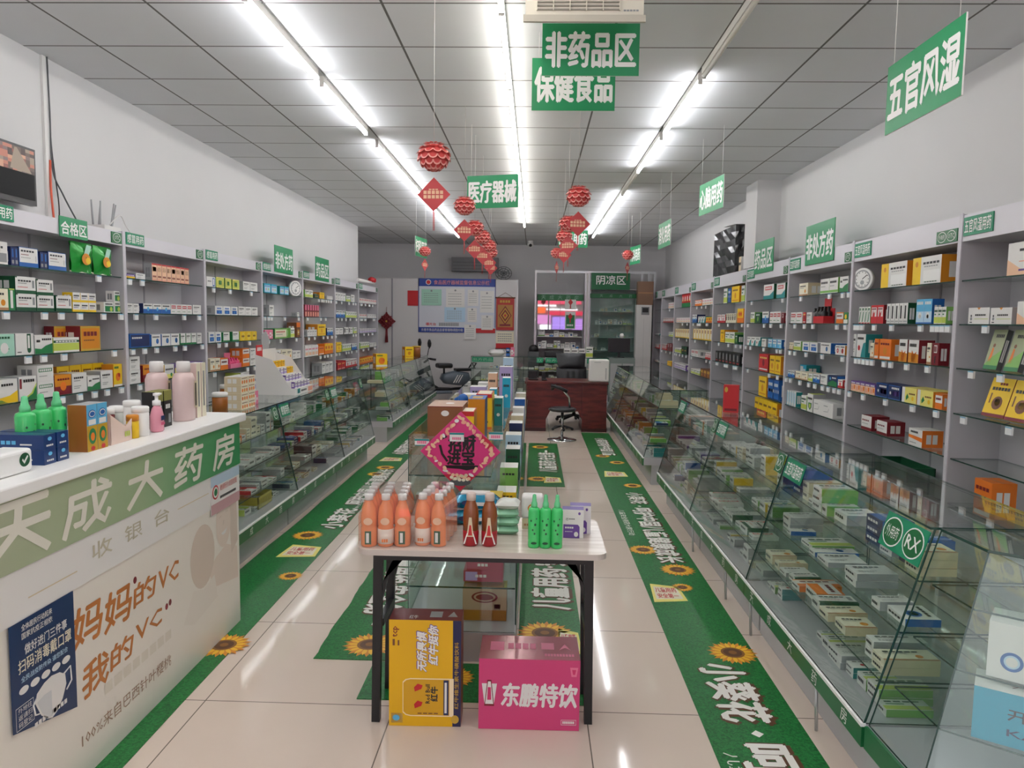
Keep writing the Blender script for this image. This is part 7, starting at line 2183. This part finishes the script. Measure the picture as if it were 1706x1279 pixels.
for k in range(5):
    z = .35 + .24 * k
    x = x0 + .07
    c_ = 0
    while x < xm - .16:
        w = q.choice((.06, .08, .1, .13))
        h = q.choice((.06, .09, .12, .15))
        des = q.choice(CART)
        o = bpy.data.objects.new('medicine_box', carton_mesh(des, w, .1, h))
        COL.objects.link(o)
        o.location = (x + w / 2, GY + .11, z + .0005)
        c_ += 1
        tag(o, f"{DES[des][0]} box, {ORD[c_ - 1]} on {('lowest', 'second-lowest', 'middle', 'fourth', 'fifth')[k]} board of the mirrored cool cabinet", 'medicine box', 'boxes in the mirrored cool cabinet')
        x += w + .012
for k, (px0, py0, px1, py1, col, s_) in enumerate(((941, 499, 960, 515, 'W', 'white paper with a small red knot on the mirrored cabinet door'), (941, 519, 959, 548, 'green', 'green paper with a red knot on the mirrored cabinet door'))):
    a, b = at(px0, py1, Y=GY + .06), at(px1, py0, Y=GY + .06)
    m = MB(((a.x + b.x) / 2, GY + .058, a.z))
    m.box(a.x, b.x, GY + .058, GY + .0635, a.z, b.z, 'W')
    if col == 'green': m.rect((a.x, GY + .058, a.z), PX, PZ, .02, .02, b.x - a.x - .02, (b.z - a.z) * .8, 'green').bars((a.x, GY + .058, a.z), PX, PZ, .04, .06, b.x - a.x - .04, .1, 'W', 4, .0016)
    c0, c1 = (b.x - a.x) / 2, (b.z - a.z) * .72
    m.shape((a.x, GY + .058, a.z), PX, PZ, [(c0, c1 + .07), (c0 + .05, c1), (c0, c1 - .07), (c0 - .05, c1)], 'red', .002).rect((a.x, GY + .058, a.z), PX, PZ, c0 - .012, c1 - .13, c0 + .012, c1 - .06, 'red', .002)
    tag(m.build('paper_notice'), s_, 'notice')
# right-hand cold display
cx0, cx1 = xm + .1, at(1066, 500, Y=GY).x
t = thing('cold_display', 'tall glass cold display with dim shelves beneath the green cool-zone sign', 'display fridge', ((cx0 + cx1) / 2, GY + .06, 0))
O = Vector(t.location)
zc = at(1020, 489, Y=GY).z
m = MB(O)
m.box(cx0, cx0 + .02, GY + .08, GY + .6, 0, zc + .1, ALU).box(cx1 - .02, cx1, GY + .08, GY + .6, 0, zc + .1, ALU).box(cx0, cx1, GY + .58, GY + .6, 0, zc + .1, mat('fridge_back', 'c4d2ce', 0.4)).box(cx0, cx1, GY + .08, GY + .6, zc + .08, zc + .1, ALU)
m.build('carcass', t)
m = MB(O)
m.box(cx0, cx1, GY + .06, GY + .075, zc - .09, zc, FASC)
for k, c in enumerate('天成大药房'):
    m.text(c, (cx0 + .2 + .2 * k, GY + .06, zc - .075), PX, PZ, .06, .06, mat('dull_mint', '8fb8a0'), .002, .0)
m.build('header', t)
MB(O).box(cx0 + .01, cx1 - .01, GY + .065, GY + .072, .05, zc - .1, DIMGLASS, edge=ALU).build('door', t)
for k in range(6):
    MB(O).box(cx0 + .022, cx1 - .022, GY + .12, GY + .57, .49 + .27 * k, .5 + .27 * k, mat('fridge_shelf', 'd0dcd8', 0.3)).build('shelf', t)
m = MB()
for k in range(6):
    x = cx0 + .05
    while x < cx1 - .2:
        w, h = q.choice((.05, .07, .09)), q.choice((.05, .07, .1))
        if q.random() < .75:
            mm = carton_mesh(q.choice(['white', 'limew', 'wblue2', 'cream', 'wgreenb']), w, .08, h)
            b_ = len(m.v)
            m.v += [tuple(v.co + Vector((x + w / 2, GY + .16, .5005 + .27 * k))) for v in mm.vertices]
            for p_i in mm.polygons:
                m.f.append(tuple(b_ + j for j in p_i.vertices)); m.m.append(m.mi(mm.materials[p_i.material_index])); m.sm.append(False)
        x += w + .02
tag(m.build('medicine_boxes'), 'small boxes dimly seen inside the cold display', 'medicine boxes', None, 'stuff')
a, b = at(985, 482, Y=GY - .04), at(1050, 455, Y=GY - .04)
m = MB(((a.x + b.x) / 2, GY - .04, a.z))
m.box(a.x, b.x, GY - .035, GY - .024, a.z, b.z, mat('deep_sign_green', '0f6a3c', 0.4))
m.text('阴凉区', (a.x + (b.x - a.x) * .13, GY - .035, a.z + (b.z - a.z) * .3), PX, PZ, (b.x - a.x) * .76, (b.z - a.z) * .55, 'white', .002, .02)
tag(m.build('zone_sign'), 'dark green cool-zone sign at the top of the glass front', 'sign')
m = MB((2.2, 14.95, 0))
m.box(2.05, 2.36, 14.86, 15.08, 0, 1.98, 'W')
m.rect((2.05, 14.86, 0), PX, PZ, .1, 1.78, .26, 1.94, 'g').rect((2.05, 14.86, 0), PX, PZ, .12, 1.83, .24, 1.92, 'k', .001).rect((2.05, 14.86, 0), PX, PZ, .155, .1, .157, 1.7, 'g')
tag(m.build('floor_air_conditioner'), 'tall white standing air conditioner beside the last pillar-side cabinet', 'air conditioner')
m = MB((2.2, 14.95, 1.985))
m.box(2.07, 2.38, 14.87, 15.07, 1.981, 2.45, mat('cardboard', '8a6a54', 0.6))
m.rect((2.07, 14.87, 1.981), PX, PZ, 0, .23, .31, .25, 'tan')
tag(m.build('cardboard_box'), 'brown cardboard box on top of the standing air conditioner', 'cardboard box')

# back glass counter across the shop
t = thing('display_counter', 'glass display counter across the back, in front of the cool room', 'display counter', (.05, 14.1, 0), 0, 'glass display counters along the aisles')
O = Vector(t.location)
bx0, bx1, by0, by1 = -1.19, 1.4, 13.75, 14.3
MB(O).box(bx0, bx1, by0, by1, 0, .25, CABW).build('base', t)
MB(O).box(bx0, bx1, by0, by1, .94, .95, GLASS, edge=EDGE).build('glass_top', t)
MB(O).box(bx0, bx1, by0, by0 + .008, .25, .939, GLASS, edge=EDGE).build('front_pane', t)
for x in (bx0, -.2, .6, bx1 - .008):
    MB(O).box(x, x + .008, by0 + .01, by1, .251, .939, GLASS, edge=EDGE).build('end_pane', t)
for z in (.48, .7):
    MB(O).box(bx0 + .01, bx1 - .01, by0 + .05, by1 - .02, z, z + .008, GLASS, edge=EDGE).build('glass_tier', t)
for k, x in enumerate((-1.17, .05, .22, 1.0)):
    m = MB(O)
    m.box(x, x + (.4 if k != 1 else .12), by0 - .006, by0, .84, .935, PLATEG)
    m.text('处方药品' if k != 1 else 'RX', (x + .02, by0 - .006, .86), PX, PZ, .36 if k != 1 else .08, .055, mat('dull_mint', '8fb8a0'), .001, .01)
    m.build('category_plate', t)
m = MB()
for z in (.251, .4885, .7085):
    x = bx0 + .05
    while x < bx1 - .15:
        w, h = q.choice((.07, .1, .13)), q.choice((.03, .05, .08))
        if q.random() < .8:
            mm = carton_mesh(q.choice(CART), w, .12, h)
            b_ = len(m.v)
            m.v += [tuple(v.co + Vector((x + w / 2, by0 + .12, z + .001))) for v in mm.vertices]
            for p_i in mm.polygons:
                m.f.append(tuple(b_ + j for j in p_i.vertices)); m.m.append(m.mi(mm.materials[p_i.material_index])); m.sm.append(False)
        x += w + .015
tag(m.build('medicine_cartons'), 'small cartons inside the back counter', 'medicine cartons', None, 'stuff')
for k, (x, w, d, h, des, s_) in enumerate(((-.5, .07, .07, .16, 'navyw', 'blue box standing on the back counter'), (-.41, .07, .07, .17, 'pink', 'red-pink box standing on the back counter'), (.63, .13, .1, .16, 'wgreenline', 'white box with green figure on the back counter, first'), (.77, .13, .1, .16, 'wgreenline', 'white box with green figure on the back counter, second'), (.91, .13, .1, .16, 'wgreenline', 'white box with green figure on the back counter, third'), (1.05, .13, .1, .2, 'limew', 'taller white box on the back counter, last in the row'))):
    o = bpy.data.objects.new('medicine_box', carton_mesh(des, w, d, h))
    COL.objects.link(o)
    o.location = (x, 13.9, .9505)
    tag(o, s_, 'medicine box')
soft_pack((-.72, 13.95, .951), .3, .2, .12, 'W', 'crumpled white plastic bag on the back counter', 'bag', 'plastic_bag', .3)
m = MB((.37, 14.0, .9505))
m.box(.2, .56, 13.86, 14.1, .9505, 1.06, 'k')
bevel(tag(m.build('black_case'), 'black printer-like case on the back counter', 'case'), .02)
m = MB((-.02, 14.55, 0))
m.box(-.12, .1, 14.45, 14.7, 0, 1.02, 'dgray').sphere((-.01, 14.57, 1.06), .1, 'black', 12, 8)
tag(m.build('covered_bin'), 'dark covered bin between the partition and the cool room', 'bin')
# monitor and clutter right of the back counter
t = thing('computer_monitor', 'black monitor seen from behind at the end of the back counter', 'monitor', at(1025, 600, Y=14.0))
t.location.z = .951
t.location.x = 1.2
O = Vector(t.location)
t.location.x = 1.62
m = MB()
m.box(-.21, .21, 0, .03, .1, .37, 'k')
bevel(m.build('body', t), .008)
m = MB()
m.box(-.02, .02, .01, .03, .0, .12, 'k').box(-.1, .1, -.06, .1, 0, .012, 'k')
m.build('stand', t)
soft_pack((1.67, 14.02, .951 + .371), .08, .05, .09, 'W', 'crumpled white tissue on the black monitor', 'tissue', 'tissue')
m = MB((1.65, 13.95, 0))
m.box(1.41, 1.9, 13.75, 14.25, 0, .95, mat('cabinet_teal_gray', '7d8a86', 0.4))
m.rect((1.41, 13.75, 0), PX, PZ, .03, .1, .24, .85, 'gray').rect((1.41, 13.75, 0), PX, PZ, .26, .1, .46, .85, 'gray').box(1.6, 1.62, 13.74, 13.75, .5, .6, 'k')
tag(m.build('low_cabinet'), 'low grey cabinet carrying the black monitor', 'cabinet')

# ---------------------------------------------------------------- mahogany desk, seats and air purifier
t = thing('office_desk', 'mahogany office desk facing the aisle', 'desk', (.48, 11.0, 0))
O = Vector(t.location)
DX0, DX1, DY0, DY1, DT = -.11, 1.08, 10.7, 11.35, .74
bevel(MB(O).box(DX0 - .02, DX1 + .02, DY0 - .02, DY1 + .02, DT - .04, DT, MAHOGANY).build('desktop', t), .008)
for xa, xb in ((DX0, DX0 + .3), (DX1 - .36, DX1)):
    m = MB(O)
    m.box(xa, xb, DY0, DY1, .03, DT - .04, MAHOGANY)
    m.box(xa - .004, xb + .004, DY0 - .004, DY1, 0, .05, mat('mahogany_dark', '3a1512', 0.35))
    m.build('pedestal', t)
m = MB(O)
m.box(DX0 + .3, DX1 - .36, DY0 + .015, DY0 + .035, .3, DT - .04, MAHOGANY)
m.slab([(DX0 + .3, DY0 + .015, .3), (DX0 + .3, DY0 + .015, .18), (DX0 + .36, DY0 + .015, .3)], PY, .02, MAHOGANY).slab([(DX1 - .36, DY0 + .015, .3), (DX1 - .42, DY0 + .015, .3), (DX1 - .36, DY0 + .015, .18)], PY, .02, MAHOGANY)
m.build('modesty_panel', t)
p0 = at(980, 640, Y=10.85)
t = thing('air_purifier', 'white air purifier standing on the mahogany desk', 'air purifier', (.96, 10.82, DT))
bevel(MB().box(-.145, .145, -.1, .1, .0008, .33, 'W').build('body', t), .02, 3)
m = MB()
m.rect((-.145, -.1, 0), PX, PZ, .07, .285, .17, .29, 'g')
for k in range(10):
    m.rect((-.145, -.1, 0), PX, PZ, .235, .04 + .017 * k, .255, .05 + .017 * k, 'g')
m.build('grille', t)
for k, (x0, x1, y, h, s_) in enumerate(((-.08, .05, 11.0, .13, 'black desk telephone base on the mahogany desk'), (.12, .18, 10.95, .12, 'black card reader on the mahogany desk'))):
    m = MB(((x0 + x1) / 2, y, DT))
    m.box(x0, x1, y, y + .1, DT + .0005, DT + h, 'black').box(x0 - .0, x1 + .02, y - .1, y + .0, DT + .0005, DT + .02, 'black')
    bevel(tag(m.build('desk_device'), s_, 'device'), .006)
t = thing('executive_chair', 'black leather executive chair behind the mahogany desk', 'chair', (.66, 11.75, 0), R(8))
m = MB()
vs_, fs = [], []
def chair_slab(z0, z1, w0, w1, yoff, th, n=7):
    m = MB()
    for s in (0, 1):
        for j in range(n + 1):
            v = j / n
            w = w0 + (w1 - w0) * v
            for i in range(n + 1):
                u = i / n * 2 - 1
                bul = (1 - abs(u) ** 4) * (1 - abs(2 * v - 1) ** 4)
                pl = .008 * math.cos(u * 16) if s == 0 else 0
                m.v.append((u * w / 2, yoff + .12 * v + (-th / 2 * bul - pl * bul if s == 0 else th / 2 * bul + .01), z0 + (z1 - z0) * v))
    q_ = (n + 1) ** 2
    i_ = m.mi(LEATHER)
    for s in (0, 1):
        for j in range(n):
            for i in range(n):
                a = s * q_ + j * (n + 1) + i
                f = (a, a + 1, a + n + 2, a + n + 1)
                m.f.append(f if s == 0 else f[::-1]); m.m.append(i_); m.sm.append(True)
    return m
chair_slab(.5, .88, .5, .5, .18, .09, 16).build('backrest', t)
chair_slab(.86, 1.1, .44, .5, .27, .1, 10).build('headrest', t)
bevel(MB().box(-.25, .25, -.25, .22, .43, .52, LEATHER).build('seat', t), .03, 3)
for s in (-1, 1):
    m = MB()
    m.tube([(s * .27, -.15, .48), (s * .29, -.18, .6), (s * .29, -.1, .68), (s * .29, .12, .68), (s * .27, .2, .6)], .022, LEATHER, 8)
    m.build('armrest', t)
m = MB()
m.cyl((0, 0, .12), (0, 0, .43), .03, CHROME, 12)
m.build('gas_lift', t)
m = MB()
for k in range(5):
    a = 2 * math.pi * k / 5
    m.cyl((0, 0, .12), (.3 * math.cos(a), .3 * math.sin(a), .06), .022, BLKM, 8).sphere((.3 * math.cos(a), .3 * math.sin(a), .031), .03, BLKM, 8, 6)
m.build('star_base', t)
sp = at(936, 733, Z=0)
t = thing('swivel_stool', 'round black swivel stool with a curved chrome back in front of the desk', 'stool', (sp.x, sp.y, 0), R(-12))
m = MB()
m.lathe((0, 0, .40), [(.16, 0), (.19, .015), (.19, .035), (.16, .05), (.02, .055)], LEATHER, 24)
m.build('seat', t)
m = MB()
m.cyl((0, 0, .03), (0, 0, .4), .02, CHROME, 12)
m.build('column', t)
m = MB()
m.lathe((0, 0, 0.0), [(.2, 0), (.2, .012), (.1, .03), (.03, .05)], CHROME, 24)
m.build('base', t)
m = MB()
m.tube([(.05, .05, .40), (.1, .0, .45), (.1, -.08, .6), (.02, -.1, .7), (-.1, -.1, .76)], .014, CHROME, 8)
m.build('back_arm', t)
m = MB()
m.tube([(-.14, -.02, .7), (-.13, -.1, .75), (-.02, -.13, .73), (.08, -.11, .68)], .024, LEATHER, 8)
m.build('backrest', t)
m = MB()
for k in range(5):
    a = 2 * math.pi * k / 5
    m.cyl((.0, 0, .2), (.14 * math.cos(a), .14 * math.sin(a), .17), .014, BLKM, 6).sphere((.14 * math.cos(a), .14 * math.sin(a), .16), .02, BLKM, 8, 6)
m.build('foot_spider', t)

# ---------------------------------------------------------------- electric bicycle
hd_ = Vector((-.9, -.43, 0)).normalized()
t = thing('electric_bicycle', 'grey and black electric bicycle parked at the back partition', 'bicycle', (-1.64, 14.26, 0), math.atan2(hd_.y, hd_.x))
# local: +x forward, y left, z up
EBG = mat('scooter_grey', '5d6672', 0.35)


def ebwheel(x):
    w = MB()
    R0 = .2
    w.tube([(x + R0 * math.cos(2 * math.pi * k / 24), 0, .235 + R0 * math.sin(2 * math.pi * k / 24)) for k in range(25)], .035, 'black', 8)
    o_ = w.build('tyre', t)
    h = MB()
    h.cyl((x, -.045, .235), (x, .045, .235), .05, ALU, 12)
    for k in range(6):
        a = 2 * math.pi * k / 6
        h.cyl((x, 0, .235), (x + .17 * math.cos(a), 0, .235 + .17 * math.sin(a)), .01, ALU, 6)
    h.build('hub', o_)


ebwheel(.72)
ebwheel(-.45)
m = MB()
for s_ in (0,):
    prof = [(-.42, .46), (-.36, .62), (-.1, .66), (.16, .6), (.2, .5), (.12, .4), (-.15, .36), (-.36, .38)]
    n = len(prof)
    vs_ = []
    for y, k in ((-.11, .82), (-.07, 1), (.07, 1), (.11, .82)):
        cx_, cz_ = -.12, .5
        vs_ += [(cx_ + (x - cx_) * k, y, cz_ + (z - cz_) * k) for x, z in prof]
    fs = [(j * n + i, j * n + (i + 1) % n, (j + 1) * n + (i + 1) % n, (j + 1) * n + i) for j in range(3) for i in range(n)] + [tuple(range(n))[::-1], tuple(range(3 * n, 4 * n))]
    m.add(vs_, fs, EBG, True)
for k in range(3):
    m.shape((0, .112, 0), NX, PZ, [(.02 + .05 * k, .42), (.04 + .05 * k, .42), (.13 + .05 * k, .58), (.11 + .05 * k, .58)], 'W', .003).shape((0, -.112, 0), PX, PZ, [(-.2 + .05 * k, .42), (-.18 + .05 * k, .42), (-.27 + .05 * k, .58), (-.29 + .05 * k, .58)], 'W', .003)
m.build('body_shell', t)
bevel(MB().box(-.02, .28, -.12, .12, .72, .82, LEATHER).build('seat', t), .035, 3)
bevel(MB().box(-.46, -.1, -.11, .11, .655, .71, LEATHER).build('pillion_seat', t), .02, 3)
m = MB()
m.tube([(-.4, -.11, .66), (-.5, -.11, .82), (-.5, .11, .82), (-.4, .11, .66)], .014, BLKM, 8)
m.build('grab_rail', t)
m = MB()
m.tube([(-.4, 0, .3), (0, 0, .28), (.25, 0, .3), (.56, 0, .5), (.62, 0, .88)], .03, BLKM, 8)
m.box(-.02, .54, -.1, .1, .27, .31, BLKM).cyl((.13, 0, .6), (.13, 0, .73), .02, BLKM, 8)
m.build('frame', t)
m = MB()
m.tube([(.72, .06, .235), (.68, .06, .45), (.62, .05, .6)], .016, BLKM, 8).tube([(.72, -.06, .235), (.68, -.06, .45), (.62, -.05, .6)], .016, BLKM, 8)
m.build('fork', t)
m = MB()
m.box(.57, .66, -.11, .11, .38, .72, EBG).sphere((.68, 0, .74), (.05, .07, .06), 'W', 12, 8)
bevel(m.build('front_shield', t), .03, 3)
m = MB()
m.tube([(.46, -.3, .92), (.56, -.26, .94), (.62, -.1, .9), (.62, .1, .9), (.56, .26, .94), (.46, .3, .92)], .013, BLKM, 8)
m.cyl((.4, -.33, .91), (.52, -.29, .93), .022, BLKM, 8).cyl((.4, .33, .91), (.52, .29, .93), .022, BLKM, 8)
m.build('handlebar', t)
for s in (-1, 1):
    m = MB()
    m.tube([(.56, s * .26, .94), (.55, s * .3, 1.06), (.54, s * .32, 1.14)], .008, BLKM, 6)
    m.lathe((.53, s * .32, 1.13), [(.005, 0), (.05, .05), (.06, .11), (.04, .17), (.005, .19)], BLKM, 14, .6, 1.1)
    m.build('mirror', t)
m = MB()
m.box(.0, .58, -.16, .16, .2, .26, EBG)
bevel(m.build('footboard', t), .02, 2)

bpy.data.objects['electric_bicycle'].scale = (1, 1, .95)
# ---------------------------------------------------------------- street outside, seen only as a reflection
m = MB((0, -11, 0))
m.box(-9, 9, -12, -11, -.1, 4.2, mat('facade_grey', 'a39e98', 0.7))
tag(m.build('building_facade'), 'building across the street behind the camera', 'building')
SC.objects['building_facade']['kind'] = 'structure'
NEON = ((-.6, 2.6, 2.62, 2.86, 'e0506a', .9, 'long rose-red'), (-.5, 1.2, 2.49, 2.57, 'f4e8ee', 1.6, 'upper white line'), (.65, 2.4, 2.28, 2.36, 'f4e8ee', 1.5, 'lower white line'), (-.9, .6, 2.1, 2.42, 'f0662e', 1.0, 'orange'), (.7, 2.8, 2.0, 2.22, 'd8304c', .9, 'dark red'),
        (-.4, .9, 1.5, 2.0, 'd98ac4', .9, 'pink window'), (1.0, 1.9, 1.2, 1.9, 'a884e0', 1.0, 'violet window'), (.3, .9, 1.0, 1.45, 'f2e6f6', 1.6, 'bright white window'), (-1.4, -.6, 1.1, 1.9, 'e0708a', .7, 'rosy window'), (2.1, 3.2, 1.0, 1.8, 'c08adf', .8, 'lilac window'))
for x0, x1, z0, z1, col, e, s_ in NEON:
    m = MB((x0, -10.9, z0))
    m.box(x0, x1, -11, -10.9, z0, z1, mat('neon_%s_%s' % (col, e), col, emit=e))
    tag(m.build('lit_sign'), f'glowing {s_} sign across the street, mirrored in the back cabinet', 'shop sign')
struct(MB().box(-12, 12, -12, -1.6, -.2, -.1, mat('asphalt', '8a8885', 0.8)).build('street_ground'))
